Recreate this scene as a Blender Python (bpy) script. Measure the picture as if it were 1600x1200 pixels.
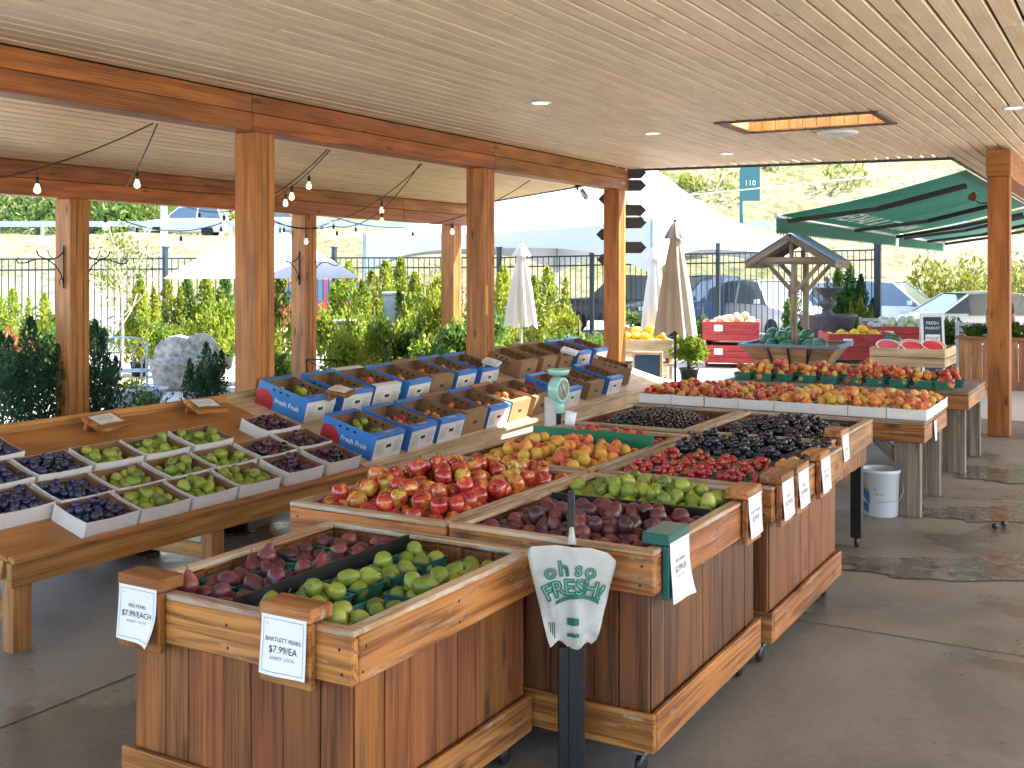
import bpy, bmesh, math, random
import numpy as np
from mathutils import Vector, Matrix, Euler

for _o in list(bpy.data.objects):
    bpy.data.objects.remove(_o)
SC = bpy.context.scene
COL = SC.collection
RND = random.Random(11)
PI = math.pi
rad = math.radians

# ------------------------------------------------------------------ camera
# world axes follow the market roof: +Y runs along the beams, +X across them, Z up, metres
cam_d = bpy.data.cameras.new('camera')
cam_d.sensor_width = 36.0
cam_d.lens = 38.25
cam_d.shift_y = -0.1094
cam_d.clip_start = 0.05
cam_d.clip_end = 900
cam = bpy.data.objects.new('camera', cam_d)
COL.objects.link(cam)
cam.location = (0, 0, 1.95)
cam.rotation_euler = (rad(90), 0, rad(30))
SC.camera = cam

# ------------------------------------------------------------------ sky, sun, exposure
SUN_AZ = math.atan2(0.50, 0.45)      # measured from +Y towards +X
SUN_EL = rad(48)
world = bpy.data.worlds.new('World')
SC.world = world
world.use_nodes = True
wn = world.node_tree
wn.nodes.clear()
sky = wn.nodes.new('ShaderNodeTexSky')
sky.sky_type = 'NISHITA'
sky.sun_disc = False
sky.sun_elevation = SUN_EL
sky.sun_rotation = SUN_AZ
sky.air_density = 1.0
sky.dust_density = 1.5
bg = wn.nodes.new('ShaderNodeBackground')
bg.inputs['Strength'].default_value = 0.15
wo = wn.nodes.new('ShaderNodeOutputWorld')
wn.links.new(sky.outputs[0], bg.inputs[0])
wn.links.new(bg.outputs[0], wo.inputs[0])
sun_l = bpy.data.lights.new('sun', 'SUN')
sun_l.energy = 5.0
sun_l.angle = rad(0.53)
sun_l.color = (1.0, 0.95, 0.86)
sun = bpy.data.objects.new('sun', sun_l)
COL.objects.link(sun)
_sd = Vector((math.sin(SUN_AZ) * math.cos(SUN_EL), math.cos(SUN_AZ) * math.cos(SUN_EL), math.sin(SUN_EL)))
sun.rotation_euler = _sd.to_track_quat('Z', 'Y').to_euler()
sun.location = (0, 0, 30)
SC.view_settings.view_transform = 'Standard'
SC.view_settings.look = 'None'
SC.view_settings.exposure = 2.62
SC.view_settings.gamma = 1.0
SC.view_settings.use_curve_mapping = False
SC.render.engine = 'CYCLES'
SC.cycles.use_denoising = True
SC.cycles.max_bounces = 8
SC.cycles.diffuse_bounces = 4
SC.cycles.use_adaptive_sampling = True
SC.cycles.adaptive_threshold = 0.02
SC.cycles.glossy_bounces = 3
SC.cycles.transparent_max_bounces = 8
SC.cycles.sample_clamp_indirect = 6.0

# ------------------------------------------------------------------ object helpers
def W(x, y, z=0.0):
    """a point x metres to the right and y metres ahead of the photographer, as a world position"""
    return Vector((0.8660254 * x - 0.5 * y, 0.5 * x + 0.8660254 * y, z))

def tag(o, label=None, cat=None, group=None, kind=None):
    if label: o['label'] = label
    if cat: o['category'] = cat
    if group: o['group'] = group
    if kind: o['kind'] = kind
    return o

KIDS = {}

def link(name, data, parent=None, M=None):
    o = bpy.data.objects.new(name, data)
    COL.objects.link(o)
    if parent is not None:
        o.parent = parent
        KIDS.setdefault(parent.name, []).append(o)
    if M is not None:
        o.matrix_basis = M
    return o

def thing(name, label, cat, loc=(0, 0, 0), rotz=0.0, group=None, M=None):
    o = bpy.data.objects.new(name, None)
    o.empty_display_size = 0.1
    COL.objects.link(o)
    o.matrix_basis = M if M is not None else Matrix.Translation(Vector(loc)) @ Matrix.Rotation(rotz, 4, 'Z')
    return tag(o, label, cat, group)

def copy_tree(o, parent=None):
    c = o.copy()
    COL.objects.link(c)
    c.parent = parent
    if parent is not None:
        KIDS.setdefault(parent.name, []).append(c)
    for ch in list(KIDS.get(o.name, [])):
        copy_tree(ch, c)
    return c

def T(x, y=None, z=None):
    return Matrix.Translation(Vector(x) if y is None else Vector((x, y, z)))

def Rm(a, ax):
    return Matrix.Rotation(a, 4, ax)

AX = {'x': Matrix.Identity(4), 'y': Matrix.Rotation(PI / 2, 4, 'Z'), 'z': Matrix.Rotation(-PI / 2, 4, 'Y')}
_boxes = {}

def box_mesh(sx, sy, sz, mat, bev=0.004):
    key = (round(sx, 4), round(sy, 4), round(sz, 4), mat.name, bev)
    if key in _boxes:
        return _boxes[key]
    bm = bmesh.new()
    bmesh.ops.create_cube(bm, size=1.0)
    bmesh.ops.scale(bm, vec=(sx, sy, sz), verts=bm.verts)
    if bev:
        b = min(bev, 0.24 * min(sx, sy, sz))
        bmesh.ops.bevel(bm, geom=list(bm.edges), offset=b, segments=1, affect='EDGES')
    me = bpy.data.meshes.new('board')
    bm.to_mesh(me)
    bm.free()
    me.materials.append(mat)
    _boxes[key] = me
    return me

def board(parent, name, c, size, mat, grain=None, rot=None, bev=0.004):
    """one box; c its centre, size along x, y, z; grain the axis the wood runs along"""
    sx, sy, sz = size
    if grain is None:
        grain = 'xyz'[max(range(3), key=lambda i: size[i])]
    d = {'x': (sx, sy, sz), 'y': (sy, sx, sz), 'z': (sz, sy, sx)}[grain]
    M = T(c)
    if rot is not None:
        M = M @ rot
    return link(name, box_mesh(*d, mat, bev), parent, M @ AX[grain])

def beam_between(parent, name, p0, p1, w, h, mat, bev=0.003, roll=0.0):
    p0, p1 = Vector(p0), Vector(p1)
    d = p1 - p0
    L = d.length
    q = d.to_track_quat('X', 'Z').to_matrix().to_4x4()
    return link(name, box_mesh(L, w, h, mat, bev), parent, T((p0 + p1) / 2) @ q @ Rm(roll, 'X'))

def pydata(name, verts, faces, mats, fm=None, smooth=False):
    me = bpy.data.meshes.new(name)
    me.from_pydata([tuple(v) for v in verts], [], faces)
    for m in (mats if isinstance(mats, (list, tuple)) else [mats]):
        me.materials.append(m)
    if fm:
        me.polygons.foreach_set('material_index', fm)
    if smooth:
        me.polygons.foreach_set('use_smooth', [True] * len(me.polygons))
    me.update()
    return me

def lathe(prof, seg=14, bend=None):
    """profile of (r, z); returns verts, faces"""
    vs, fs = [], []
    n = len(prof)
    for i, (r, z) in enumerate(prof):
        for k in range(seg):
            a = 2 * PI * k / seg
            x, y = r * math.cos(a), r * math.sin(a)
            if bend:
                x += bend(z)
            vs.append((x, y, z))
    for i in range(n - 1):
        for k in range(seg):
            k2 = (k + 1) % seg
            fs.append((i * seg + k, i * seg + k2, (i + 1) * seg + k2, (i + 1) * seg + k))
    fs.append(tuple(range(seg))[::-1])
    fs.append(tuple((n - 1) * seg + k for k in range(seg)))
    return vs, fs

def lathe_mesh(name, prof, mat, seg=14, bend=None, smooth=True):
    v, f = lathe(prof, seg, bend)
    return pydata(name, v, f, mat, smooth=smooth)

def tube_mesh(name, pts, r, mat, seg=6, smooth=True):
    vs, fs = [], []
    pts = [Vector(p) for p in pts]
    n = len(pts)
    rr = r if isinstance(r, (list, tuple)) else [r] * n
    up = Vector((0, 0, 1))
    prev = None
    for i, p in enumerate(pts):
        t = (pts[min(i + 1, n - 1)] - pts[max(i - 1, 0)]).normalized()
        a = t.cross(up)
        if a.length < 1e-3:
            a = t.cross(Vector((1, 0, 0)))
        a.normalize()
        if prev is not None and a.dot(prev) < 0:
            a = -a
        prev = a
        b = a.cross(t)
        for k in range(seg):
            w = 2 * PI * k / seg
            vs.append(p + (a * math.cos(w) + b * math.sin(w)) * rr[i])
    for i in range(n - 1):
        for k in range(seg):
            k2 = (k + 1) % seg
            fs.append((i * seg + k, i * seg + k2, (i + 1) * seg + k2, (i + 1) * seg + k))
    fs.append(tuple(range(seg))[::-1])
    fs.append(tuple((n - 1) * seg + k for k in range(seg)))
    return pydata(name, vs, fs, mat, smooth=smooth)

def tube(parent, name, pts, r, mat, seg=6):
    return link(name, tube_mesh(name, pts, r, mat, seg), parent)

_dg = None
_texts = {}

def text_mesh(body, size, mat, align='CENTER', extr=0.0, bold=0.0, sx=1.0):
    key = (body, size, mat.name, align, extr, bold, sx)
    if key in _texts:
        return _texts[key]
    cu = bpy.data.curves.new('lettering', 'FONT')
    cu.body = body
    cu.size = size
    cu.align_x = align
    cu.align_y = 'CENTER'
    cu.extrude = extr
    cu.offset = bold
    cu.resolution_u = 3
    o = bpy.data.objects.new('lettering', cu)
    COL.objects.link(o)
    dg = bpy.context.evaluated_depsgraph_get()
    me = bpy.data.meshes.new_from_object(o.evaluated_get(dg))
    bpy.data.objects.remove(o)
    bpy.data.curves.remove(cu)
    for v in me.vertices:
        v.co.x *= sx
    me.materials.clear()
    me.materials.append(mat)
    _texts[key] = me
    return me

# ------------------------------------------------------------------ materials
def _new(name):
    m = bpy.data.materials.new(name)
    m.use_nodes = True
    nt = m.node_tree
    p = nt.nodes['Principled BSDF']
    return m, nt, p

def N(nt, t, **kw):
    n = nt.nodes.new(t)
    for k, v in kw.items():
        if k.startswith('i_'):
            n.inputs[k[2:].replace('_', ' ')].default_value = v
        else:
            setattr(n, k, v)
    return n

def ramp(nt, stops):
    r = nt.nodes.new('ShaderNodeValToRGB')
    e = r.color_ramp.elements
    while len(e) < len(stops):
        e.new(0.5)
    for i, (p, c) in enumerate(stops):
        e[i].position = p
        e[i].color = (*c, 1) if len(c) == 3 else c
    return r

def coords(nt, scale, rnd=True, src='Object', k=37.0):
    tc = N(nt, 'ShaderNodeTexCoord')
    mp = N(nt, 'ShaderNodeMapping')
    mp.inputs['Scale'].default_value = scale
    if rnd:
        oi = N(nt, 'ShaderNodeObjectInfo')
        mu = N(nt, 'ShaderNodeMath', operation='MULTIPLY')
        mu.inputs[1].default_value = k
        nt.links.new(oi.outputs['Random'], mu.inputs[0])
        nt.links.new(mu.outputs[0], mp.inputs['Location'])
    nt.links.new(tc.outputs[src], mp.inputs['Vector'])
    return mp

def mixc(nt, fac, a, b, blend='MIX'):
    m = N(nt, 'ShaderNodeMix', data_type='RGBA', blend_type=blend)
    for sock, v in ((0, fac), (6, a), (7, b)):
        if isinstance(v, (int, float)):
            m.inputs[sock].default_value = v
        elif isinstance(v, tuple):
            m.inputs[sock].default_value = (*v, 1)
        else:
            nt.links.new(v, m.inputs[sock])
    return m.outputs[2]

def vary(nt, col, lo, hi, hue=0.0):
    """per-object lightness"""
    oi = N(nt, 'ShaderNodeObjectInfo')
    mr = N(nt, 'ShaderNodeMapRange')
    mr.inputs[3].default_value = lo
    mr.inputs[4].default_value = hi
    nt.links.new(oi.outputs['Random'], mr.inputs[0])
    hs = N(nt, 'ShaderNodeHueSaturation')
    nt.links.new(mr.outputs[0], hs.inputs['Value'])
    if hue:
        m2 = N(nt, 'ShaderNodeMath', operation='MULTIPLY')
        m2.inputs[1].default_value = 7.13
        fr = N(nt, 'ShaderNodeMath', operation='FRACT')
        mr2 = N(nt, 'ShaderNodeMapRange')
        mr2.inputs[3].default_value = 0.5 - hue
        mr2.inputs[4].default_value = 0.5 + hue
        nt.links.new(oi.outputs['Random'], m2.inputs[0])
        nt.links.new(m2.outputs[0], fr.inputs[0])
        nt.links.new(fr.outputs[0], mr2.inputs[0])
        nt.links.new(mr2.outputs[0], hs.inputs['Hue'])
    nt.links.new(col, hs.inputs['Color'])
    return hs.outputs[0]

def wood(name, dark, light, rough=0.6, ring=22.0, vlo=0.8, vhi=1.2, knots=0.6, worn=None, wornamt=0.5, bump=0.25, fine=115.0, rings=0.5, tone=0.8):
    m, nt, p = _new(name)
    L = nt.links.new
    mp = coords(nt, (0.35, 5.5, 5.5))
    n1 = N(nt, 'ShaderNodeTexNoise', i_Scale=1.3, i_Detail=2.0, i_Distortion=0.5)
    L(mp.outputs[0], n1.inputs['Vector'])
    mu = N(nt, 'ShaderNodeMath', operation='MULTIPLY')
    mu.inputs[1].default_value = ring
    sn = N(nt, 'ShaderNodeMath', operation='SINE')
    L(n1.outputs[0], mu.inputs[0]); L(mu.outputs[0], sn.inputs[0])
    mp2 = coords(nt, (2.2, fine, fine))
    n2 = N(nt, 'ShaderNodeTexNoise', i_Scale=1.0, i_Detail=3.0, i_Roughness=0.6)
    L(mp2.outputs[0], n2.inputs['Vector'])
    a = N(nt, 'ShaderNodeMath', operation='MULTIPLY_ADD')
    a.inputs[1].default_value = 0.10 * rings * 2
    a.inputs[2].default_value = 0.0
    L(sn.outputs[0], a.inputs[0])
    b = N(nt, 'ShaderNodeMath', operation='ADD')
    L(a.outputs[0], b.inputs[0]); L(n2.outputs[0], b.inputs[1])
    r = ramp(nt, [(0.28, dark), (0.58, light), (0.8, tuple(min(1, c * 1.18) for c in light))])
    L(b.outputs[0], r.inputs[0])
    col = r.outputs[0]
    # large soft tone shifts
    mp3 = coords(nt, (1.3, 4.0, 4.0), k=91.0)
    n3 = N(nt, 'ShaderNodeTexNoise', i_Scale=1.4, i_Detail=3.0)
    L(mp3.outputs[0], n3.inputs['Vector'])
    r3 = ramp(nt, [(0.3, (0.62, 0.6, 0.58)), (0.65, (1.12, 1.1, 1.08))])
    L(n3.outputs[0], r3.inputs[0])
    col = mixc(nt, tone, col, r3.outputs[0], 'MULTIPLY')
    if knots:
        mp4 = coords(nt, (1.9, 6.0, 6.0), k=53.0)
        vo = N(nt, 'ShaderNodeTexVoronoi', i_Scale=1.0)
        L(mp4.outputs[0], vo.inputs['Vector'])
        r4 = ramp(nt, [(0.06, (1, 1, 1)), (0.16, (0, 0, 0))])
        L(vo.outputs['Distance'], r4.inputs[0])
        f = N(nt, 'ShaderNodeMath', operation='MULTIPLY')
        f.inputs[1].default_value = knots
        L(r4.outputs[0], f.inputs[0])
        col = mixc(nt, f.outputs[0], col, tuple(c * 0.35 for c in dark))
    if worn:
        mp5 = coords(nt, (3.0, 14.0, 14.0), k=17.0)
        n5 = N(nt, 'ShaderNodeTexNoise', i_Scale=1.6, i_Detail=6.0, i_Roughness=0.7)
        L(mp5.outputs[0], n5.inputs['Vector'])
        r5 = ramp(nt, [(0.68 - 0.3 * wornamt, (0, 0, 0)), (0.8 - 0.3 * wornamt, (1, 1, 1))])
        L(n5.outputs[0], r5.inputs[0])
        f5 = N(nt, 'ShaderNodeMath', operation='MULTIPLY')
        f5.inputs[1].default_value = 0.75
        L(r5.outputs[0], f5.inputs[0])
        col = mixc(nt, f5.outputs[0], col, worn)
    col = vary(nt, col, vlo, vhi, 0.007)
    L(col, p.inputs['Base Color'])
    p.inputs['Roughness'].default_value = rough
    p.inputs['Specular IOR Level'].default_value = 0.35
    bp = N(nt, 'ShaderNodeBump', i_Strength=bump, i_Distance=0.004)
    L(b.outputs[0], bp.inputs['Height'])
    L(bp.outputs[0], p.inputs['Normal'])
    return m

def plain(name, col, rough=0.5, metal=0.0, spec=0.4, var=0.0, noise=0.0, nscale=8.0, sheen=0.0, trans=0.0, coat=0.0, bump=0.0, vr=0.0):
    m, nt, p = _new(name)
    L = nt.links.new
    p.inputs['Base Color'].default_value = (*col, 1)
    p.inputs['Roughness'].default_value = rough
    p.inputs['Metallic'].default_value = metal
    p.inputs['Specular IOR Level'].default_value = spec
    c = None
    if noise:
        mp = coords(nt, (nscale,) * 3)
        n = N(nt, 'ShaderNodeTexNoise', i_Scale=1.0, i_Detail=4.0)
        L(mp.outputs[0], n.inputs['Vector'])
        r = ramp(nt, [(0.3, tuple(v * (1 - noise) for v in col)), (0.7, tuple(min(1, v * (1 + noise)) for v in col))])
        L(n.outputs[0], r.inputs[0])
        c = r.outputs[0]
        if bump:
            bp = N(nt, 'ShaderNodeBump', i_Strength=bump, i_Distance=0.01)
            L(n.outputs[0], bp.inputs['Height'])
            L(bp.outputs[0], p.inputs['Normal'])
    if var:
        if c is None:
            rgb = N(nt, 'ShaderNodeRGB')
            rgb.outputs[0].default_value = (*col, 1)
            c = rgb.outputs[0]
        c = vary(nt, c, 1 - var, 1 + var, 0.01)
    if c is not None:
        L(c, p.inputs['Base Color'])
    if sheen:
        p.inputs['Sheen Weight'].default_value = sheen
    if coat:
        p.inputs['Coat Weight'].default_value = coat
    if trans:
        tr = N(nt, 'ShaderNodeBsdfTranslucent')
        if c is not None:
            L(c, tr.inputs[0])
        else:
            tr.inputs[0].default_value = (*col, 1)
        mx = N(nt, 'ShaderNodeMixShader')
        mx.inputs[0].default_value = trans
        L(p.outputs[0], mx.inputs[1]); L(tr.outputs[0], mx.inputs[2])
        L(mx.outputs[0], nt.nodes['Material Output'].inputs[0])
    return m

def emit(name, col, s):
    m, nt, p = _new(name)
    p.inputs['Base Color'].default_value = (*col, 1)
    p.inputs['Emission Color'].default_value = (*col, 1)
    p.inputs['Emission Strength'].default_value = s
    return m

def fruit(name, stops, scale=(14, 14, 14), rough=0.35, spec=0.5, var=0.15, hue=0.0, streak=False, sheen=0.0, bloom=None, speck=None, spread=0.25, pole=None, coat=0.0):
    """skin colour driven by a per-fruit tone plus blotches"""
    m, nt, p = _new(name)
    L = nt.links.new
    mp = coords(nt, scale)
    n = N(nt, 'ShaderNodeTexNoise', i_Scale=1.0, i_Detail=3.0, i_Distortion=0.4)
    L(mp.outputs[0], n.inputs['Vector'])
    oi = N(nt, 'ShaderNodeObjectInfo')
    mr = N(nt, 'ShaderNodeMapRange')
    mr.inputs[3].default_value = -spread
    mr.inputs[4].default_value = spread
    L(oi.outputs['Random'], mr.inputs[0])
    ad = N(nt, 'ShaderNodeMath', operation='ADD')
    L(n.outputs[0], ad.inputs[0]); L(mr.outputs[0], ad.inputs[1])
    src = ad.outputs[0]
    if streak:
        mp2 = coords(nt, (60, 60, 5))
        n2 = N(nt, 'ShaderNodeTexNoise', i_Scale=1.0, i_Detail=2.0)
        L(mp2.outputs[0], n2.inputs['Vector'])
        a2 = N(nt, 'ShaderNodeMath', operation='MULTIPLY_ADD')
        a2.inputs[1].default_value = 0.3
        a2.inputs[2].default_value = -0.15
        L(n2.outputs[0], a2.inputs[0])
        a3 = N(nt, 'ShaderNodeMath', operation='ADD')
        L(src, a3.inputs[0]); L(a2.outputs[0], a3.inputs[1])
        src = a3.outputs[0]
    r = ramp(nt, stops)
    L(src, r.inputs[0])
    col = r.outputs[0]
    if pole:
        tc = N(nt, 'ShaderNodeTexCoord')
        sx = N(nt, 'ShaderNodeSeparateXYZ')
        L(tc.outputs['Object'], sx.inputs[0])
        rp = ramp(nt, [(0.0, (0, 0, 0)), (1.0, (1, 1, 1))])
        mrp = N(nt, 'ShaderNodeMapRange')
        mrp.inputs[1].default_value = pole[0]
        mrp.inputs[2].default_value = pole[1]
        L(sx.outputs[2], mrp.inputs[0])
        col = mixc(nt, mrp.outputs[0], col, pole[2])
    if speck:
        mp3 = coords(nt, (230, 230, 230))
        vo = N(nt, 'ShaderNodeTexVoronoi', i_Scale=1.0)
        L(mp3.outputs[0], vo.inputs['Vector'])
        r3 = ramp(nt, [(0.12, (1, 1, 1)), (0.22, (0, 0, 0))])
        L(vo.outputs['Distance'], r3.inputs[0])
        f = N(nt, 'ShaderNodeMath', operation='MULTIPLY')
        f.inputs[1].default_value = 0.5
        L(r3.outputs[0], f.inputs[0])
        col = mixc(nt, f.outputs[0], col, speck)
    # brown scuffs
    mpb = coords(nt, (28, 28, 28), k=71.0)
    nb = N(nt, 'ShaderNodeTexNoise', i_Scale=1.0, i_Detail=6.0, i_Roughness=0.7)
    L(mpb.outputs[0], nb.inputs['Vector'])
    rb = ramp(nt, [(0.66, (0, 0, 0)), (0.74, (1, 1, 1))])
    L(nb.outputs[0], rb.inputs[0])
    fb = N(nt, 'ShaderNodeMath', operation='MULTIPLY')
    fb.inputs[1].default_value = 0.6
    L(rb.outputs[0], fb.inputs[0])
    col = mixc(nt, fb.outputs[0], col, (0.10, 0.055, 0.025))
    col = vary(nt, col, 1 - var, 1 + var, hue)
    if bloom:
        mp4 = coords(nt, (45, 45, 45), k=11.0)
        n4 = N(nt, 'ShaderNodeTexNoise', i_Scale=1.0, i_Detail=4.0)
        L(mp4.outputs[0], n4.inputs['Vector'])
        r4 = ramp(nt, [(0.42, (0, 0, 0)), (0.7, (1, 1, 1))])
        L(n4.outputs[0], r4.inputs[0])
        f = N(nt, 'ShaderNodeMath', operation='MULTIPLY')
        f.inputs[1].default_value = 0.55
        L(r4.outputs[0], f.inputs[0])
        col = mixc(nt, f.outputs[0], col, bloom)
    L(col, p.inputs['Base Color'])
    p.inputs['Roughness'].default_value = rough * 0.85
    p.inputs['Specular IOR Level'].default_value = spec
    p.inputs['Sheen Weight'].default_value = sheen
    p.inputs['Coat Weight'].default_value = coat
    p.inputs['Coat Roughness'].default_value = 0.15
    return m

M = {}
M['beam'] = wood('cedar beam', (0.19, 0.058, 0.011), (0.37, 0.132, 0.027), rough=0.55, vlo=0.85, vhi=1.15, knots=0.85)
M['post'] = wood('cedar post', (0.23, 0.075, 0.014), (0.42, 0.16, 0.034), rough=0.55, vlo=0.85, vhi=1.15, knots=0.9)
M['ceil'] = wood('pine ceiling board', (0.70, 0.52, 0.32), (0.83, 0.67, 0.46), rough=0.5, vlo=0.93, vhi=1.04, knots=0.35, rings=0.2, tone=0.3)
M['ceilwarm'] = wood('golden pine ceiling board', (0.64, 0.42, 0.20), (0.80, 0.58, 0.32), rough=0.5, vlo=0.93, vhi=1.04, knots=0.35, rings=0.2, tone=0.3)
M['shaft'] = wood('skylight lining board', (0.68, 0.30, 0.07), (0.85, 0.45, 0.13), rough=0.5, knots=0.2, vlo=.9, vhi=1.1)
M['dark'] = plain('dark deck and hole shade', (0.03, 0.025, 0.02), 0.9)  # roof deck, also the painted shade in carton hand holes
M['bin'] = wood('bin plank', (0.11, 0.033, 0.008), (0.245, 0.084, 0.02), rough=0.55, vlo=0.82, vhi=1.15, knots=0.8, ring=30, worn=(0.2, 0.13, 0.075), wornamt=0.2)
M['bindark'] = wood('dark bin plank', (0.055, 0.02, 0.008), (0.17, 0.062, 0.02), rough=0.5, vlo=0.85, vhi=1.15, knots=0.7, ring=30, worn=(0.12, 0.08, 0.05), wornamt=0.2)
M['rim'] = wood('bin rim board', (0.17, 0.056, 0.012), (0.38, 0.148, 0.038), rough=0.5, vlo=0.85, vhi=1.2, knots=0.9, worn=(0.36, 0.30, 0.24), wornamt=0.38, ring=40, rings=0.75)
M['cap'] = wood('worn bin cap', (0.24, 0.13, 0.06), (0.50, 0.32, 0.17), rough=0.55, knots=0.3, worn=(0.46, 0.42, 0.36), wornamt=0.75)
M['inner'] = wood('bin lining board', (0.12, 0.05, 0.02), (0.27, 0.13, 0.05), rough=0.65, knots=0.3)
M['ply'] = wood('plywood shelf', (0.32, 0.125, 0.033), (0.46, 0.20, 0.055), rough=0.45, knots=0.0, vlo=.95, vhi=1.05, rings=0.25)
M['lip'] = wood('table edge', (0.30, 0.125, 0.035), (0.50, 0.245, 0.08), rough=0.5, knots=0.5)
M['pale'] = wood('pale pine', (0.42, 0.29, 0.16), (0.62, 0.46, 0.28), rough=0.6, knots=0.4, worn=(0.45, 0.43, 0.4), wornamt=0.4)
M['grey'] = wood('weathered grey timber', (0.10, 0.08, 0.06), (0.26, 0.215, 0.16), rough=0.8, knots=0.4)
M['greyd'] = wood('stained table board', (0.12, 0.08, 0.05), (0.30, 0.2, 0.12), rough=0.7, knots=0.4, worn=(0.2, 0.22, 0.22), wornamt=0.6)
M['white'] = plain('white paper', (0.72, 0.72, 0.70), 0.7, noise=0.04, nscale=9)
M['ink'] = plain('black ink', (0.025, 0.025, 0.03), 0.6)
M['inkgrey'] = plain('grey ink', (0.2, 0.22, 0.27), 0.6)
M['black'] = plain('black plastic', (0.012, 0.012, 0.013), 0.4, noise=0.3, nscale=20)
M['iron'] = plain('black iron', (0.012, 0.012, 0.014), 0.45, metal=0.3)
M['teal'] = plain('pulp basket green', (0.025, 0.14, 0.10), 0.75, var=0.15, noise=0.25, nscale=30)
M['card'] = plain('kraft cardboard', (0.28, 0.16, 0.08), 0.85, var=0.1, noise=0.1, nscale=14)
M['cardin'] = plain('cardboard inside', (0.24, 0.125, 0.06), 0.9, noise=0.12, nscale=10)
M['cardwhite'] = plain('white coated cardboard', (0.66, 0.63, 0.60), 0.6, var=0.05, noise=0.05, nscale=12)
M['blue'] = plain('blue printed cardboard', (0.04, 0.19, 0.55), 0.5, var=0.12, noise=0.06, nscale=10)
M['bluedk'] = plain('dark blue printed cardboard', (0.03, 0.08, 0.32), 0.5, var=0.1)
M['redprint'] = plain('red print', (0.42, 0.025, 0.03), 0.5)
M['printwhite'] = plain('white print', (0.75, 0.77, 0.8), 0.55)
M['greenboard'] = plain('green divider', (0.012, 0.16, 0.07), 0.5, noise=0.15, nscale=6)
M['mint'] = plain('mint enamel', (0.30, 0.55, 0.48), 0.25, coat=0.4)
M['steel'] = plain('brushed steel', (0.45, 0.46, 0.46), 0.35, metal=0.9)
M['bag'] = plain('thin white plastic', (0.60, 0.585, 0.54), 0.3, trans=0.3, spec=0.5, noise=0.08, nscale=14)
M['baggreen'] = plain('green print on plastic', (0.012, 0.12, 0.07), 0.5)
M['greentop'] = plain('green plastic sign saddle', (0.01, 0.09, 0.075), 0.35)
M['stem'] = plain('fruit stem', (0.10, 0.06, 0.025), 0.8)
M['redpear'] = fruit('red pear skin', [(0.25, (0.05, 0.016, 0.022)), (0.5, (0.115, 0.025, 0.032)), (0.72, (0.19, 0.036, 0.034)), (0.95, (0.30, 0.11, 0.05))], scale=(20, 20, 14), rough=0.42, var=0.2, spread=0.16, speck=(0.3, 0.12, 0.1))
M['greenpear'] = fruit('green pear skin', [(0.25, (0.11, 0.155, 0.018)), (0.5, (0.215, 0.265, 0.03)), (0.75, (0.31, 0.335, 0.05)), (0.98, (0.45, 0.33, 0.07))], scale=(18, 18, 14), rough=0.42, var=0.15, spread=0.15, speck=(0.14, 0.16, 0.03))
M['apple'] = fruit('apple skin', [(0.28, (0.62, 0.45, 0.06)), (0.41, (0.60, 0.22, 0.04)), (0.52, (0.45, 0.05, 0.025)), (0.72, (0.28, 0.012, 0.016)), (0.95, (0.16, 0.008, 0.012))], scale=(20, 20, 16), rough=0.22, spec=0.6, var=0.15, streak=True, spread=0.17, coat=0.08)
M['peach'] = fruit('peach skin', [(0.28, (0.66, 0.42, 0.06)), (0.48, (0.66, 0.30, 0.05)), (0.62, (0.56, 0.14, 0.035)), (0.85, (0.30, 0.03, 0.025))], scale=(17, 17, 17), rough=0.6, spec=0.3, var=0.15, spread=0.22, sheen=0.10)
M['peachpale'] = fruit('pale peach skin', [(0.25, (0.68, 0.50, 0.10)), (0.42, (0.68, 0.36, 0.07)), (0.58, (0.60, 0.18, 0.05)), (0.8, (0.40, 0.045, 0.03))], scale=(20, 20, 20), rough=0.6, spec=0.3, var=0.12, spread=0.24, sheen=0.10)
M['nectarine'] = fruit('nectarine skin', [(0.25, (0.62, 0.26, 0.05)), (0.42, (0.52, 0.09, 0.03)), (0.6, (0.34, 0.025, 0.022)), (0.85, (0.16, 0.012, 0.018))], scale=(20, 20, 20), rough=0.35, spec=0.45, var=0.18, spread=0.22, sheen=0.1)
M['apricot'] = fruit('apricot skin', [(0.3, (0.60, 0.28, 0.05)), (0.55, (0.55, 0.19, 0.035)), (0.8, (0.40, 0.09, 0.03))], rough=0.55, var=0.2, spread=0.2)
M['blueplum'] = fruit('blue plum skin', [(0.3, (0.010, 0.010, 0.028)), (0.6, (0.022, 0.020, 0.055)), (0.9, (0.05, 0.022, 0.05))], scale=(30, 30, 30), rough=0.34, var=0.35, spread=0.2, bloom=(0.075, 0.085, 0.17))
M['redplum'] = fruit('dark red plum skin', [(0.3, (0.022, 0.009, 0.018)), (0.6, (0.055, 0.014, 0.026)), (0.9, (0.11, 0.022, 0.03))], scale=(24, 24, 24), rough=0.3, var=0.3, spread=0.2, bloom=(0.11, 0.06, 0.09))
M['blackplum'] = fruit('black plum skin', [(0.3, (0.006, 0.006, 0.009)), (0.6, (0.014, 0.011, 0.018)), (0.9, (0.035, 0.014, 0.022))], scale=(30, 30, 30), rough=0.25, var=0.3, spread=0.2, bloom=(0.05, 0.055, 0.075))
M['cherryplum'] = fruit('cherry plum skin', [(0.25, (0.50, 0.10, 0.03)), (0.45, (0.42, 0.025, 0.025)), (0.7, (0.28, 0.012, 0.025)), (0.95, (0.14, 0.01, 0.02))], scale=(30, 30, 30), rough=0.25, var=0.2, spread=0.25, coat=0.2)
M['yellowplum'] = fruit('yellow plum skin', [(0.3, (0.66, 0.36, 0.02)), (0.7, (0.62, 0.24, 0.02))], rough=0.3, var=0.1)
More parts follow.
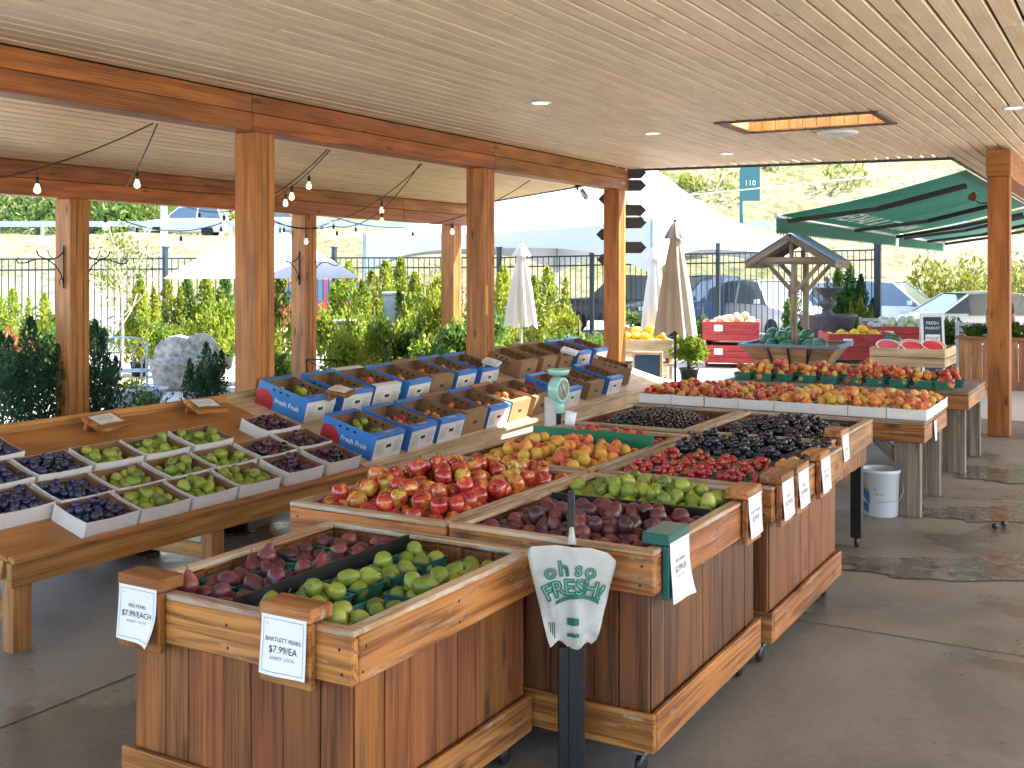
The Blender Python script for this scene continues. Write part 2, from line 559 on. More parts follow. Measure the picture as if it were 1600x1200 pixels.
M['cherry'] = fruit('black cherry skin', [(0.3, (0.012, 0.003, 0.006)), (0.6, (0.03, 0.006, 0.012)), (0.9, (0.07, 0.01, 0.015))], scale=(40, 40, 40), rough=0.14, spec=0.6, var=0.2, coat=0.4)
M['watermelon'] = fruit('watermelon rind', [(0.35, (0.008, 0.05, 0.025)), (0.5, (0.018, 0.10, 0.045)), (0.58, (0.06, 0.2, 0.08)), (0.8, (0.02, 0.10, 0.04))], scale=(16, 16, 3), rough=0.35, var=0.15, spread=0.05, streak=True)
M['flesh'] = plain('watermelon flesh', (0.62, 0.035, 0.05), 0.4, noise=0.15, nscale=20)
M['rind'] = plain('watermelon white rind', (0.68, 0.72, 0.52), 0.5)
M['yellowmelon'] = plain('yellow melon', (0.72, 0.46, 0.02), 0.45, var=0.08, noise=0.1, nscale=12)
M['palemelon'] = plain('pale melon', (0.48, 0.52, 0.36), 0.5, var=0.1, noise=0.12, nscale=12)
M['cantaloupe'] = plain('cantaloupe', (0.60, 0.40, 0.24), 0.7, var=0.12, noise=0.2, nscale=40)

# ================================================================== GROUND AND HILL
def concrete(name, base, wet=0.0, joint=None, stain=0.5, gravel=False, rough=0.7):
    m, nt, p = _new(name)
    L = nt.links.new
    tc = N(nt, 'ShaderNodeTexCoord')
    n1 = N(nt, 'ShaderNodeTexNoise', i_Scale=0.55, i_Detail=6.0, i_Roughness=0.62, i_Distortion=0.6)
    L(tc.outputs['Object'], n1.inputs['Vector'])
    r1 = ramp(nt, [(0.32, tuple(c * (1 - 0.55 * stain) for c in base)), (0.5, base), (0.7, tuple(c * (1 + 0.35 * stain) for c in base))])
    L(n1.outputs[0], r1.inputs[0])
    n2 = N(nt, 'ShaderNodeTexNoise', i_Scale=26.0, i_Detail=6.0, i_Roughness=0.7)
    L(tc.outputs['Object'], n2.inputs['Vector'])
    r2 = ramp(nt, [(0.3, (0.72, 0.72, 0.72)), (0.7, (1.15, 1.14, 1.12))])
    L(n2.outputs[0], r2.inputs[0])
    col = mixc(nt, 0.75, r1.outputs[0], r2.outputs[0], 'MULTIPLY')
    # small dark spots and scuffs
    n3 = N(nt, 'ShaderNodeTexNoise', i_Scale=3.4, i_Detail=8.0, i_Roughness=0.75, i_Distortion=1.2)
    L(tc.outputs['Object'], n3.inputs['Vector'])
    r3 = ramp(nt, [(0.60, (0, 0, 0)), (0.72, (1, 1, 1))])
    L(n3.outputs[0], r3.inputs[0])
    f3 = N(nt, 'ShaderNodeMath', operation='MULTIPLY')
    f3.inputs[1].default_value = 0.5 * stain
    L(r3.outputs[0], f3.inputs[0])
    col = mixc(nt, f3.outputs[0], col, tuple(c * 0.35 for c in base))
    if gravel:
        vo = N(nt, 'ShaderNodeTexVoronoi', i_Scale=55.0)
        L(tc.outputs['Object'], vo.inputs['Vector'])
        rv = ramp(nt, [(0.0, (0.55, 0.55, 0.55)), (1.0, (1.3, 1.3, 1.3))])
        L(vo.outputs['Color'], rv.inputs[0])
        col = mixc(nt, 0.8, col, rv.outputs[0], 'MULTIPLY')
    p.inputs['Roughness'].default_value = rough
    if wet:
        mp = N(nt, 'ShaderNodeMapping')
        mp.inputs['Scale'].default_value = (0.5, 0.5, 1)
        mp.inputs['Location'].default_value = (3.1, 1.7, 0)
        L(tc.outputs['Object'], mp.inputs['Vector'])
        n4 = N(nt, 'ShaderNodeTexNoise', i_Scale=1.0, i_Detail=5.0, i_Roughness=0.6, i_Distortion=0.8)
        L(mp.outputs[0], n4.inputs['Vector'])
        r4 = ramp(nt, [(0.52, (0, 0, 0)), (0.60, (1, 1, 1))])
        L(n4.outputs[0], r4.inputs[0])
        mr = N(nt, 'ShaderNodeMapRange')
        mr.inputs[3].default_value = rough
        mr.inputs[4].default_value = 0.14
        L(r4.outputs[0], mr.inputs[0])
        rr = N(nt, 'ShaderNodeMath', operation='MULTIPLY_ADD')
        rr.inputs[1].default_value = 0.25
        rr.inputs[2].default_value = -0.1
        L(n2.outputs[0], rr.inputs[0])
        ad = N(nt, 'ShaderNodeMath', operation='ADD')
        L(mr.outputs[0], ad.inputs[0]); L(rr.outputs[0], ad.inputs[1])
        L(ad.outputs[0], p.inputs['Roughness'])
        fw = N(nt, 'ShaderNodeMath', operation='MULTIPLY')
        fw.inputs[1].default_value = 0.55 * wet
        L(r4.outputs[0], fw.inputs[0])
        col = mixc(nt, fw.outputs[0], col, tuple(c * 0.3 for c in base))
    L(col, p.inputs['Base Color'])
    bp = N(nt, 'ShaderNodeBump', i_Strength=0.12, i_Distance=0.01)
    L(n2.outputs[0], bp.inputs['Height'])
    L(bp.outputs[0], p.inputs['Normal'])
    return m

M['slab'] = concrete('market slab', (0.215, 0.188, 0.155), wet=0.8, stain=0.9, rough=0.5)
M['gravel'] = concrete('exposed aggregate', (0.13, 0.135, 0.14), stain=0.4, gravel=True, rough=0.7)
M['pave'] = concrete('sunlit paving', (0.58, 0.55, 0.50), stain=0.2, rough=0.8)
M['asphalt'] = concrete('car park asphalt', (0.16, 0.16, 0.16), stain=0.3, rough=0.85)

def hill_material():
    m, nt, p = _new('dry grass hillside')
    L = nt.links.new
    tc = N(nt, 'ShaderNodeTexCoord')
    n1 = N(nt, 'ShaderNodeTexNoise', i_Scale=0.11, i_Detail=7.0, i_Roughness=0.65)
    L(tc.outputs['Object'], n1.inputs['Vector'])
    r1 = ramp(nt, [(0.34, (0.075, 0.09, 0.035)), (0.45, (0.14, 0.135, 0.07)), (0.56, (0.185, 0.165, 0.105)), (0.68, (0.20, 0.19, 0.17))])
    L(n1.outputs[0], r1.inputs[0])
    n2 = N(nt, 'ShaderNodeTexNoise', i_Scale=1.6, i_Detail=8.0, i_Roughness=0.75)
    L(tc.outputs['Object'], n2.inputs['Vector'])
    r2 = ramp(nt, [(0.38, (0.35, 0.42, 0.3)), (0.58, (1.15, 1.15, 1.1))])
    L(n2.outputs[0], r2.inputs[0])
    col = mixc(nt, 0.85, r1.outputs[0], r2.outputs[0], 'MULTIPLY')
    # flat ground by the market is pale asphalt
    sx = N(nt, 'ShaderNodeSeparateXYZ')
    L(tc.outputs['Object'], sx.inputs[0])
    mr = N(nt, 'ShaderNodeMapRange')
    mr.inputs[1].default_value = 0.05
    mr.inputs[2].default_value = 0.6
    L(sx.outputs[2], mr.inputs[0])
    n3 = N(nt, 'ShaderNodeTexNoise', i_Scale=2.0, i_Detail=6.0)
    L(tc.outputs['Object'], n3.inputs['Vector'])
    r3 = ramp(nt, [(0.3, (0.22, 0.215, 0.2)), (0.7, (0.34, 0.33, 0.31))])
    L(n3.outputs[0], r3.inputs[0])
    col = mixc(nt, mr.outputs[0], r3.outputs[0], col)
    L(col, p.inputs['Base Color'])
    p.inputs['Roughness'].default_value = 0.95
    p.inputs['Specular IOR Level'].default_value = 0.1
    bp = N(nt, 'ShaderNodeBump', i_Strength=0.6, i_Distance=0.3)
    L(n2.outputs[0], bp.inputs['Height'])
    L(bp.outputs[0], p.inputs['Normal'])
    return m

M['hill'] = hill_material()
ROAD_Y = 62.0
ROAD_Z = 3.9

def hill_z(x, y):
    """height of the land x metres right and y metres ahead of the photographer"""
    if y < 40:
        return 0.0
    if y < ROAD_Y - 4:
        t = (y - 40) / (ROAD_Y - 44)
        z = ROAD_Z * t * t * (3 - 2 * t)
    elif y < ROAD_Y + 5:
        z = ROAD_Z
    else:
        t = y - ROAD_Y - 5
        z = ROAD_Z + 0.42 * t + 0.0006 * t * t
        z += min(1, t / 6) * (0.9 * math.sin(x * 0.11 + y * 0.07) + 0.6 * math.sin(x * 0.31 - y * 0.19) + 0.3 * math.sin(x * 0.9 + y * 0.5))
    if 42 < y < ROAD_Y - 4:
        z += 0.25 * math.sin(x * 0.6 + y) * math.sin(y * 0.9) * min(1, (y - 42) / 3)
    return z

xs = [-160 + 4 * i for i in range(81)]
ys = [-90, -60, -30, -10, 0, 10, 20, 30, 36, 39] + [40 + 1.0 * i for i in range(30)] + [70 + 2.5 * i for i in range(17)] + [115 + 8 * i for i in range(12)]
gv, gf = [], []
for y in ys:
    for x in xs:
        gv.append(W(x, y, hill_z(x, y)))
nx = len(xs)
for j in range(len(ys) - 1):
    for i in range(nx - 1):
        gf.append((j * nx + i, j * nx + i + 1, (j + 1) * nx + i + 1, (j + 1) * nx + i))
ground = link('ground', pydata('ground', gv, gf, M['hill'], smooth=True))
tag(ground, kind='structure')

def sheet(name, pts, mat, z):
    return tag(link(name, pydata(name, [(p[0], p[1], z) for p in pts], [tuple(range(len(pts)))], mat)), kind='structure')

# paved yard in the sun round the market, then the market slab under the roof
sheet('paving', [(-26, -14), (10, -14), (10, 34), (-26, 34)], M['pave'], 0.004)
sheet('aggregate_strip', [(-9.4, -6), (-6.35, -6), (-6.35, 15.4), (-9.4, 15.4)], M['gravel'], 0.008)
floor = sheet('floor', [(-6.35, -6), (7, -6), (7, 15.6), (-6.35, 15.6)], M['slab'], 0.008)
M['joint'] = plain('saw cut joint', (0.05, 0.045, 0.04), 0.9)
for k, (a, b) in enumerate([((-6.3, 2.1), (7, 2.1)), ((-6.3, 6.05), (7, 6.05)), ((-6.3, 10.0), (7, 10.0)), ((-6.3, 13.4), (7, 13.4)), ((0.35, -6), (0.35, 15.6)), ((-4.2, -6), (-4.2, 15.6))]):
    d = Vector((b[0] - a[0], b[1] - a[1], 0)); n = Vector((-d.y, d.x, 0)).normalized() * 0.005
    v = [(a[0] - n.x, a[1] - n.y, 0.0095 + 0.001 * (k > 3)), (b[0] - n.x, b[1] - n.y, 0.0095 + 0.001 * (k > 3)), (b[0] + n.x, b[1] + n.y, 0.0095 + 0.001 * (k > 3)), (a[0] + n.x, a[1] + n.y, 0.0095 + 0.001 * (k > 3))]
    link('floor_joint', pydata('floor_joint', v, [(0, 1, 2, 3)], M['joint']), floor)

# damp patches left by hosing, thin wet film on the slab
def wet_material():
    m, nt, p = _new('wet concrete')
    L = nt.links.new
    tc_ = N(nt, 'ShaderNodeTexCoord')
    n = N(nt, 'ShaderNodeTexNoise', i_Scale=9.0, i_Detail=6.0, i_Roughness=0.65)
    L(tc_.outputs['Object'], n.inputs['Vector'])
    r = ramp(nt, [(0.3, (0.11, 0.096, 0.08)), (0.7, (0.19, 0.165, 0.138))])
    L(n.outputs[0], r.inputs[0])
    L(r.outputs[0], p.inputs['Base Color'])
    mr = N(nt, 'ShaderNodeMapRange')
    mr.inputs[1].default_value = 0.38
    mr.inputs[2].default_value = 0.66
    mr.inputs[3].default_value = 0.08
    mr.inputs[4].default_value = 0.36
    L(n.outputs[0], mr.inputs[0])
    L(mr.outputs[0], p.inputs['Roughness'])
    bp = N(nt, 'ShaderNodeBump', i_Strength=0.05, i_Distance=0.01)
    L(n.outputs[0], bp.inputs['Height'])
    L(bp.outputs[0], p.inputs['Normal'])
    return m
M['wet'] = wet_material()
def puddle(cx, cy, rx, ry, rot, seed):
    rg_ = random.Random(seed)
    ph = [rg_.uniform(0, 6.28) for _ in range(8)]
    vs_ = [(cx, cy, 0.0125 + 0.0008 * seed)]
    n = 90
    for k in range(n):
        a_ = 2 * PI * k / n
        q = 1 + 0.20 * math.sin(2 * a_ + ph[0]) + 0.15 * math.sin(3 * a_ + ph[1]) + 0.10 * math.sin(5 * a_ + ph[2]) + 0.07 * math.sin(9 * a_ + ph[3]) + 0.05 * math.sin(16 * a_ + ph[4]) + 0.04 * math.sin(25 * a_ + ph[5])
        x_, y_ = rx * q * math.cos(a_), ry * q * math.sin(a_)
        vs_.append((cx + x_ * math.cos(rot) - y_ * math.sin(rot), cy + x_ * math.sin(rot) + y_ * math.cos(rot), 0.0125 + 0.0008 * seed))
    fs_ = [(0, 1 + k, 1 + (k + 1) % n) for k in range(n)]
    tag(link('puddle', pydata('puddle', vs_, fs_, M['wet'])), kind='structure')
puddle(-0.95, 9.55, 0.75, 0.33, 0.5, 1)
puddle(-0.75, 7.80, 1.15, 0.30, 0.42, 2)
puddle(-1.72, 9.35, 0.22, 0.36, 0.1, 3)
puddle(-1.0, 11.4, 0.55, 0.5, 0.3, 4)
puddle(-0.2, 10.6, 0.5, 0.3, 0.5, 6)

# ================================================================== ROOF
CZ = 3.44                     # underside of the ceiling boards
SKY = (-3.6, -2.18, 10.45, 11.3)     # skylight opening x0 x1 y0 y1

def ceil_end(x):              # far edge of the roof
    return 14.55 + 0.55 * (x + 6.46) / 4.32

roof = thing('ceiling', 'pale pine board ceiling of the market roof', None)
del roof['label']
tag(roof, kind='structure')
# deck above the boards with the skylight left open
RY0, RX1 = -1.5, 4.5  # out-of-view roof edges, pulled in so more daylight reaches the bins
def deck(x0, x1, y0, y1, z0=CZ + 0.04, z1=CZ + 0.2):
    board(roof, 'roof_deck', ((x0 + x1) / 2, (y0 + y1) / 2, (z0 + z1) / 2), (x1 - x0, y1 - y0, z1 - z0), M['dark'], bev=0)
deck(-6.75, SKY[0], RY0, 14.45)
deck(SKY[0], SKY[1], RY0, SKY[2])
deck(SKY[0], SKY[1], SKY[3], 14.8)
deck(SKY[1], RX1, RY0, 15.0)
deck(-2.05, RX1, 15.0, 31.0)
# boards along Y, cut at staggered joints
PW = 0.142
x = -6.42
i = 0
while x < 0.9:
    xc = x + PW / 2
    y1 = ceil_end(xc) if xc < -2.12 else 30.5
    cuts = [2.2]
    y = 2.2 + RND.uniform(2.5, 5.5)
    while y < y1 - 0.8:
        cuts.append(y)
        y += RND.uniform(3.6, 5.4)
    cuts.append(y1)
    segs = []
    for a, b in zip(cuts[:-1], cuts[1:]):
        segs.append((a + 0.002, b - 0.002))
    if SKY[0] - 0.03 < xc < SKY[1] + 0.03:
        ns = []
        for a, b in segs:
            if b <= SKY[2] or a >= SKY[3]:
                ns.append((a, b))
            else:
                if a < SKY[2]: ns.append((a, SKY[2]))
                if b > SKY[3]: ns.append((SKY[3], b))
        segs = ns
    for a, b in segs:
        if b - a < 0.05: continue
        board(roof, 'ceiling_board', (xc, (a + b) / 2, CZ + 0.015 + RND.uniform(-0.0015, 0.0015)), (PW - 0.019, round(b - a, 2), 0.03), M['ceil'], 'y', bev=0.005)
    x += PW
    i += 1
board(roof, 'ceiling_panel', (-2.75, 0.35, CZ + 0.012), (7.4, 3.68, 0.02), M['ceil'], 'y', bev=0)
board(roof, 'ceiling_panel', (2.75, 14.6, CZ + 0.012), (3.46, 32.2, 0.02), M['ceil'], 'y', bev=0)
# dark drip edge along the far end and along the wing
M['drip'] = plain('dark drip edge', (0.03, 0.04, 0.045), 0.5)
beam_between(roof, 'drip_edge', (-6.6, ceil_end(-6.6) + 0.02, CZ + 0.05), (-2.1, ceil_end(-2.1) + 0.02, CZ + 0.05), 0.03, 0.16, M['drip'])
beam_between(roof, 'drip_edge', (-2.125, ceil_end(-2.1), CZ + 0.052), (-2.125, 30.6, CZ + 0.052), 0.03, 0.16, M['drip'])
# skylight shaft of upright boards
sh = 0.22
def shaft_side(p0, p1, nrm):
    p0, p1 = Vector(p0), Vector(p1)
    L = (p1 - p0).length
    n = max(1, round(L / 0.14))
    d = (p1 - p0) / n
    for k in range(n):
        c = p0 + d * (k + 0.5)
        sx = abs(d.x) - 0.004 if abs(d.x) > 0.01 else 0.02
        sy = abs(d.y) - 0.004 if abs(d.y) > 0.01 else 0.02
        board(roof, 'shaft_board', (c.x - nrm[0] * 0.013, c.y - nrm[1] * 0.013, CZ + 0.004 + sh / 2), (sx, sy, sh), M['shaft'], 'z', bev=0.004)
shaft_side((SKY[0], SKY[3], 0), (SKY[1], SKY[3], 0), (0, 1))
shaft_side((SKY[0], SKY[2], 0), (SKY[1], SKY[2], 0), (0, -1))
shaft_side((SKY[0], SKY[2] , 0), (SKY[0], SKY[3], 0), (-1, 0))
shaft_side((SKY[1], SKY[2], 0), (SKY[1], SKY[3], 0), (1, 0))
M['trim'] = plain('dark skylight trim', (0.10, 0.045, 0.02), 0.5)
for c, s in [(((SKY[0] + SKY[1]) / 2, SKY[2] - 0.03, CZ - 0.006), (SKY[1] - SKY[0] + 0.16, 0.07, 0.022)),
             (((SKY[0] + SKY[1]) / 2, SKY[3] + 0.03, CZ - 0.006), (SKY[1] - SKY[0] + 0.16, 0.05, 0.018)),
             ((SKY[1] + 0.035, (SKY[2] + SKY[3]) / 2, CZ - 0.006), (0.07, SKY[3] - SKY[2] + 0.01, 0.022)),
             ((SKY[0] - 0.035, (SKY[2] + SKY[3]) / 2, CZ - 0.006), (0.07, SKY[3] - SKY[2] + 0.01, 0.022))]:
    board(roof, 'skylight_trim', c, s, M['trim'])

# recessed lamps
M['lampface'] = emit('lit lamp lens', (1.0, 0.93, 0.8), 2.0)
for k, (lx, ly, lab) in enumerate([(-4.56, 8.4, 'round recessed ceiling lamp nearest the string lights'), (-4.53, 10.86, 'round recessed ceiling lamp midway to the far roof edge'),
                                   (-4.5, 13.2, 'small round recessed ceiling lamp nearest the far roof edge'), (-0.99, 10.8, 'round recessed ceiling lamp above the right post')]):
    t = thing('ceiling_lamp', lab, 'lamp', (lx, ly, CZ), group='recessed ceiling lamps')
    link('trim_ring', lathe_mesh('trim_ring', [(0.07, 0.001), (0.098, -0.001), (0.1, -0.009), (0.075, -0.012), (0.07, 0.0)], M['printwhite'], 20), t)
    link('lens', lathe_mesh('lens', [(0.0001, -0.006), (0.05, -0.0065), (0.071, -0.005), (0.071, 0.0)], M['lampface'], 20), t)
M['domelens'] = plain('frosted lens', (0.55, 0.66, 0.72), 0.3)
t = thing('ceiling_lamp', 'wide bluish disc lamp beside the skylight', 'lamp', (-2.78, 11.72, CZ))
link('trim_ring', lathe_mesh('trim_ring', [(0.2, 0.0), (0.215, -0.004), (0.21, -0.03), (0.19, -0.034)], M['printwhite'], 24), t)
link('lens', lathe_mesh('lens', [(0.0001, -0.045), (0.12, -0.042), (0.19, -0.03), (0.19, 0.0)], M['domelens'], 24), t)

# ------------------------------------------------------------------ posts and beams
CX, FX = -6.55, -9.65
CY = [3.2, 6.95, 10.62, 14.3]
FY = [3.9, 7.54, 11.17, 14.75]
def post(name, label, x, y, z0, z1, w=0.24, split=True, mat='post', grp='timber posts of the market roof', plate=None):
    t = thing(name, label, 'post', (x, y, 0), group=grp)
    h = z1 - z0
    if split:      # three laminated timbers: two faces and a core set back a little
        board(t, 'timber', (0, -w / 3, z0 + h / 2), (w, w / 3 - 0.004, h), M[mat], 'z', bev=0.006)
        board(t, 'timber', (0, 0, z0 + h / 2 + 0.0005), (w - 0.005, w / 3 - 0.002, h - 0.001), M[mat], 'z', bev=0.006)
        board(t, 'timber', (0, w / 3, z0 + h / 2), (w, w / 3 - 0.004, h), M[mat], 'z', bev=0.006)
    else:
        board(t, 'timber', (0, 0, z0 + h / 2), (w, w, h), M[mat], 'z', bev=0.008)
    return t
post('timber_post', 'thick timber post in front, between plum table and string lights', CX, CY[1], 0.01, 3.13)
post('timber_post', 'timber post behind the middle of the blue fruit cartons', CX, CY[2], 0.01, 3.13)
cpost = post('timber_post', 'timber post carrying the dark arrow signs', CX, CY[3], 0.01, 3.13)
post('timber_post', 'timber post with iron bracket at the far left, beside dark shrubs', FX, FY[1], 0.01, 2.71)
post('timber_post', 'slim timber post with iron bracket seen between the two nearer posts', FX, FY[2], 0.01, 2.71)
post('timber_post', 'timber post half hidden behind the post at the cartons', FX, FY[3], 0.01, 2.71)
rp = post('timber_post', 'timber post with capital block at the right, standing clear on the floor', -1.45, 14.12, 0.01, 3.08)
board(rp, 'capital', (0, 0, 3.24), (0.27, 0.3, 0.31), M['post'], 'x', bev=0.012)

def beam(name, label, x, y0, y1, z0, h, w, joints, mat='beam', cat='beam'):
    t = thing(name, label, cat, (x, y0, 0))
    cuts = [y0] + [j for j in joints if y0 < j < y1] + [y1]
    hh = h / 2
    for a, b in zip(cuts[:-1], cuts[1:]):
        for k in (0, 1):
            o = 0.0 if k == 0 else 0.012
            board(t, 'timber', (o * 0, (a + b) / 2 - y0, z0 + hh * (k + 0.5)), (w - 0.012 * k, b - a - 0.004, hh - 0.004), M[mat], 'y', bev=0.006)
    return t
beam('roof_beam', 'long double timber beam over the three nearer posts', CX, -1.4, 14.62, 3.13, 0.31, 0.24, [3.25, 6.8, 10.75])
beam('roof_beam', 'lower outer timber beam of the lean-to roof', FX, -1.4, 15.2, 2.71, 0.345, 0.2, [3.9, 6.0, 9.9, 13.3])
beam('roof_beam', 'timber beam running back from the right post', -1.45, 14.27, 30.4, 3.08, 0.34, 0.24, [18, 22, 26])
# lean-to roof
lean = thing('lean_to_ceiling', 'x', None)
del lean['label']
tag(lean, kind='structure')
zl = lambda x: 3.40 + (x + 6.67) * (3.40 - 3.03) / (9.9 - 6.67)
sl = math.atan((3.40 - 3.03) / (9.9 - 6.67))
x = -6.68
while x > -10.25:
    xc = x - PW / 2
    y = -0.5
    y1 = 15.25
    cuts = [2.0]
    y = 2.0 + RND.uniform(3, 6)
    while y < y1 - 1:
        cuts.append(y)
        y += RND.uniform(4.0, 5.6)
    cuts.append(y1)
    for a, b in zip(cuts[:-1], cuts[1:]):
        board(lean, 'ceiling_board', (xc, (a + b) / 2, zl(xc) + 0.011), (PW - 0.018, round(b - a - 0.004, 2), 0.03), M['ceilwarm'], 'y', rot=Rm(-sl, 'Y'), bev=0.005)
    x -= PW
board(lean, 'roof_deck', (-8.5, 6.85, zl(-8.5) + 0.12), (3.7, 16.7, 0.16), M['dark'], bev=0, rot=Rm(-sl, 'Y'))
board(lean, 'ceiling_panel', (-8.45, 0.25, zl(-8.45) + 0.015), (3.6, 3.46, 0.02), M['ceilwarm'], 'y', rot=Rm(-sl, 'Y'), bev=0)
board(lean, 'fascia', (-8.5, 15.27, zl(-8.5) + 0.09), (3.72, 0.03, 0.22), M['drip'], bev=0.002, rot=Rm(-sl, 'Y'))


# ================================================================== FRUIT
def deposit(n, r, rect, mound=0.0, K=26, zmax=9.9, seed=1, soft=0.93):
    """drop n balls one by one; each settles at the lowest of K tries (a mound lifts the middle)"""
    rg = np.random.RandomState(seed)
    x0, x1, y0, y1 = rect
    cx, cy, hx, hy = (x0 + x1) / 2, (y0 + y1) / 2, max((x1 - x0) / 2, 1e-3), max((y1 - y0) / 2, 1e-3)
    P = np.zeros((0, 3))
    D = 2 * r * soft
    e = r * 0.95
    for _ in range(n):
        cxy = np.stack([rg.uniform(x0 + e, max(x1 - e, x0 + e + 1e-3), K), rg.uniform(y0 + e, max(y1 - e, y0 + e + 1e-3), K)], 1)
        z = np.full(K, r)
        if len(P):
            d2 = ((cxy[:, None, :] - P[None, :, :2]) ** 2).sum(2)
            h = np.where(d2 < D * D, P[None, :, 2] + np.sqrt(np.maximum(D * D - d2, 0)), 0)
            z = np.maximum(z, h.max(1))
        s = (1 - ((cxy[:, 0] - cx) / hx) ** 2) * (1 - ((cxy[:, 1] - cy) / hy) ** 2)
        i = int(np.argmin(z - mound * s))
        if z[i] > zmax:
            continue
        P = np.vstack([P, [cxy[i, 0], cxy[i, 1], z[i]]])
    return P

def smooth_prof(pts, n=12):
    """Catmull-Rom through (r, z)"""
    out = []
    m = len(pts)
    for i in range(m - 1):
        p0, p1, p2, p3 = pts[max(i - 1, 0)], pts[i], pts[i + 1], pts[min(i + 2, m - 1)]
        for k in range(n // (m - 1) + 1):
            t = k / (n // (m - 1) + 1)
            out.append(tuple(0.5 * ((2 * p1[j]) + (-p0[j] + p2[j]) * t + (2 * p0[j] - 5 * p1[j] + 4 * p2[j] - p3[j]) * t * t + (-p0[j] + 3 * p1[j] - 3 * p2[j] + p3[j]) * t ** 3) for j in (0, 1)))
    out.append(pts[-1])
    return [(max(a, 0.0004), b) for a, b in out]

# unit fruit have a radius of 1
PEAR = [(0.05, -0.86), (0.35, -0.98), (0.78, -0.72), (1.0, -0.08), (0.88, 0.48), (0.56, 1.02), (0.42, 1.38), (0.26, 1.58), (0.04, 1.60)]
PEAR2 = [(0.05, -0.84), (0.38, -0.96), (0.82, -0.68), (1.0, -0.02), (0.93, 0.5), (0.70, 0.95), (0.50, 1.22), (0.28, 1.38), (0.04, 1.38)]
APPLE = [(0.04, -0.66), (0.22, -0.80), (0.50, -0.86), (0.86, -0.52), (1.0, 0.06), (0.90, 0.58), (0.58, 0.88), (0.28, 0.80), (0.05, 0.56)]
ROUND = [(0.04, -0.97), (0.40, -0.90), (0.80, -0.58), (1.0, 0.0), (0.86, 0.54), (0.50, 0.86), (0.20, 0.88), (0.04, 0.80)]
OVAL = [(0.03, -1.22), (0.45, -1.08), (0.84, -0.66), (1.0, 0.0), (0.84, 0.66), (0.45, 1.08), (0.03, 1.2)]

def scaled(prof, r):
    return [(a * r, b * r) for a, b in prof]

def cleft(me, depth=0.10):
    for v in me.vertices:
        x, y, z = v.co
        rr = math.hypot(x, y)
        a = abs(math.atan2(y, x))
        k = 1 - depth * math.exp(-(a / 0.30) ** 2)
        v.co.x, v.co.y = x * k, y * k
    return me

FR = {}
def reg(kind, prof, r, mat, seg=14, n=14, variants=1, stem=None, cl=0.0, bend=0.0):
    L = []
    for k in range(variants):
        p = prof[k % len(prof)] if isinstance(prof, list) and isinstance(prof[0], list) else prof
        b = (lambda z, kk=k: bend * r * (z / r) ** 2 * (0.5 + 0.5 * kk)) if bend else None
        me = lathe_mesh(kind, smooth_prof(scaled(p, r), n), M[mat], seg, b)
        if cl: cleft(me, cl)
        rgv = random.Random(sum(map(ord, kind)) * 31 + k)
        c1, c2, c3 = rgv.uniform(0, 6), rgv.uniform(0, 6), rgv.uniform(0, 6)
        am = 0.035 if variants > 1 else 0.0
        sq = 1 + rgv.uniform(-0.07, 0.07) * (variants > 1)
        for v in me.vertices:      # lopsided, no two alike
            x, y, z = v.co / r
            f = 1 + am * (math.sin(2.1 * x + c1) + math.sin(2.4 * y + c2) + 0.8 * math.sin(2.6 * z + c3))
            v.co = Vector((x * f * r, y * f * r, z * r * sq))
        top = max(v.co.z for v in me.vertices)
        bx = b(top) if b else 0
        st = tube_mesh('stem', [(bx, 0, top - 0.28 * r * (kind == 'apple') - 0.004), (bx + 0.05 * r, 0, top + 0.2 * r), (bx + 0.25 * r, 0.08 * r, top + 0.52 * r)], [0.05 * r, 0.045 * r, 0.075 * r], M['stem'], 5) if stem else None
        L.append((me, st))
    FR[kind] = (L, r)
reg('red_pear', [PEAR, PEAR2], 0.0345, 'redpear', 14, 16, 4, True, bend=0.06)
reg('green_pear', [PEAR, PEAR2], 0.0345, 'greenpear', 14, 16, 4, True, bend=0.07)
reg('apple', APPLE, 0.0435, 'apple', 16, 16, 5, True)
reg('peach', ROUND, 0.036, 'peach', 16, 14, 4, None, 0.10)
reg('pale_peach', ROUND, 0.0355, 'peachpale', 14, 10, 4, None, 0.10)
reg('nectarine', ROUND, 0.0345, 'nectarine', 14, 12, 4, None, 0.08)
reg('apricot', ROUND, 0.03, 'apricot', 12, 9, 1, None, 0.08)
reg('blue_plum', OVAL, 0.0235, 'blueplum', 12, 10, 3, None, 0.04)
reg('red_plum', ROUND, 0.030, 'redplum', 14, 11, 3, None, 0.06)
reg('black_plum', ROUND, 0.0235, 'blackplum', 10, 8, 1, None, 0.05)
reg('cherry_plum', ROUND, 0.0185, 'cherryplum', 10, 7)
reg('yellow_plum', ROUND, 0.021, 'yellowplum', 10, 8)
reg('watermelon', OVAL, 0.115, 'watermelon', 16, 14)
reg('yellow_melon', OVAL, 0.085, 'yellowmelon', 14, 12)
reg('pale_melon', ROUND, 0.09, 'palemelon', 14, 10)
reg('cantaloupe', ROUND, 0.085, 'cantaloupe', 14, 10)
FCOUNT = {}

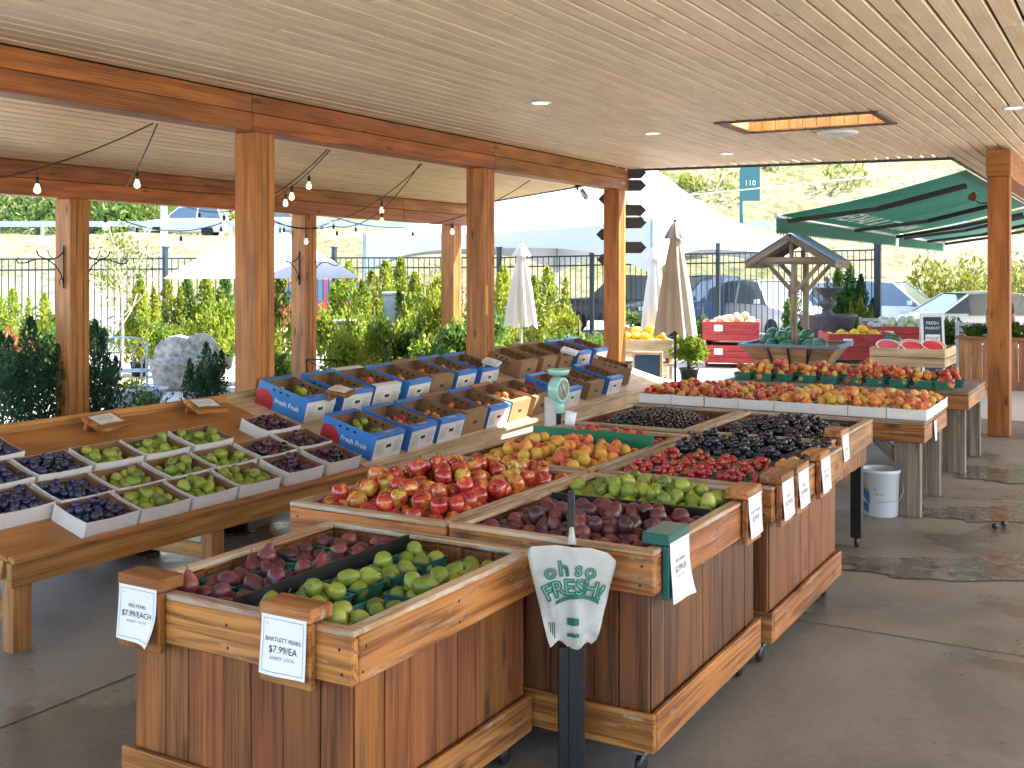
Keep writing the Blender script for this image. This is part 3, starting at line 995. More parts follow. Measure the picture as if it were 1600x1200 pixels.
def put_fruit(kind, pos, frame, label, group, cat=None, upright=0.0, size=0.10, name=None, stems=True, rot=None):
    L, r = FR[kind]
    me, st = L[RND.randrange(len(L))]
    s = 1 + RND.uniform(-size, size)
    if rot is None and 'pear' in kind:      # pears lie on their sides or bottom up
        q = Rm(RND.uniform(0, 6.28), 'Z') @ Rm(RND.uniform(1.15, 2.5) if RND.random() > upright * 0.45 else RND.uniform(0, 0.6), 'X') @ Rm(RND.uniform(0, 6.28), 'Z')
    elif rot is None:
        if RND.random() < upright:
            q = Euler((RND.gauss(0, 0.3), RND.gauss(0, 0.3), RND.uniform(0, 6.28))).to_matrix().to_4x4()
        else:
            q = Euler((RND.uniform(0, 6.28), RND.uniform(-1.3, 1.3), RND.uniform(0, 6.28))).to_matrix().to_4x4()
    else:
        q = rot
    o = link(name or kind, me, None, frame @ T(pos) @ q @ Matrix.Diagonal((s * RND.uniform(0.95, 1.05), s * RND.uniform(0.95, 1.05), s * RND.uniform(0.93, 1.06), 1)))
    tag(o, label, cat or kind.split('_')[-1], group)
    if st is not None and stems and RND.random() < 0.75:
        link('stem', st, o)
    FCOUNT[kind] = FCOUNT.get(kind, 0) + 1
    return o

def pile(kind, n, rect, frame, label, group, mound=0.0, zmax=9.9, seed=1, upright=0.0, K=26, stems=True, soft=0.9, pick=None, name=None):
    P = deposit(n, FR[kind][1], rect, mound, K, zmax, seed, soft)
    for p in P:
        kd = pick() if pick else kind
        put_fruit(kd, p, frame, label, group, upright=upright, stems=stems, name=name)
    return P

# ================================================================== BASKETS, TRAYS, CARTONS
def open_box(name, w, d, h, t, m_out, m_in, taper=1.0, lip=0.0, dip=0.0):
    """open tray: outer and inner walls; dip lowers the middle of the long sides"""
    vs, fs, fm = [], [], []
    def ring(sx, sy, z, dp=0.0):
        i = len(vs)
        pts = []
        for (a, b) in (((-1, -1), (1, -1)), ((1, -1), (1, 1)), ((1, 1), (-1, 1)), ((-1, 1), (-1, -1))):
            for k in range(3):
                u = k / 3
                x = a[0] + (b[0] - a[0]) * u
                y = a[1] + (b[1] - a[1]) * u
                vs.append((x * sx, y * sy, z - dp * (1 if k else 0)))
        return i
    n = 12
    R0 = ring(w / 2 * taper, d / 2 * taper, 0)
    R1 = ring(w / 2, d / 2, h, dip)
    R2 = ring(w / 2 - t, d / 2 - t, h, dip)
    R3 = ring((w / 2 - t) * taper, (d / 2 - t) * taper, t)
    def quad(a, b, mi, flip=False):
        for k in range(n):
            k2 = (k + 1) % n
            fs.append((a + k, a + k2, b + k2, b + k)); fm.append(mi)
    quad(R0, R1, 0); quad(R1, R2, 2); quad(R2, R3, 1)
    fs.append(tuple(R0 + k for k in range(n))[::-1]); fm.append(0)
    fs.append(tuple(R3 + k for k in range(n))); fm.append(1)
    mats = [m_out, m_in, m_in if m_out is not M['cardwhite'] else m_out]
    return pydata(name, vs, fs, mats, fm)

BASKET = open_box('fruit_basket', 0.185, 0.15, 0.075, 0.006, M['teal'], M['teal'], 0.8)
BASKET_R = tube_mesh('rim', [(-0.094, -0.077, 0.073), (0.094, -0.077, 0.073), (0.094, 0.077, 0.073), (-0.094, 0.077, 0.073), (-0.094, -0.077, 0.073)], 0.005, M['teal'], 5)
TRAY = open_box('white_tray', 0.365, 0.272, 0.095, 0.004, M['cardwhite'], M['cardin'], 1.0, dip=0.006)
TRAY2 = open_box('white_tray', 0.30, 0.355, 0.085, 0.004, M['cardwhite'], M['cardin'], 1.0, dip=0.004)

def basket(frame, x, y, z, label, group, rz=0.0):
    o = link('fruit_basket', BASKET, None, frame @ T(x, y, z) @ Rm(rz, 'Z'))
    tag(o, label, 'basket', group)
    link('rim', BASKET_R, o)
    return o

# ================================================================== PRICE SIGNS
def paper_mesh(w, h, curl=0.012, nx=6, ny=7, mat=None, corner=0.0):
    vs, fs = [], []
    for j in range(ny + 1):
        for i in range(nx + 1):
            u, v = i / nx, j / ny
            z = curl * (1 - v) ** 2 + 0.004 * math.sin(u * 5 + v * 3) * (1 - v) + corner * max(0, u - v - 0.35) ** 2
            vs.append(((u - 0.5) * w, (v - 1) * h, z))
    for j in range(ny):
        for i in range(nx):
            a = j * (nx + 1) + i
            fs.append((a, a + 1, a + nx + 2, a + nx + 1))
    return pydata('paper', vs, fs, mat or M['white'], smooth=True)

def conform(me, w, h, curl, corner=0.0, lift=0.0015):
    """lay flat print onto the curled sheet"""
    for vv in me.vertices:
        u = vv.co.x / w + 0.5
        v = vv.co.y / h + 1
        vv.co.z = curl * (1 - v) ** 2 + 0.004 * math.sin(u * 5 + v * 3) * (1 - v) + corner * max(0, u - v - 0.35) ** 2 + lift
    return me

def frame_lines(w, h, inset, t):
    vs, fs = [], []
    x0, x1, y0, y1 = -w / 2 + inset, w / 2 - inset, -h + inset, -inset
    n = 8
    def strip(ax, ay, bx, by, dx, dy):
        i = len(vs)
        for k in range(n + 1):
            u = k / n
            x, y = ax + (bx - ax) * u, ay + (by - ay) * u
            vs.append((x, y, 0)); vs.append((x + dx, y + dy, 0))
        for k in range(n):
            a = i + 2 * k
            fs.append((a, a + 1, a + 3, a + 2))
    strip(x0, y0, x1, y0, 0, t); strip(x0, y1, x1, y1, 0, -t)
    strip(x0, y0 + t, x0, y1 - t, t, 0); strip(x1, y0 + t, x1, y1 - t, -t, 0)
    return pydata('border', vs, fs, M['ink'])

def price_lines(l1, l2, l3, k=1.0, tail=None):
    L = [(l1, 0.021 * k, -0.083 * k, 'ink'), (l2, 0.034 * k, -0.117 * k, 'ink'), (l3, 0.0155 * k, -0.146 * k, 'inkgrey'), ('=', 0.018 * k, -0.03 * k, 'inkgrey')]
    return L

def saddle_sign(label, loc, rz, lines, block='rim', w=0.185, h=0.185, bw=0.21, depth=0.11, top=0.045, corner=0.0, curl=0.014):
    """wooden saddle over a bin rim with a printed sheet; local -Y faces the shopper; loc on the rim's outer top edge"""
    t = thing('price_sign', label, 'sign', loc, rz, 'price signs on the bins')
    board(t, 'saddle_top', (0, depth / 2 - 0.03, top / 2 + 0.002), (bw, depth, top), M[block], 'x', bev=0.004)
    board(t, 'saddle_front', (0, -0.0165, -0.102), (bw, 0.026, 0.205), M[block], 'x' if block == 'rim' else 'z', bev=0.003)
    pm = link('paper', paper_mesh(w, h, curl, corner=corner), t, T(0, -0.0315, 0.012) @ Rm(PI / 2, 'X'))
    link('border', conform(frame_lines(w, h, 0.011, 0.0013), w, h, curl, corner), pm)
    for (s, sz, y, mt) in lines:
        me = text_mesh(s, sz, M[mt]).copy()
        if s == '=':
            for v in me.vertices: v.co.x -= w * 0.36
        for v in me.vertices:
            v.co.y += y
        link('lettering', conform(me, w, h, curl, corner, 0.002), pm)
    return t

SCREW = lathe_mesh('screw_head', [(0.0002, 0.001), (0.0045, 0.0008), (0.0055, 0.0), (0.0055, -0.002), (0.0002, -0.002)], M['iron'], 8)
# ================================================================== DISPLAY BINS
def make_bin(label, x0, x1, y0, y1, rim, floor_z, plank_w=0.14, low=0.14, skirt=True, front=True, open_below=False, grp='wooden fruit bins', pm='bin'):
    t = thing('display_bin', label, 'bin', (x0, y0, 0), group=grp)
    w, d = x1 - x0, y1 - y0
    rt, rh = 0.032, 0.15
    # cap strips, mitred look by butting
    ct = 0.02
    for nm, c, s in [('cap', (w / 2, 0.026, rim - ct / 2), (w, 0.052, ct)), ('cap', (w / 2, d - 0.026, rim - ct / 2), (w, 0.052, ct)),
                     ('cap', (0.026, d / 2, rim - ct / 2 - 0.0005), (0.052, d - 0.106, ct)), ('cap', (w - 0.026, d / 2, rim - ct / 2 - 0.0005), (0.052, d - 0.106, ct))]:
        board(t, nm, c, s, M['cap'], bev=0.004)
    zc = rim - ct - 0.001 - rh / 2
    for c, s in [((w / 2, rt / 2, zc), (w, rt, rh)), ((w / 2, d - rt / 2, zc), (w, rt, rh)), ((rt / 2, d / 2, zc), (rt, d - 2 * rt - 0.004, rh)), ((w - rt / 2, d / 2, zc), (rt, d - 2 * rt - 0.004, rh))]:
        board(t, 'rim_board', c, s, M['rim'], bev=0.006)
    # upright planks just inside the rim
    zt = rim - ct - 0.004
    zb = low if not open_below else rim - 0.31
    pt = 0.018
    for side in range(4):
        L = w - 2 * rt - 0.004 if side < 2 else d - 2 * rt - 2 * pt - 0.012
        n = max(2, round(L / plank_w))
        cuts = [0] + [k / n + RND.uniform(-0.12, 0.12) / n for k in range(1, n)] + [1]
        for a, b in zip(cuts[:-1], cuts[1:]):
            m = (a + b) / 2 * L
            wd = (b - a) * L - 0.004
            dz = RND.uniform(-0.004, 0.004)
            jut = RND.uniform(-0.0015, 0.0015)
            if side == 0: c, s = (rt + 0.002 + m, rt + pt / 2 + 0.001 + jut, (zt + zb) / 2 + dz), (wd, pt, zt - zb - 0.01)
            if side == 1: c, s = (rt + 0.002 + m, d - rt - pt / 2 - 0.001 + jut, (zt + zb) / 2 + dz), (wd, pt, zt - zb - 0.01)
            if side == 2: c, s = (rt + pt / 2 + 0.001 + jut, rt + pt + 0.006 + m, (zt + zb) / 2 + dz), (pt, wd, zt - zb - 0.01)
            if side == 3: c, s = (w - rt - pt / 2 - 0.001 + jut, rt + pt + 0.006 + m, (zt + zb) / 2 + dz), (pt, wd, zt - zb - 0.01)
            board(t, 'plank', c, tuple(round(v, 3) for v in s), M[pm], 'z', bev=0.003)
    if not open_below:      # screw heads at the board ends
        for (sx, sy, rz) in ((0.05, 0, 0), (w - 0.05, 0, 0), (w * 0.5, 0, 0), (w, 0.06, 1), (w, d - 0.06, 1), (w, d * 0.52, 1)):
            for dz in (-0.04, 0.035):
                link('screw_head', SCREW, t, T(sx + (0.0005 if rz else RND.uniform(-0.01, 0.01)), sy - (0.0005 if not rz else RND.uniform(-0.01, 0.01)), zc + dz) @ (Rm(PI / 2, 'X') if not rz else Rm(PI / 2, 'Y')))
    i0 = rt + pt + 0.004
    board(t, 'bin_floor', (w / 2, d / 2, floor_z - 0.012), (w - 2 * i0, d - 2 * i0, 0.02), M['inner'], bev=0)
    if skirt:
        for c, s in [((w / 2, rt / 2 - 0.004, low + 0.07), (w, 0.024, 0.145)), ((w - rt / 2 + 0.006, d / 2, low + 0.07), (0.024, d - 0.06, 0.145))]:
            board(t, 'base_board', c, s, M['rim'], bev=0.005)
    for sx in (0.09, w - 0.09):
        for sy in (0.09, d - 0.09):
            lg = board(t, 'leg', (sx, sy, (low + 0.06 + floor_z - 0.03) / 2 if not open_below else (0.08 + rim - 0.3) / 2), (0.075, 0.075, (floor_z - 0.03 - low - 0.06) if not open_below else rim - 0.38), M['black'], 'z')
            cs = link('caster', lathe_mesh('caster', [(0.001, -0.013), (0.034, -0.013), (0.04, -0.008), (0.04, 0.008), (0.034, 0.013), (0.001, 0.013)], M['black'], 12), t, T(sx, sy, 0.05) @ Rm(PI / 2, 'Y'))
            link('fork', box_mesh(0.05, 0.036, 0.012, M['steel'], 0.002), cs, Rm(-PI / 2, 'Y') @ T(0, 0, 0.046))
    return t

# front bin: pears in baskets
B1 = (-3.11, -2.08, 2.63, 3.79)
make_bin('wooden bin in front holding baskets of red and green pears', *B1, 0.85, 0.725)
I4 = Matrix.Identity(4)
def wall_board(parent, name, c, s, mat, rz=0.0):
    return board(parent, name, c, s, mat, rot=Rm(rz, 'Z'))
dv = link('divider', box_mesh(0.012, 1.0, 0.135, M['black'], 0.002), None, T(-2.635, 3.21, 0.79) @ Rm(0.01, 'Z'))
tag(dv, 'black divider board between red and green pears in the front bin', 'divider')
ROWW = ['nearest the price signs', 'second from the front', 'third from the front', 'fourth from the front', 'at the back rim']
seed = 3
for col, (bx, kind, word) in enumerate([(-2.945, 'red_pear', 'red'), (-2.745, 'red_pear', 'red'), (-2.52, 'green_pear', 'green'), (-2.25, 'green_pear', 'green')]):
    for row in range(5):
        by = 2.79 + row * 0.205 + RND.uniform(-0.012, 0.012)
        side = ['along the left rim', 'beside the black divider', 'beside the black divider', 'along the right rim'][col]
        fb = basket(I4, bx + RND.uniform(-0.008, 0.008), by, 0.727, 'green basket of %s pears %s, %s' % (word, side, ROWW[row]), 'pear baskets in the front bin', PI / 2 * (col in ()) + RND.uniform(-0.08, 0.08))
        seed += 1
        n = 6
        if (col, row) in ((3, 1), (3, 4)): n = 3
        pile(kind, n, (-0.088, 0.088, -0.085, 0.085), T(bx, by, 0.752), '%s pear in front bin basket %s, %s' % (word, side, ROWW[row]), 'pears in the front bin', mound=0.05, seed=seed, upright=0.2, soft=0.84)

# pear bin
B2 = (-2.50, -1.58, 3.80, 5.16)
make_bin('wooden bin of loose red pears and green pears behind the bag stand', *B2, 0.90, 0.775, pm='bindark')
dv = link('divider', box_mesh(0.78, 0.012, 0.15, M['black'], 0.002), None, T(-2.04, 4.60, 0.825) @ Rm(0.03, 'Z'))
tag(dv, 'black divider board between loose red pears and loose green pears', 'divider')
pile('red_pear', 118, (-0.405, 0.405, -0.37, 0.37), T(-2.04, 4.225, 0.815), 'loose red pear heaped in front of the black divider in the pear bin', 'loose red pears', mound=0.06, seed=40, upright=0.15, K=14)
pile('green_pear', 84, (-0.405, 0.405, -0.24, 0.24), T(-2.04, 4.86, 0.825), 'loose green pear heaped behind the black divider in the pear bin', 'loose green pears', mound=0.06, seed=41, upright=0.15, K=14)

# apple bin
B3 = (-3.37, -2.515, 3.80, 5.15)
make_bin('wooden bin heaped with red and yellow apples', *B3, 0.90, 0.79)
pile('apple', 175, (-0.37, 0.37, -0.62, 0.62), T(-2.94, 4.475, 0.812), 'red and yellow apple heaped in the wooden apple bin', 'apples in the bin', mound=0.09, seed=42, upright=0.6, K=12)

# peach and nectarine bin
B4 = (-3.47, -2.515, 5.19, 6.66)
make_bin('wooden bin of peaches and nectarines split by a green board', *B4, 0.90, 0.80)
dv = link('divider', box_mesh(0.84, 0.014, 0.17, M['greenboard'], 0.002), None, T(-2.97, 6.14, 0.875) @ Rm(-0.02, 'Z'))
tag(dv, 'bright green board dividing peaches from nectarines', 'divider')
pile('peach', 150, (-0.415, 0.415, -0.42, 0.42), T(-2.99, 5.68, 0.82), 'yellow and red peach heaped before the green divider board', 'peaches in the bin', mound=0.09, seed=43, K=12)
pile('nectarine', 68, (-0.42, 0.42, -0.215, 0.215), T(-2.99, 6.385, 0.82), 'red nectarine heaped behind the green divider board', 'nectarines in the bin', mound=0.07, seed=44, K=12)

# plum basket bin
B5 = (-2.49, -1.55, 5.22, 6.66)
make_bin('wooden bin of small plums in green baskets, with two rows of price signs', *B5, 0.90, 0.82)
BROW = ['next to the pear bin', 'in the second row from the pear bin', 'in the third row from the pear bin', 'in the row nearest the dark plum bin']
for row in range(6):
    for colm in range(5):
        bx = -2.40 + 0.088 + colm * 0.168
        by = 5.36 + row * 0.228
        kind = 'cherry_plum' if row < 3 else 'black_plum'
        wd = {'cherry_plum': 'small red cherry plums', 'black_plum': 'black plums'}[kind]
        rowp = ['row nearest the pears', 'second row from the pears', 'third row from the pears', 'third row before the black plum bin', 'second row before the black plum bin', 'row nearest the black plum bin'][row]
        colp = ['leftmost', 'second from left', 'middle', 'second from right', 'rightmost'][colm]
        fb = basket(I4, bx, by, 0.822, 'green basket of %s, %s, %s' % (wd, colp, rowp), 'plum baskets', PI / 2 + RND.uniform(-0.05, 0.05))
        seed += 1
        yel = (row == 2 and colm == 4)
        pick = (lambda: 'yellow_plum' if RND.random() < 0.8 else 'cherry_plum') if yel else None
        pile(kind, 23 if kind == 'cherry_plum' else 16, (-0.078, 0.078, -0.092, 0.092), T(bx, by, 0.862), ('small yellow plum in the rightmost basket behind the red ones' if yel else '%s in %s basket, %s' % (wd[:-1], colp, rowp)), 'plums in baskets', mound=0.05, seed=seed, pick=pick, K=12)

# dark plum bin and cherry bin
B6 = (-2.555, -1.64, 6.76, 7.95)
make_bin('open-legged wooden bin heaped with black plums', *B6, 0.91, 0.82, skirt=False, open_below=True)
P = deposit(560, 0.0235, (-0.40, 0.40, -0.53, 0.53), 0.11, 10, seed=50, soft=0.9)
order = sorted(range(len(P)), key=lambda i: -P[i][2])
n_ind = 300 - FCOUNT.get('black_plum', 0)
fr6 = T(-2.10, 7.355, 0.822)
for i in order[:max(0, n_ind)]:
    put_fruit('black_plum', P[i], fr6, 'glossy black plum heaped in the open-legged plum bin', 'black plums in the bin')
def merged(name, mesh, mats4, mat):
    """many copies of one mesh joined into a single mesh"""
    bv = np.array([v.co[:] for v in mesh.vertices])
    bf = [tuple(p.vertices) for p in mesh.polygons]
    vs, fs = [], []
    for Mx in mats4:
        A = np.array(Mx)
        o = len(vs)
        vs.extend((bv @ A[:3, :3].T + A[:3, 3]).tolist())
        fs.extend([tuple(i + o for i in f) for f in bf])
    return pydata(name, vs, fs, mat, smooth=True)
rest = [fr6 @ T(P[i]) for i in order[max(0, n_ind):]]
if rest:
    lowm = lathe_mesh('plum', smooth_prof(scaled(ROUND, 0.0235), 6), M['blackplum'], 8)
    tag(link('black_plums', merged('black_plums', lowm, rest, M['blackplum'])), 'lower layer of black plums in the open-legged bin', 'plums', kind='stuff')
B7 = (-3.50, -2.575, 6.76, 7.95)
make_bin('wooden bin heaped with small dark cherries', *B7, 0.91, 0.83, skirt=False, open_below=True)
P = deposit(2200, 0.0125, (-0.40, 0.40, -0.53, 0.53), 0.14, 6, seed=51, soft=0.9)
lowm = lathe_mesh('cherry', smooth_prof(scaled(ROUND, 0.0125), 5), M['cherry'], 7)
tag(link('cherries', merged('cherries', lowm, [T(-3.04, 7.355, 0.832) @ T(p) for p in P], M['cherry'])), 'heap of small dark cherries in the wooden bin', 'cherries', kind='stuff')
rg = random.Random(5)
sv = []
for p in P:
    if p[2] > 0.05 and rg.random() < 0.4:
        a = rg.uniform(0, 6.28); l = 0.035
        sv.append((Vector(p) + Vector((-3.04, 7.355, 0.84)), Vector((math.cos(a) * l, math.sin(a) * l, rg.uniform(0.005, 0.03)))))
vs, fs = [], []
for a, dd in sv:
    s = dd.cross(Vector((0, 0, 1))).normalized() * 0.0009
    o = len(vs)
    vs += [a - s, a + s, a + dd + s, a + dd - s]
    fs.append((o, o + 1, o + 2, o + 3))
M['cstem'] = plain('cherry stalk', (0.16, 0.2, 0.05), 0.7)
tag(link('cherry_stalks', pydata('cherry_stalks', vs, fs, M['cstem'])), 'thin green stalks among the dark cherries', 'stalks', kind='stuff')

# signs on the bins
saddle_sign('paper sign RED PEARS $7.99 on a dark saddle, left corner of the front bin', (-2.985, 2.628, 0.856), 0.0, price_lines('RED PEARS', '$7.99/EACH', 'BASKET  LOCAL', 0.82), block='bin', corner=0.10)
saddle_sign('paper sign BARTLETT PEARS $7.99 on the rim of the front bin', (-2.325, 2.628, 0.856), 0.0, price_lines('BARTLETT PEARS', '$7.99/EA', 'BASKET  LOCAL', 0.9), block='rim')
saddle_sign('paper sign RED PEARS $2.99 under a green saddle on the pear bin', (-1.578, 3.98, 0.905), PI / 2, price_lines('RED PEARS', '$2.99/LB', 'BC #1  LOCAL', 0.95), block='greentop', w=0.20, h=0.23, bw=0.22, corner=0.05)
saddle_sign('paper sign BARTLETT PEARS $2.99 near the far end of the pear bin', (-1.578, 4.93, 0.905), PI / 2, price_lines('BARTLETT PEARS', '$2.99/LB', 'BC #1  LOCAL', 0.9), block='rim', w=0.19)
saddle_sign('nearer of two adjoining paper signs on the small plum bin', (-1.548, 5.37, 0.905), PI / 2, price_lines('PLUMS', '$12.99/EA', 'BASKET  LOCAL', 0.95), block='rim', w=0.20, bw=0.22)
saddle_sign('farther of two adjoining paper signs on the small plum bin', (-1.548, 5.66, 0.908), PI / 2, price_lines('PLUMS', '$14.99/EA', 'BASKET  LOCAL', 0.95), block='rim', w=0.20, bw=0.23)
saddle_sign('paper sign alone at the far end of the small plum bin', (-1.548, 6.12, 0.905), PI / 2, price_lines('BLACK PLUMS', '$7.99/EA', 'BASKET  LOCAL', 0.9), block='rim', w=0.2)
saddle_sign('small wooden saddle sign on the black plum bin rim', (-1.638, 6.98, 0.915), PI / 2, price_lines('PLUMS', '$2.99/LB', 'LOCAL', 0.8), block='rim', w=0.17, h=0.16)

# ================================================================== SLOPED TABLES ON THE LEFT
def frame3(o, ex, ey, ez):
    m = Matrix.Identity(4)
    for i in range(3):
        m[i][0], m[i][1], m[i][2], m[i][3] = ex[i], ey[i], ez[i], o[i]
    return m
SLOPE = rad(16.4)
def slope_frame(p, ang):
    """local x runs along the table's front edge, y up the slope, z out of it"""
    ex = Vector((-math.sin(ang), math.cos(ang), 0))
    back = Vector((-math.cos(ang), -math.sin(ang), 0))
    ey = back * math.cos(SLOPE) + Vector((0, 0, math.sin(SLOPE)))
    return frame3(p, ex, ey, ex.cross(ey))
def sloped_table(label, p0, ang, L, depth, mat_top, mat_lip, z0=0.5):
    base = T(p0[0], p0[1], 0) @ Rm(ang, 'Z')
    t = thing('display_table', label, 'table', M=base, group='sloped display tables')
    fr = base.inverted() @ slope_frame((p0[0], p0[1], z0), ang)
    # deck of two sheets, front lip and apron, raised back rail
    n = max(1, round(L / 2.4))
    for k in range(n):
        a, b = L * k / n, L * (k + 1) / n
        o = board(t, 'deck_panel', (0, 0, 0), ((b - a) - 0.003, depth, 0.018), mat_top, 'x', bev=0.002)
        o.matrix_basis = fr @ T((a + b) / 2, depth / 2, -0.0095)
    o = board(t, 'front_lip', (0, 0, 0), (L, 0.05, 0.028), mat_lip, 'x'); o.matrix_basis = fr @ T(L / 2, -0.028, 0.004)
    o = board(t, 'front_rail', (0, 0, 0), (L - 0.01, 0.04, 0.125), mat_lip, 'x'); o.matrix_basis = base.inverted() @ T(p0[0], p0[1], z0) @ Rm(ang, 'Z') @ T(0.004, L / 2, -0.085) @ AX['y']
    o = board(t, 'back_rail', (0, 0, 0), (L, 0.035, 0.09), mat_lip, 'x'); o.matrix_basis = fr @ T(L / 2, depth + 0.019, 0.006)
    for e in (0.02, L - 0.02):
        o = board(t, 'end_board', (0, 0, 0), (depth - 0.04, 0.035, 0.11), mat_lip, 'x'); o.matrix_basis = fr @ T(e, depth / 2 + 0.01, -0.078) @ Rm(PI / 2, 'Z')
    # legs
    cd = depth * math.cos(SLOPE)
    for s in (0.1, L / 2, L - 0.1):
        board(t, 'leg', (-0.06, s, (z0 - 0.09) / 2), (0.09, 0.11, z0 - 0.09), mat_lip, 'z')
        hb = z0 + math.sin(SLOPE) * depth - 0.1
        board(t, 'leg', (-cd + 0.1, s, hb / 2), (0.09, 0.11, hb), mat_lip, 'z')
        board(t, 'foot_rail', (-cd / 2, s, 0.2), (cd - 0.25, 0.04, 0.09), mat_lip, 'x')
    return t

T1P = (-4.95, 3.48)
sloped_table('low sloped plywood table of plum and pear trays at the left', T1P, 0.0, 2.93, 1.45, M['ply'], M['lip'])
F1 = slope_frame((T1P[0], 0, 0.5), 0.0)       # x is the world Y here
rowname = {1: 'front row', 2: 'middle row', 3: 'back row', 4: 'topmost place'}
trays = [(1, 4.12, .142, 'P'), (1, 4.51, .142, 'G'), (1, 4.90, .142, 'G'), (1, 5.30, .145, 'G'), (1, 5.76, .16, 'R'), (1, 6.19, .17, 'R'),
         (2, 3.78, .43, 'P'), (2, 4.18, .43, 'P'), (2, 4.57, .43, 'G'), (2, 4.98, .44, 'G'), (2, 5.38, .44, 'G'), (2, 5.80, .455, 'R'), (2, 6.21, .475, 'R'),
         (3, 3.88, .76, 'P'), (3, 4.28, .77, 'P'), (3, 4.69, .78, 'G'), (3, 5.08, .78, 'G'), (3, 5.50, .79, 'G'), (3, 6.22, .80, 'R'), (4, 4.05, 1.10, 'P')]
cnt = {}
ordn = ['first', 'second', 'third', 'fourth', 'fifth', 'sixth', 'seventh']
for (row, s, d, k) in trays:
    cnt[(row, k)] = cnt.get((row, k), 0) + 1
    what = {'P': 'small blue plums', 'G': 'green pears', 'R': 'dark red plums'}[k]
    kind = {'P': 'blue_plum', 'G': 'green_pear', 'R': 'red_plum'}[k]
    where = '%s from left, %s of sloped table' % (ordn[cnt[(row, k)] - 1], rowname[row])
    rz = RND.uniform(-0.03, 0.03)
    fr = F1 @ T(s, d, 0.001) @ Rm(rz, 'Z')
    o = link('fruit_tray', TRAY, None, fr)
    tag(o, 'white cardboard tray of %s, %s' % (what, where), 'tray', 'white trays on the sloped table')
    seed += 1
    n, md, zm = {'P': (44, 0.012, 0.12), 'G': (15, 0.02, 0.16), 'R': (19, 0.02, 0.14)}[k]
    pile(kind, n, (-0.176, 0.176, -0.13, 0.13), fr @ T(0, 0, {'P': 0.03, 'G': 0.012, 'R': 0.025}[k]), '%s in %s tray %s' % ({'P': 'blue plum', 'G': 'green pear', 'R': 'red plum'}[k], {'P': 'blue plum', 'G': 'pear', 'R': 'red plum'}[k], where), 'fruit in trays on the sloped table', mound=md, seed=seed, K=16, zmax=zm, upright=0.1)

def wedge_sign(label, fr, lines, w=0.27, d=0.20, mat='rim', pw=0.20, ph=0.125):
    t = thing('price_sign', label, 'sign', M=fr, group='board signs on the tables')
    board(t, 'sign_board', (0, 0, 0), (w, d, 0.03), M[mat], 'x', bev=0.004)
    pm = link('paper', paper_mesh(pw, ph, 0.004), t, T(0, ph / 2 + 0.012, 0.0165))
    link('border', conform(frame_lines(pw, ph, 0.008, 0.0012), pw, ph, 0.004), pm)
    for (s, sz, y) in lines:
        me = text_mesh(s, sz, M['ink']).copy()
        for v in me.vertices: v.co.y += y
        link('lettering', conform(me, pw, ph, 0.004, 0, 0.002), pm)
    board(t, 'prop', (0, d / 2 - 0.03, -0.045), (w * 0.8, 0.03, 0.075), M[mat], 'x')
    return t
wl = lambda a, b, c: [(a, 0.018, -0.035), (b, 0.026, -0.064), (c, 0.012, -0.093)]
wedge_sign('wooden board sign behind the first green pear tray', F1 @ T(5.06, 1.25, 0.075) @ Rm(0.12, 'X') @ Rm(0.1, 'Z'), wl('BARTLETT PEARS', '$24.99/CASE', 'LOCAL'))
wedge_sign('wooden board sign behind the rightmost green pear trays, near thick post', F1 @ T(6.0, 1.28, 0.075) @ Rm(0.12, 'X') @ Rm(-0.1, 'Z'), wl('BARTLETT PEARS', '$24.99/CASE', 'LOCAL'))
wedge_sign('wooden board sign for plums cut by the left picture edge', F1 @ T(3.70, 1.02, 0.12) @ Rm(0.35, 'X'), [('PRUNE PLUMS', 0.03, -0.05), ('$29.99/EA', 0.045, -0.105), ('BOX  LOCAL', 0.02, -0.155)], w=0.34, d=0.30, pw=0.30, ph=0.21)

T2A = rad(3.6)
T2P = (-4.99, 6.48)
sloped_table('long sloped table of fruit cartons beside the posts', T2P, T2A, 7.15, 1.45, M['pale'], M['pale'])
F2 = slope_frame((T2P[0], T2P[1], 0.5), T2A)

def face_frame(o, right, up):
    right, up = Vector(right), Vector(up)
    return frame3(o, right, up, right.cross(up))
CW, CD, CH = 0.405, 0.50, 0.20
def carton_body(name, m_side, m_end):
    """open carton with a wall thickness: sides, ends and inside differ in colour"""
    vs, fs, fm = [], [], []
    t = 0.006
    w, d, h = CW / 2, CD / 2, CH
    O = [(-w, -d), (w, -d), (w, d), (-w, d)]
    I = [(-w + t, -d + t), (w - t, -d + t), (w - t, d - t), (-w + t, d - t)]
    for z, P_ in ((0, O), (h, O), (h, I), (t, I)):
        vs += [(a, b, z) for a, b in P_]
    for k in range(4):
        k2 = (k + 1) % 4
        fs.append((k, k2, 4 + k2, 4 + k)); fm.append(1 if k in (0, 2) else 0)
        fs.append((4 + k, 4 + k2, 8 + k2, 8 + k)); fm.append(2)
        fs.append((8 + k, 8 + k2, 12 + k2, 12 + k)); fm.append(2)
    fs.append((3, 2, 1, 0)); fm.append(2)
    fs.append((12, 13, 14, 15)); fm.append(2)
    return pydata(name, vs, fs, [m_side, m_end, M['cardin']], fm)
BODY = {'blue': carton_body('carton_body', M['blue'], M['cardwhite']), 'brown': carton_body('carton_body', M['card'], M['card']), 'white': carton_body('carton_body', M['blue'], M['cardwhite'])}
def disc_part(r, cut_lo, cut_l, n=40):
    """round motif clipped at the carton's edges (y down to cut_lo)"""
    vs = [(0, max(0, cut_lo), 0)]
    for k in range(n + 1):
        a = -PI / 2 + 2 * PI * k / n
        vs.append((max(r * math.cos(a), cut_l), max(r * math.sin(a), cut_lo), 0))
    return pydata('motif', vs, [(0, k, k + 1) for k in range(1, n + 1)], M['redprint'])
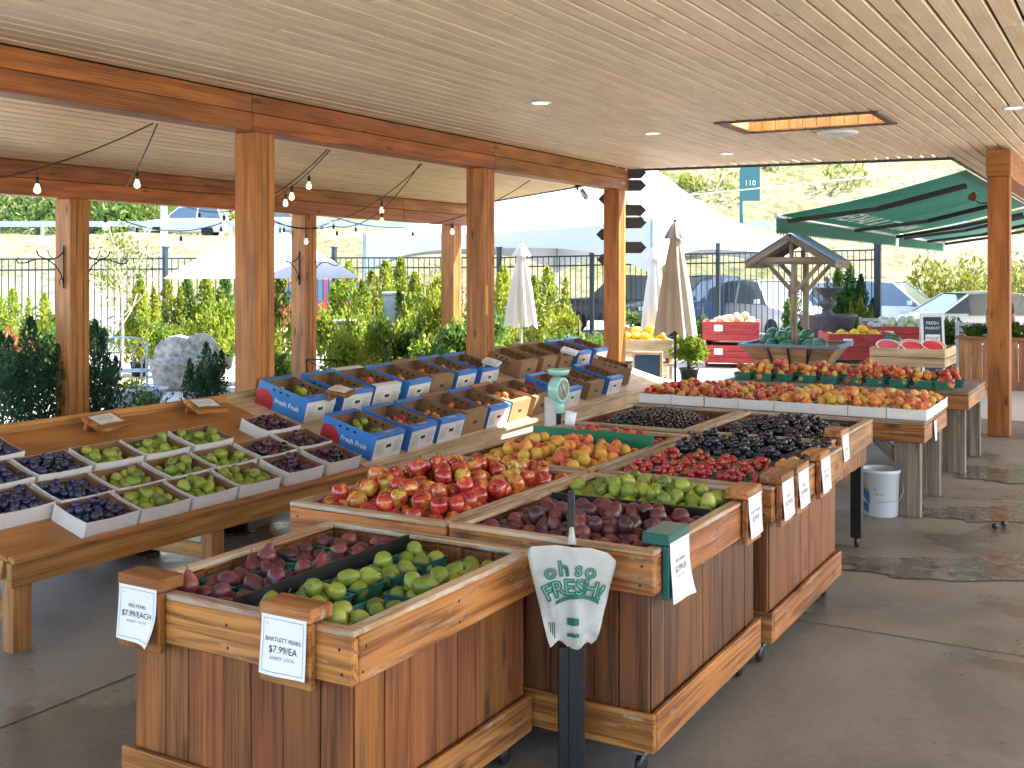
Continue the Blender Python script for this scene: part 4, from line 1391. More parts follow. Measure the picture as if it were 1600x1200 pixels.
MOTIF = disc_part(0.11, -0.035, -0.07)
SLOT_SHADE = lathe_mesh('hand_hole_shade', [(0.0001, 0.0), (0.013, 0.0), (0.013, 0.0012), (0.0001, 0.0012)], M['dark'], 10, smooth=False)  # dark disc painted for the shade inside a hand hole
HOLE_SHADE = box_mesh(0.07, 0.026, 0.0016, M['dark'], 0)  # dark plate painted for the shade in the end hole, nothing cut
def end_print():
    """rows of small print as thin bars with ragged ends"""
    vs, fs = [], []
    rg = random.Random(8)
    def bar(x, y, w, h):
        o = len(vs)
        vs.extend([(x, y, 0), (x + w, y, 0), (x + w, y + h, 0), (x, y + h, 0)])
        fs.append((o, o + 1, o + 2, o + 3))
    y = 0.145
    for (x0, x1, ys) in ((-0.18, -0.06, 8), (0.07, 0.18, 8)):
        for k in range(ys):
            x = x0
            while x < x1 - 0.02:
                w = rg.uniform(0.006, 0.022)
                bar(x, 0.125 - k * 0.0125, w, 0.0042)
                x += w + 0.004
            x1 -= rg.uniform(-0.004, 0.006)
    return pydata('small_print', vs, fs, M['inkgrey'])
ENDP = end_print()
TX_SIDE = text_mesh('Fresh Fruit', 0.055, M['printwhite'], bold=0.001)
TX_END = text_mesh('Fresh Fruit', 0.03, M['printwhite'], bold=0.0006)
TX_ENDK = text_mesh('FRESH FRUIT', 0.02, M['inkgrey'])
def carton(fr, kind, label, grp='fruit cartons on the sloped table', logo=False):
    t = thing('fruit_carton', label, 'carton', M=fr, group=grp)
    b = link('carton_body', BODY[kind], t)
    m_fl = {'blue': M['cardwhite'], 'brown': M['card'], 'white': M['cardwhite']}[kind]
    mb = {'blue': M['blue'], 'brown': M['card'], 'white': M['cardwhite']}[kind]
    board(t, 'end_flange', (0, -CD / 2 + 0.03, CH + 0.0025), (CW - 0.002, 0.058, 0.004), mb if kind == 'blue' else m_fl, bev=0)
    board(t, 'end_flange', (0, CD / 2 - 0.03, CH + 0.0025), (CW - 0.002, 0.058, 0.004), mb, bev=0)
    ff = face_frame((0, -CD / 2 - 0.0012, 0), (1, 0, 0), (0, 0, 1))
    sf = face_frame((-CW / 2 - 0.0012, 0, 0), (0, -1, 0), (0, 0, 1))
    link('hand_hole_shade', HOLE_SHADE, b, ff @ T(0.0, 0.098, 0.0))
    if kind != 'brown' or logo:
        tag(link('small_print', ENDP, b, ff @ T(0, 0.0, 0.0002)), kind='stuff')
    if kind == 'blue':
        board(t, 'end_band', (0, -CD / 2 - 0.0015, CH - 0.016), (CW, 0.002, 0.03), M['blue'], bev=0)
        link('lettering', TX_END, b, T(0, -CD / 2 + 0.03, CH + 0.0055))
        link('lettering', TX_SIDE, b, sf @ T(0.06, 0.085, 0.0006))
        link('motif', MOTIF, b, sf @ T(-0.178, 0.037, 0.0004))
    elif logo:
        link('lettering', text_mesh('FRESH', 0.06, M['ink'], bold=0.001), b, sf @ T(0.02, 0.12, 0.0006))
        link('lettering', text_mesh('FRUIT', 0.045, M['ink']), b, sf @ T(0.02, 0.065, 0.0006))
    for q in (-0.09, -0.02, 0.05):
        link('hand_hole_shade', SLOT_SHADE, b, sf @ T(q, 0.165, -0.0003) @ Matrix.Diagonal((1.3, 0.7, 1, 1)))
        link('hand_hole_shade', SLOT_SHADE, b, face_frame((CW / 2 - 0.0072, 0, 0), (0, -1, 0), (0, 0, 1)) @ T(q, 0.165, 0) @ Matrix.Diagonal((1.3, 0.7, 1, 1)))
    return t
front = [(0.12, 'blue', 'green_pear'), (0.62, 'blue', 'nectarine'), (1.09, 'blue', 'apricot'), (1.56, 'brown', 'apricot'), (2.0, 'blue', 'apricot'), (2.46, 'brown', 'peach'), (2.95, 'brown', 'nectarine'),
         (3.72, 'blue', 'nectarine'), (4.42, 'brown', 'apricot'), (5.02, 'blue', None)]
back = [(0.28, 'blue', 'green_pear'), (0.82, 'blue', 'apricot'), (1.30, 'white', 'nectarine'), (1.80, 'blue', 'apricot'), (2.28, 'brown', 'apricot'), (2.76, 'blue', 'apricot'), (3.26, 'blue', 'apricot'),
        (4.25, 'brown', None), (4.80, 'brown', 'apricot'), (5.32, 'brown', None), (5.85, 'blue', 'apricot'), (6.42, 'blue', 'apricot')]
for nm, lst, d0 in (('front', front, 0.05), ('back', back, 0.84)):
    for i, (s, kind, fk) in enumerate(lst):
        fr = F2 @ T(s + CW / 2, d0 + CD / 2 + RND.uniform(-0.01, 0.02), 0.001) @ Rm(RND.uniform(-0.03, 0.03), 'Z')
        place = '%s from the plum trays in the %s row' % (ordn[i] if i < 7 else ['eighth', 'ninth', 'tenth', 'eleventh', 'last'][i - 7], nm)
        carton(fr, kind, '%s fruit carton, %s' % ({'blue': 'blue printed', 'brown': 'plain brown', 'white': 'white-ended'}[kind], place), logo=(kind == 'brown' and i % 7 == 0))
        if fk:
            seed += 1
            pile(fk, 13, (-0.19, 0.19, -0.235, 0.14), fr @ T(0, 0, 0.085), '%s lying in the carton %s' % (fk.replace('_', ' '), place), 'fruit in cartons', seed=seed, mound=0.0, K=4)
fr = F2 @ T(5.95, 0.42, 0.02) @ Rm(0.35, 'Z') @ Rm(0.06, 'Y')
carton(fr, 'brown', 'plain brown carton standing askew alone at the far end of the table')
wedge_sign('white paper sign lying on the first back row carton', F2 @ T(0.66, 0.80, 0.245) @ Rm(-0.06, 'X') @ Rm(0.3, 'Z'), wl('BARTLETT PEARS', '$24.99/CASE', 'LOCAL'), mat='rim', pw=0.24, ph=0.16, w=0.25, d=0.19)
wedge_sign('white paper sign lying on a back row carton by the middle post', F2 @ T(3.55, 0.90, 0.24) @ Rm(0.25, 'Z'), wl('APRICOTS', '$34.99/CASE', 'LOCAL'), mat='cardwhite', pw=0.23, ph=0.15, w=0.24, d=0.17)
wedge_sign('white paper sign lying on brown cartons in the far back row', F2 @ T(5.55, 0.86, 0.24) @ Rm(0.3, 'Z'), wl('PEACHES', '$34.99/CASE', 'LOCAL'), mat='cardwhite', pw=0.27, ph=0.17, w=0.28, d=0.2)

# black tubs on the floor under the plum table
TUB = lathe_mesh('tub', [(0.001, 0.01), (0.15, 0.01), (0.155, 0.0), (0.165, 0.0), (0.20, 0.22), (0.212, 0.225), (0.212, 0.24), (0.19, 0.24), (0.155, 0.02), (0.001, 0.02)], M['black'], 24)
for p, l in (((-6.1, 5.28), 'black round tub under the sloped table, nearer one'), ((-6.0, 6.05), 'black round tub under the sloped table, farther one')):
    tag(link('black_tub', TUB, None, T(p[0], p[1], 0.009)), l, 'tub', 'black tubs under the table')

# ================================================================== FLAT TABLES AT THE BACK
def plank_table(label, x0, x1, y0, y1, z, legs, top='greyd'):
    t = thing('plank_table', label, 'table', (x0, y0, 0), group='plank tables of peaches')
    w, d = x1 - x0, y1 - y0
    n = max(3, round(d / 0.2))
    for k in range(n):
        board(t, 'top_plank', (w / 2, (k + 0.5) * d / n, z - 0.018), (w, d / n - 0.006, 0.034), M[top], 'x')
    for c, s in [((w / 2, 0.02, z - 0.105), (w, 0.038, 0.135)), ((w / 2, d - 0.02, z - 0.105), (w, 0.038, 0.135)), ((0.02, d / 2, z - 0.106), (0.038, d - 0.084, 0.133)), ((w - 0.02, d / 2, z - 0.106), (0.038, d - 0.084, 0.133))]:
        board(t, 'apron', c, s, M['rim'])
    for lx in legs:
        for ly in (0.09, d - 0.09):
            sg = 1 if lx > w / 2 else -1
            for q in (0, 1):      # leg of two planks side by side, splayed a little
                o = board(t, 'leg', (lx - sg * (0.05 + 0.1 * q), ly, (z - 0.06) / 2), (0.1, 0.09, z - 0.075), M['grey'], 'z')
            o = board(t, 'gusset', (lx - sg * 0.27, ly, z - 0.23), (0.26, 0.035, 0.09), M['grey'], 'x', rot=Rm(sg * 0.75, 'Y'))
        board(t, 'leg_rail', (lx - sg * 0.1, d / 2, z - 0.2), (0.06, d - 0.3, 0.11), M['grey'], 'y')
    return t
PT = (-3.90, -1.46, 8.98, 10.12)
plank_table('grey-legged plank table of peaches and nectarines in white trays', *PT, 0.78, (0.14, 2.40))
cn = ['leftmost', 'second from left', 'third from left', 'fourth from left', 'fourth from right', 'third from right', 'second from right', 'rightmost']
rn = ['front row', 'middle row', 'back row']
for row in range(3):
    for c in range(8):
        kind = 'nectarine' if c < 4 else 'pale_peach'
        fr = T(-3.735 + c * 0.305, 9.19 + row * 0.365, 0.782) @ Rm(RND.uniform(-0.02, 0.02), 'Z')
        where = '%s, %s of the plank table' % (cn[c], rn[row])
        tag(link('fruit_tray', TRAY2, None, fr), 'white cardboard tray of %s, %s' % ('red nectarines' if c < 4 else 'pale peaches', where), 'tray', 'white trays on the plank table')
        seed += 1
        pile(kind, 21 if row < 2 else 19, (-0.146, 0.146, -0.173, 0.173), fr @ T(0, 0, 0.026), '%s in the white tray %s' % ('small nectarine' if c < 4 else 'pale peach', where), 'fruit in trays on the plank table', mound=0.03, seed=seed, K=14, stems=False, zmax=0.16, name=kind, pick=(lambda cc=c: 'nectarine' if cc < 4 and RND.random() < 0.62 else ('pale_peach' if RND.random() < 0.8 else 'peach')))
QT = (-3.85, -1.42, 11.2, 12.5)
plank_table('plank table of peaches in green baskets behind the white trays', *QT, 0.80, (0.14, 2.39))
for row in range(3):
    for c in range(10):
        if row == 2 and c > 7: continue
        bx, by = -3.68 + c * 0.228 + 0.05 * (row % 2), 11.36 + row * 0.30
        if c == 9: bx -= 0.03
        where = '%s in the %s of the basket table' % (ordn[c] + ' from left' if c < 5 else ['fifth', 'fourth', 'third', 'second', 'first'][c - 5] + ' from right', rn[row])
        basket(I4, bx, by, 0.802, 'green basket of peaches, %s' % where, 'peach baskets', RND.uniform(-0.1, 0.1))
        seed += 1
        mixp = (lambda cc=c: RND.choice(['peach', 'pale_peach', 'nectarine']) if cc < 5 else RND.choice(['nectarine', 'nectarine', 'peach']))
        pile('pale_peach', 8, (-0.094, 0.094, -0.08, 0.08), T(bx, by, 0.81), 'peach in the green basket %s' % where, 'fruit in baskets on the plank table', mound=0.06, seed=seed, K=12, stems=False, pick=mixp, name='peach')
# small hanging price card on the corner of the plank table
t = thing('price_card', 'small white card hanging at the right corner of the plank table', 'sign', (-1.452, 9.42, 0.74), PI / 2)
link('paper', paper_mesh(0.12, 0.16, 0.01), t, T(0, -0.004, 0) @ Rm(PI / 2, 'X'))

# white pail
t = thing('pail', 'white plastic pail on the wet floor under the plank table', 'pail', (-1.80, 9.02, 0.009))
M['pail'] = plain('white pail plastic', (0.62, 0.64, 0.66), 0.35)
link('pail_body', lathe_mesh('pail_body', [(0.001, 0.004), (0.128, 0.0), (0.132, 0.004), (0.146, 0.34), (0.156, 0.345), (0.156, 0.37), (0.148, 0.372), (0.143, 0.365), (0.13, 0.012), (0.001, 0.01)], M['pail'], 28), t)
M['pailblue'] = plain('blue pail print', (0.03, 0.14, 0.36), 0.5)
M['pailyel'] = plain('yellow pail print', (0.5, 0.38, 0.06), 0.5)
def pail_band(z0, z1, a0, a1, mat, skew=0.0):
    vs, fs = [], []
    n = 8
    for k in range(n + 1):
        a = a0 + (a1 - a0) * k / n
        dz = skew * k / n
        for z in (z0 + dz, z1 + dz):
            r = 0.1325 + 0.014 * (z - 0.004) / 0.336
            vs.append((r * math.cos(a), r * math.sin(a), z))
    for k in range(n):
        fs.append((2 * k, 2 * k + 2, 2 * k + 3, 2 * k + 1))
    return pydata('print', vs, fs, mat, smooth=True)
link('label', pail_band(0.17, 0.26, -2.75, -2.0, M['pailblue'], -0.07), t)
link('label', pail_band(0.265, 0.295, -2.75, -2.05, M['pailyel'], -0.07), t)
link('label', pail_band(0.05, 0.12, -2.75, -2.1, M['pailblue'], -0.02), t)
link('label', pail_band(0.185, 0.19, -1.75, -1.2, M['inkgrey'], -0.01), t)
link('label', pail_band(0.215, 0.225, -1.75, -1.6, M['inkgrey'], 0), t)
tube(t, 'bail_handle', [(0.15, 0, 0.33), (0.19, -0.06, 0.22), (0.16, -0.09, 0.14), (0.0, -0.158, 0.12)], 0.002, M['steel'], 5)

# ================================================================== BAG STAND
t = thing('bag_stand', 'black post with a wad of white produce bags between the pear bins', 'bag stand', (-1.845, 3.64, 0.009), rad(30))
board(t, 'post', (0, 0.0, 0.56), (0.026, 0.026, 1.12), M['black'], 'z')
board(t, 'lower_post', (0.0, 0.005, 0.27), (0.10, 0.03, 0.54), M['black'], 'z')
board(t, 'foot', (0, 0, 0.012), (0.28, 0.26, 0.022), M['black'], 'x')
def bag_sheet(off, wob, sw):
    vs, fs = [], []
    nx_, ny_ = 14, 16
    L_ = [(0, -0.152), (0.06, -0.155), (0.3, -0.138), (0.95, -0.082), (1.0, -0.075)]
    R_ = [(0, 0.07), (0.08, 0.155), (0.14, 0.16), (0.3, 0.145), (0.97, 0.085), (1.0, 0.07)]
    def ip(P_, v):
        for a, b in zip(P_[:-1], P_[1:]):
            if v <= b[0]:
                return a[1] + (b[1] - a[1]) * (v - a[0]) / (b[0] - a[0])
        return P_[-1][1]
    for j in range(ny_ + 1):
        v = j / ny_
        l, r = ip(L_, v), ip(R_, v)
        for i in range(nx_ + 1):
            u = i / nx_
            x = l + (r - l) * u
            z = -0.365 * v + (0.012 * math.sin(u * 9) if j == ny_ else 0) - 0.02 * abs(u - 0.45) * (1 - v)
            y = -0.035 + 0.02 * abs(x) / 0.15 + wob * (math.sin(u * 7 + v * 5 + off * 40) * 0.007 + math.sin(u * 19 - v * 9) * 0.0025 + math.sin(u * 5 + v * 23) * 0.002) * (0.3 + v) + off - 0.014 * math.exp(-((x - 0.015) / 0.02) ** 2) * (0.4 + v)
            vs.append((x * sw, y, z))
    for j in range(ny_):
        for i in range(nx_):
            a = j * (nx_ + 1) + i
            fs.append((a, a + nx_ + 1, a + nx_ + 2, a + 1))
    return pydata('bag', vs, fs, M['bag'], smooth=True)
bagz = 0.925
for k, off in enumerate((0.0, 0.008, 0.014)):
    bgo = link('plastic_bag', bag_sheet(off, 1.0 + k, 1.0 + 0.03 * k), t, T(0.0, 0, bagz - 0.006 * k))
    if k == 0: bag0 = bgo
def on_bag(me, rot=0.0, px=0.0, pz=0.0):
    ca, sa = math.cos(rot), math.sin(rot)
    for v in me.vertices:
        x, y = v.co.x * ca - v.co.y * sa + px, v.co.x * sa + v.co.y * ca + pz
        yy = -0.035 + 0.02 * abs(x) / 0.15 - 0.014 * math.exp(-((x - 0.015) / 0.02) ** 2) * (0.4 + min(1, -y / 0.365)) - 0.0075
        v.co.x, v.co.y, v.co.z = x, yy, y
    return me
def arc_word(word, r, cx, cz, a0, a1, size, bold):
    n = len(word)
    for i, ch in enumerate(word):
        a = a0 + (a1 - a0) * i / (n - 1)
        me = text_mesh(ch, size, M['baggreen'], bold=bold).copy()
        lo = link('lettering', on_bag(me, -a, cx + r * math.sin(a), cz + r * math.cos(a)), bag0)
        me = text_mesh(ch, size, M['baglight'], bold=-0.0022).copy()
        for v in me.vertices: v.co.y += 0.0012
        me = on_bag(me, -a, cx + r * math.sin(a), cz + r * math.cos(a))
        for v in me.vertices: v.co.y -= 0.0008
        link('inner_lettering', me, bag0)
M['baglight'] = plain('pale green print', (0.22, 0.40, 0.33), 0.5)
arc_word('oh', 0.20, -0.005, -0.285, -0.40, -0.13, 0.078, 0.0035)
arc_word('so', 0.20, 0.0, -0.285, 0.13, 0.37, 0.078, 0.0035)
arc_word('FRESH!', 0.20, 0.01, -0.355, -0.50, 0.50, 0.082, 0.004)
def flat_rect(x0, z0, x1, z1, skew=0.0, n=6):
    vs, fs = [], []
    for k in range(n + 1):
        u = k / n
        x = x0 + (x1 - x0) * u
        s = skew * (1 - (2 * u - 1) ** 2)
        vs += [(x, z0 + s, 0), (x, z1 + s, 0)]
    for k in range(n):
        fs.append((2 * k, 2 * k + 2, 2 * k + 3, 2 * k + 1))
    return pydata('print', vs, fs, M['baggreen'])
link('print_bar', on_bag(flat_rect(-0.06, -0.222, 0.10, -0.207, 0.028, 12)), bag0)
link('print_bar', on_bag(flat_rect(-0.018, -0.292, 0.026, -0.265, 0)), bag0)
link('print_bar', on_bag(flat_rect(-0.018, -0.335, 0.026, -0.322, 0)), bag0)
for k in range(5):
    link('print_bar', on_bag(flat_rect(-0.096 + k * 0.0075, -0.345, -0.092 + k * 0.0075, -0.285, 0, 1)), bag0)
tube(t, 'hook', [(0, -0.02, 0.99), (0, -0.03, 0.96), (0, -0.035, 0.93)], [0.008, 0.012, 0.018], M['bag'], 8)

# ================================================================== SCALE
t = thing('produce_scale', 'mint green dial scale on a black post beside the cherry bin', 'scale', (-3.50, 6.71, 0.009), rad(30))
t.scale = (0.8, 0.8, 0.96)
board(t, 'post', (0, 0, 0.5), (0.045, 0.045, 1.0), M['black'], 'z')
board(t, 'foot', (0, 0, 0.012), (0.06, 0.3, 0.022), M['black'], 'y')
drum = link('dial_drum', lathe_mesh('dial_drum', [(0.001, -0.055), (0.085, -0.055), (0.095, -0.045), (0.095, 0.045), (0.085, 0.055), (0.075, 0.055), (0.072, 0.045), (0.001, 0.045)], M['mint'], 26), t, T(0.0, -0.02, 1.17) @ Rm(rad(48), 'Z') @ Rm(PI / 2, 'X'))
M['dialface'] = plain('dial face', (0.30, 0.27, 0.24), 0.3)
link('dial_face', lathe_mesh('dial_face', [(0.001, 0.047), (0.07, 0.047), (0.07, 0.044)], M['dialface'], 24), drum)
link('needle', box_mesh(0.006, 0.11, 0.002, M['ink'], 0), drum, T(0, 0, 0.05) @ Rm(0.5, 'Z'))
link('neck', lathe_mesh('neck', [(0.03, 0.0), (0.06, 0.01), (0.045, 0.05), (0.05, 0.09)], M['mint'], 18), t, T(0, -0.02, 1.0))
link('scoop_pan', lathe_mesh('scoop_pan', [(0.001, 0.0), (0.075, 0.0), (0.10, 0.035), (0.104, 0.035), (0.08, -0.006), (0.001, -0.006)], M['mint'], 24), t, T(0.0, -0.02, 1.285))
link('cup', lathe_mesh('cup', [(0.001, 0.0), (0.035, 0.0), (0.05, 0.13), (0.053, 0.13), (0.04, -0.003), (0.001, -0.003)], M['printwhite'], 18), t, T(0.09, -0.03, 0.885) @ Rm(0.12, 'Y'))
link('bag_roll', paper_mesh(0.10, 0.30, 0.02, mat=M['bag']), t, T(-0.075, -0.05, 1.12) @ Rm(PI / 2, 'X'))
link('bag_roll', paper_mesh(0.09, 0.27, 0.03, mat=M['bag']), t, T(-0.07, -0.06, 1.11) @ Rm(0.15, 'Z') @ Rm(PI / 2, 'X'))

# ================================================================== STRING LIGHTS
M['bulb'] = emit('warm bulb glass', (1.0, 0.80, 0.48), 0.45)
M['cable'] = plain('black cable', (0.015, 0.012, 0.012), 0.6)
SOCK = lathe_mesh('socket', [(0.001, 0.005), (0.014, 0.002), (0.02, -0.02), (0.022, -0.065), (0.017, -0.07), (0.001, -0.07)], M['black'], 10)
BULB = lathe_mesh('bulb', smooth_prof([(0.016, -0.07), (0.022, -0.09), (0.034, -0.125), (0.03, -0.155), (0.001, -0.172)], 10), M['bulb'], 12)
def string(label, pts, sag, bulbs, cable=M['cable']):
    t = thing('string_light', label, 'string light', pts[0], group='string lights under the lean-to')
    P_ = [Vector(p) - Vector(pts[0]) for p in pts]
    path = []
    for k, (a, b) in enumerate(zip(P_[:-1], P_[1:])):
        n = 12
        for i in range(n + (k == len(P_) - 2)):
            u = i / n
            p = a.lerp(b, u)
            p.z -= sag[k] * 4 * u * (1 - u)
            path.append(p)
    tube(t, 'cable', path, 0.006, cable, 5)
    for u in bulbs:
        f = u * (len(path) - 1)
        i = min(int(f), len(path) - 2)
        p = path[i].lerp(path[i + 1], f - i)
        dz = RND.uniform(0.03, 0.07)
        tube(t, 'drop', [p, p + Vector((0, 0, -dz - 0.01))], 0.004, cable, 4)
        s = link('socket', SOCK, t, T(p + Vector((0, 0, -dz))) @ Matrix.Diagonal((0.8, 0.8, 0.8, 1)))
        link('bulb', BULB, s)
    return t
hz, fz = 3.115, 2.70
string('string light from the left edge up to the first hook on the near beam', [(-9.5, 5.0, fz), (-6.70, 5.98, hz)], [0.22], [0.2, 0.42, 0.66])
string('string light falling from the first hook to the outer beam and along it', [(-6.70, 6.02, hz), (-9.52, 7.85, fz - 0.12), (-9.52, 9.95, fz)], [0.10, 0.22], [0.16, 0.5, 0.6, 0.75, 0.9])
string('string light rising behind the thick post to the second hook', [(-9.52, 9.0, fz), (-6.70, 8.09, hz)], [0.26], [0.1, 0.3, 0.78])
string('string light from the second hook down past the slim post', [(-6.70, 8.13, hz), (-9.52, 9.9, fz + 0.02)], [0.12], [0.2, 0.45, 0.72])
string('string light sagging from slim post up to the third hook', [(-9.52, 10.0, fz), (-9.0, 11.0, fz - 0.16), (-6.70, 9.63, hz)], [0.10, 0.22], [0.2, 0.52, 0.80])
string('string light from the third hook down to the outer beam', [(-6.70, 9.67, hz), (-9.5, 11.6, fz - 0.05), (-9.5, 10.2, fz)], [0.10, 0.16], [0.2, 0.5, 0.7, 0.88])
string('string light from the outer beam to the hook at the middle post', [(-9.5, 11.6, fz), (-6.70, 12.07, hz)], [0.34], [0.12, 0.42, 0.62])

# ================================================================== ARROW SIGNS ON THE POST
M['slate'] = plain('dark slate sign', (0.025, 0.024, 0.026), 0.35, noise=0.2, nscale=6)
t = thing('direction_signs', 'column of dark arrow-ended sign boards behind the far post', 'sign', (CX, CY[3] + 0.17, 0), rad(24))
def arrow(parent, z, side, w=0.33, h=0.165, mat=None):
    s = 1 if side > 0 else -1
    pts = [(-0.02 * s, -h / 2), (w * s - 0.08 * s, -h / 2), (w * s, 0), (w * s - 0.08 * s, h / 2), (-0.02 * s, h / 2)]
    vs = [(a, -0.012, b) for a, b in pts] + [(a, 0.012, b) for a, b in pts]
    fs = [tuple(range(5))[::-1] if s > 0 else tuple(range(5)), tuple(range(5, 10)) if s > 0 else tuple(range(5, 10))[::-1]]
    for k in range(5):
        k2 = (k + 1) % 5
        fs.append((k, k2, 5 + k2, 5 + k))
    link('arrow_board', pydata('arrow_board', vs, fs, mat or M['slate']), parent, T(0.06 * s, 0, z))
for z in (3.385, 3.205, 2.845, 2.665, 2.305):
    arrow(t, z, 1)
for z, w in ((3.01, 0.25), (2.495, 0.28), (2.13, 0.27)):
    arrow(t, z, -1, w)
board(t, 'back_strip', (0, 0.03, 2.6), (0.1, 0.03, 1.7), M['post'], 'z')
# small camera under the beam and yellow sticker
t = thing('security_camera', 'small grey camera under the beam left of the arrow signs', 'camera', (CX - 0.1, 13.3, 3.13), rad(20))
link('mount', lathe_mesh('mount', [(0.001, 0), (0.04, 0), (0.04, -0.02), (0.015, -0.03), (0.012, -0.07), (0.001, -0.07)], M['black'], 12), t)
link('camera_body', lathe_mesh('camera_body', [(0.001, 0), (0.03, 0), (0.035, 0.02), (0.035, 0.13), (0.028, 0.15), (0.001, 0.15)], M['steel'], 12), t, T(0.05, 0, -0.06) @ Rm(rad(145), 'Y'))
M['sticker'] = plain('yellow sticker', (0.55, 0.33, 0.03), 0.6)
t = thing('sticker', 'narrow yellow ruler strip on the middle post', 'strip', (CX + 0.1215, CY[2] - 0.06, 1.63))
board(t, 'strip', (0, 0, 0), (0.003, 0.05, 0.34), M['sticker'], 'z', bev=0)

# iron plant hangers on the outer posts
def hanger(label, x, y, z, sgn):
    t = thing('plant_hanger', label, 'bracket', (x, y, z), group='iron plant hangers')
    tube(t, 'back_bar', [(0, 0, 0.2), (0, 0, -0.24)], 0.008, M['iron'], 6)
    def crv(pts, r=0.007):
        tube(t, 'scroll', [(a * 0, a * sgn, b) for a, b in pts], r, M['iron'], 6)
    crv([(0, -0.20), (0.03, -0.1), (0.10, 0.0), (0.20, 0.06), (0.32, 0.06), (0.45, 0.02), (0.53, 0.02), (0.55, 0.055), (0.52, 0.07)])
    crv([(0.0, 0.14), (0.07, 0.08), (0.16, 0.055), (0.24, 0.07), (0.30, 0.10), (0.32, 0.15)])
    crv([(0.12, 0.06), (0.17, 0.10), (0.19, 0.15)], 0.005)
    crv([(0.03, -0.13), (0.06, -0.17), (0.04, -0.2)], 0.005)
    return t
hanger('iron plant hanger on the left side of the far left post', FX + 0.03, FY[1] - 0.13, 2.02, -1)
hanger('iron plant hanger on the right side of the far left post', FX + 0.03, FY[1] + 0.13, 2.02, 1)
hanger('iron plant hanger on the left side of the slim post', FX + 0.03, FY[2] - 0.13, 2.02, -1)
hanger('iron plant hanger on the right side of the slim post', FX + 0.03, FY[2] + 0.13, 2.02, 1)

# ================================================================== PLANTS
def leafmat(name, dark, mid, light, trans=0.35, sc=2.2):
    m, nt, p = _new(name)
    L = nt.links.new
    mp = coords(nt, (sc,) * 3)
    n = N(nt, 'ShaderNodeTexNoise', i_Scale=1.0, i_Detail=5.0, i_Roughness=0.7)
    L(mp.outputs[0], n.inputs['Vector'])
    r = ramp(nt, [(0.32, dark), (0.5, mid), (0.68, light)])
    L(n.outputs[0], r.inputs[0])
    col = vary(nt, r.outputs[0], 0.85, 1.2, 0.012)
    L(col, p.inputs['Base Color'])
    p.inputs['Roughness'].default_value = 0.6
    p.inputs['Specular IOR Level'].default_value = 0.25
    tr = N(nt, 'ShaderNodeBsdfTranslucent')
    L(col, tr.inputs[0])
    mx = N(nt, 'ShaderNodeMixShader')
    mx.inputs[0].default_value = trans
    L(p.outputs[0], mx.inputs[1]); L(tr.outputs[0], mx.inputs[2])
    L(mx.outputs[0], nt.nodes['Material Output'].inputs[0])
    return m
M['lf_lime'] = leafmat('golden cedar foliage', (0.08, 0.12, 0.014), (0.18, 0.23, 0.022), (0.30, 0.31, 0.03), trans=0.5)
M['lf_green'] = leafmat('mid green foliage', (0.025, 0.07, 0.015), (0.08, 0.15, 0.03), (0.16, 0.24, 0.05), trans=0.45)
M['lf_dark'] = leafmat('dark conifer foliage', (0.01, 0.04, 0.02), (0.03, 0.085, 0.04), (0.065, 0.13, 0.055))
M['lf_pale'] = leafmat('pale birch foliage', (0.06, 0.095, 0.02), (0.12, 0.16, 0.03), (0.2, 0.21, 0.045))
M['lf_pink'] = leafmat('pink blossom', (0.25, 0.08, 0.12), (0.42, 0.18, 0.24), (0.5, 0.32, 0.36))
M['lf_dry'] = leafmat('yellow brush', (0.07, 0.10, 0.015), (0.15, 0.17, 0.02), (0.24, 0.23, 0.03))
M['lf_red'] = leafmat('rust foliage', (0.10, 0.03, 0.015), (0.22, 0.08, 0.03), (0.32, 0.16, 0.05))
M['bark'] = plain('bark', (0.12, 0.08, 0.05), 0.9, noise=0.3, nscale=20)
M['barkpale'] = plain('pale bark', (0.45, 0.38, 0.3), 0.85, noise=0.2, nscale=20)

def leaves(name, pts, dirs, size, mat, seed=1, asp=0.5, droop=0.0):
    """one small folded leaf (two triangles) at each point"""
    rg = random.Random(seed)
    vs, fs = [], []
    for p, d in zip(pts, dirs):
        s = size * rg.uniform(0.6, 1.35)
        d = Vector(d)
        d = (d.normalized() + Vector((rg.gauss(0, 0.55), rg.gauss(0, 0.55), rg.gauss(0, 0.4) - droop))).normalized()
        w = d.cross(Vector((rg.gauss(0, 1), rg.gauss(0, 1), rg.gauss(0, 1))))
        if w.length < 1e-3: continue
        w = w.normalized() * s * asp * 0.5
        p = Vector(p)
        o = len(vs)
        vs += [p - d * s * 0.5, p + w, p + d * s * 0.5, p - w]
        fs.append((o, o + 1, o + 2, o + 3))
    return pydata(name, vs, fs, mat)

def crown_cone(h, r, n, size, mat, seed, base=0.02, power=0.75, tips=26):
    """upright conifer: sprays standing out from the axis, uneven outline"""
    rg = random.Random(seed)
    lob = [(rg.uniform(0, 6.28), rg.uniform(0, 1), rg.uniform(0.62, 1.32)) for _ in range(tips)]
    pts, dirs = [], []
    while len(pts) < n:
        u = rg.random() ** 0.8
        z = base + u * (h - base)
        rr = r * (1 - u) ** power * min(1, 0.55 + 2.2 * u)
        a = rg.uniform(0, 6.28)
        k = 1.0
        for la, lz, lk in lob:
            da = abs((a - la + PI) % (2 * PI) - PI)
            if da < 0.42 and abs(u - lz) < 0.07: k = lk
        q = rr * k * (0.35 + 0.65 * rg.random() ** 0.5)
        pts.append((q * math.cos(a), q * math.sin(a), z))
        dirs.append((math.cos(a) * 0.6, math.sin(a) * 0.6, 1.0))
    return leaves('crown', pts, dirs, size, mat, seed, 0.45)

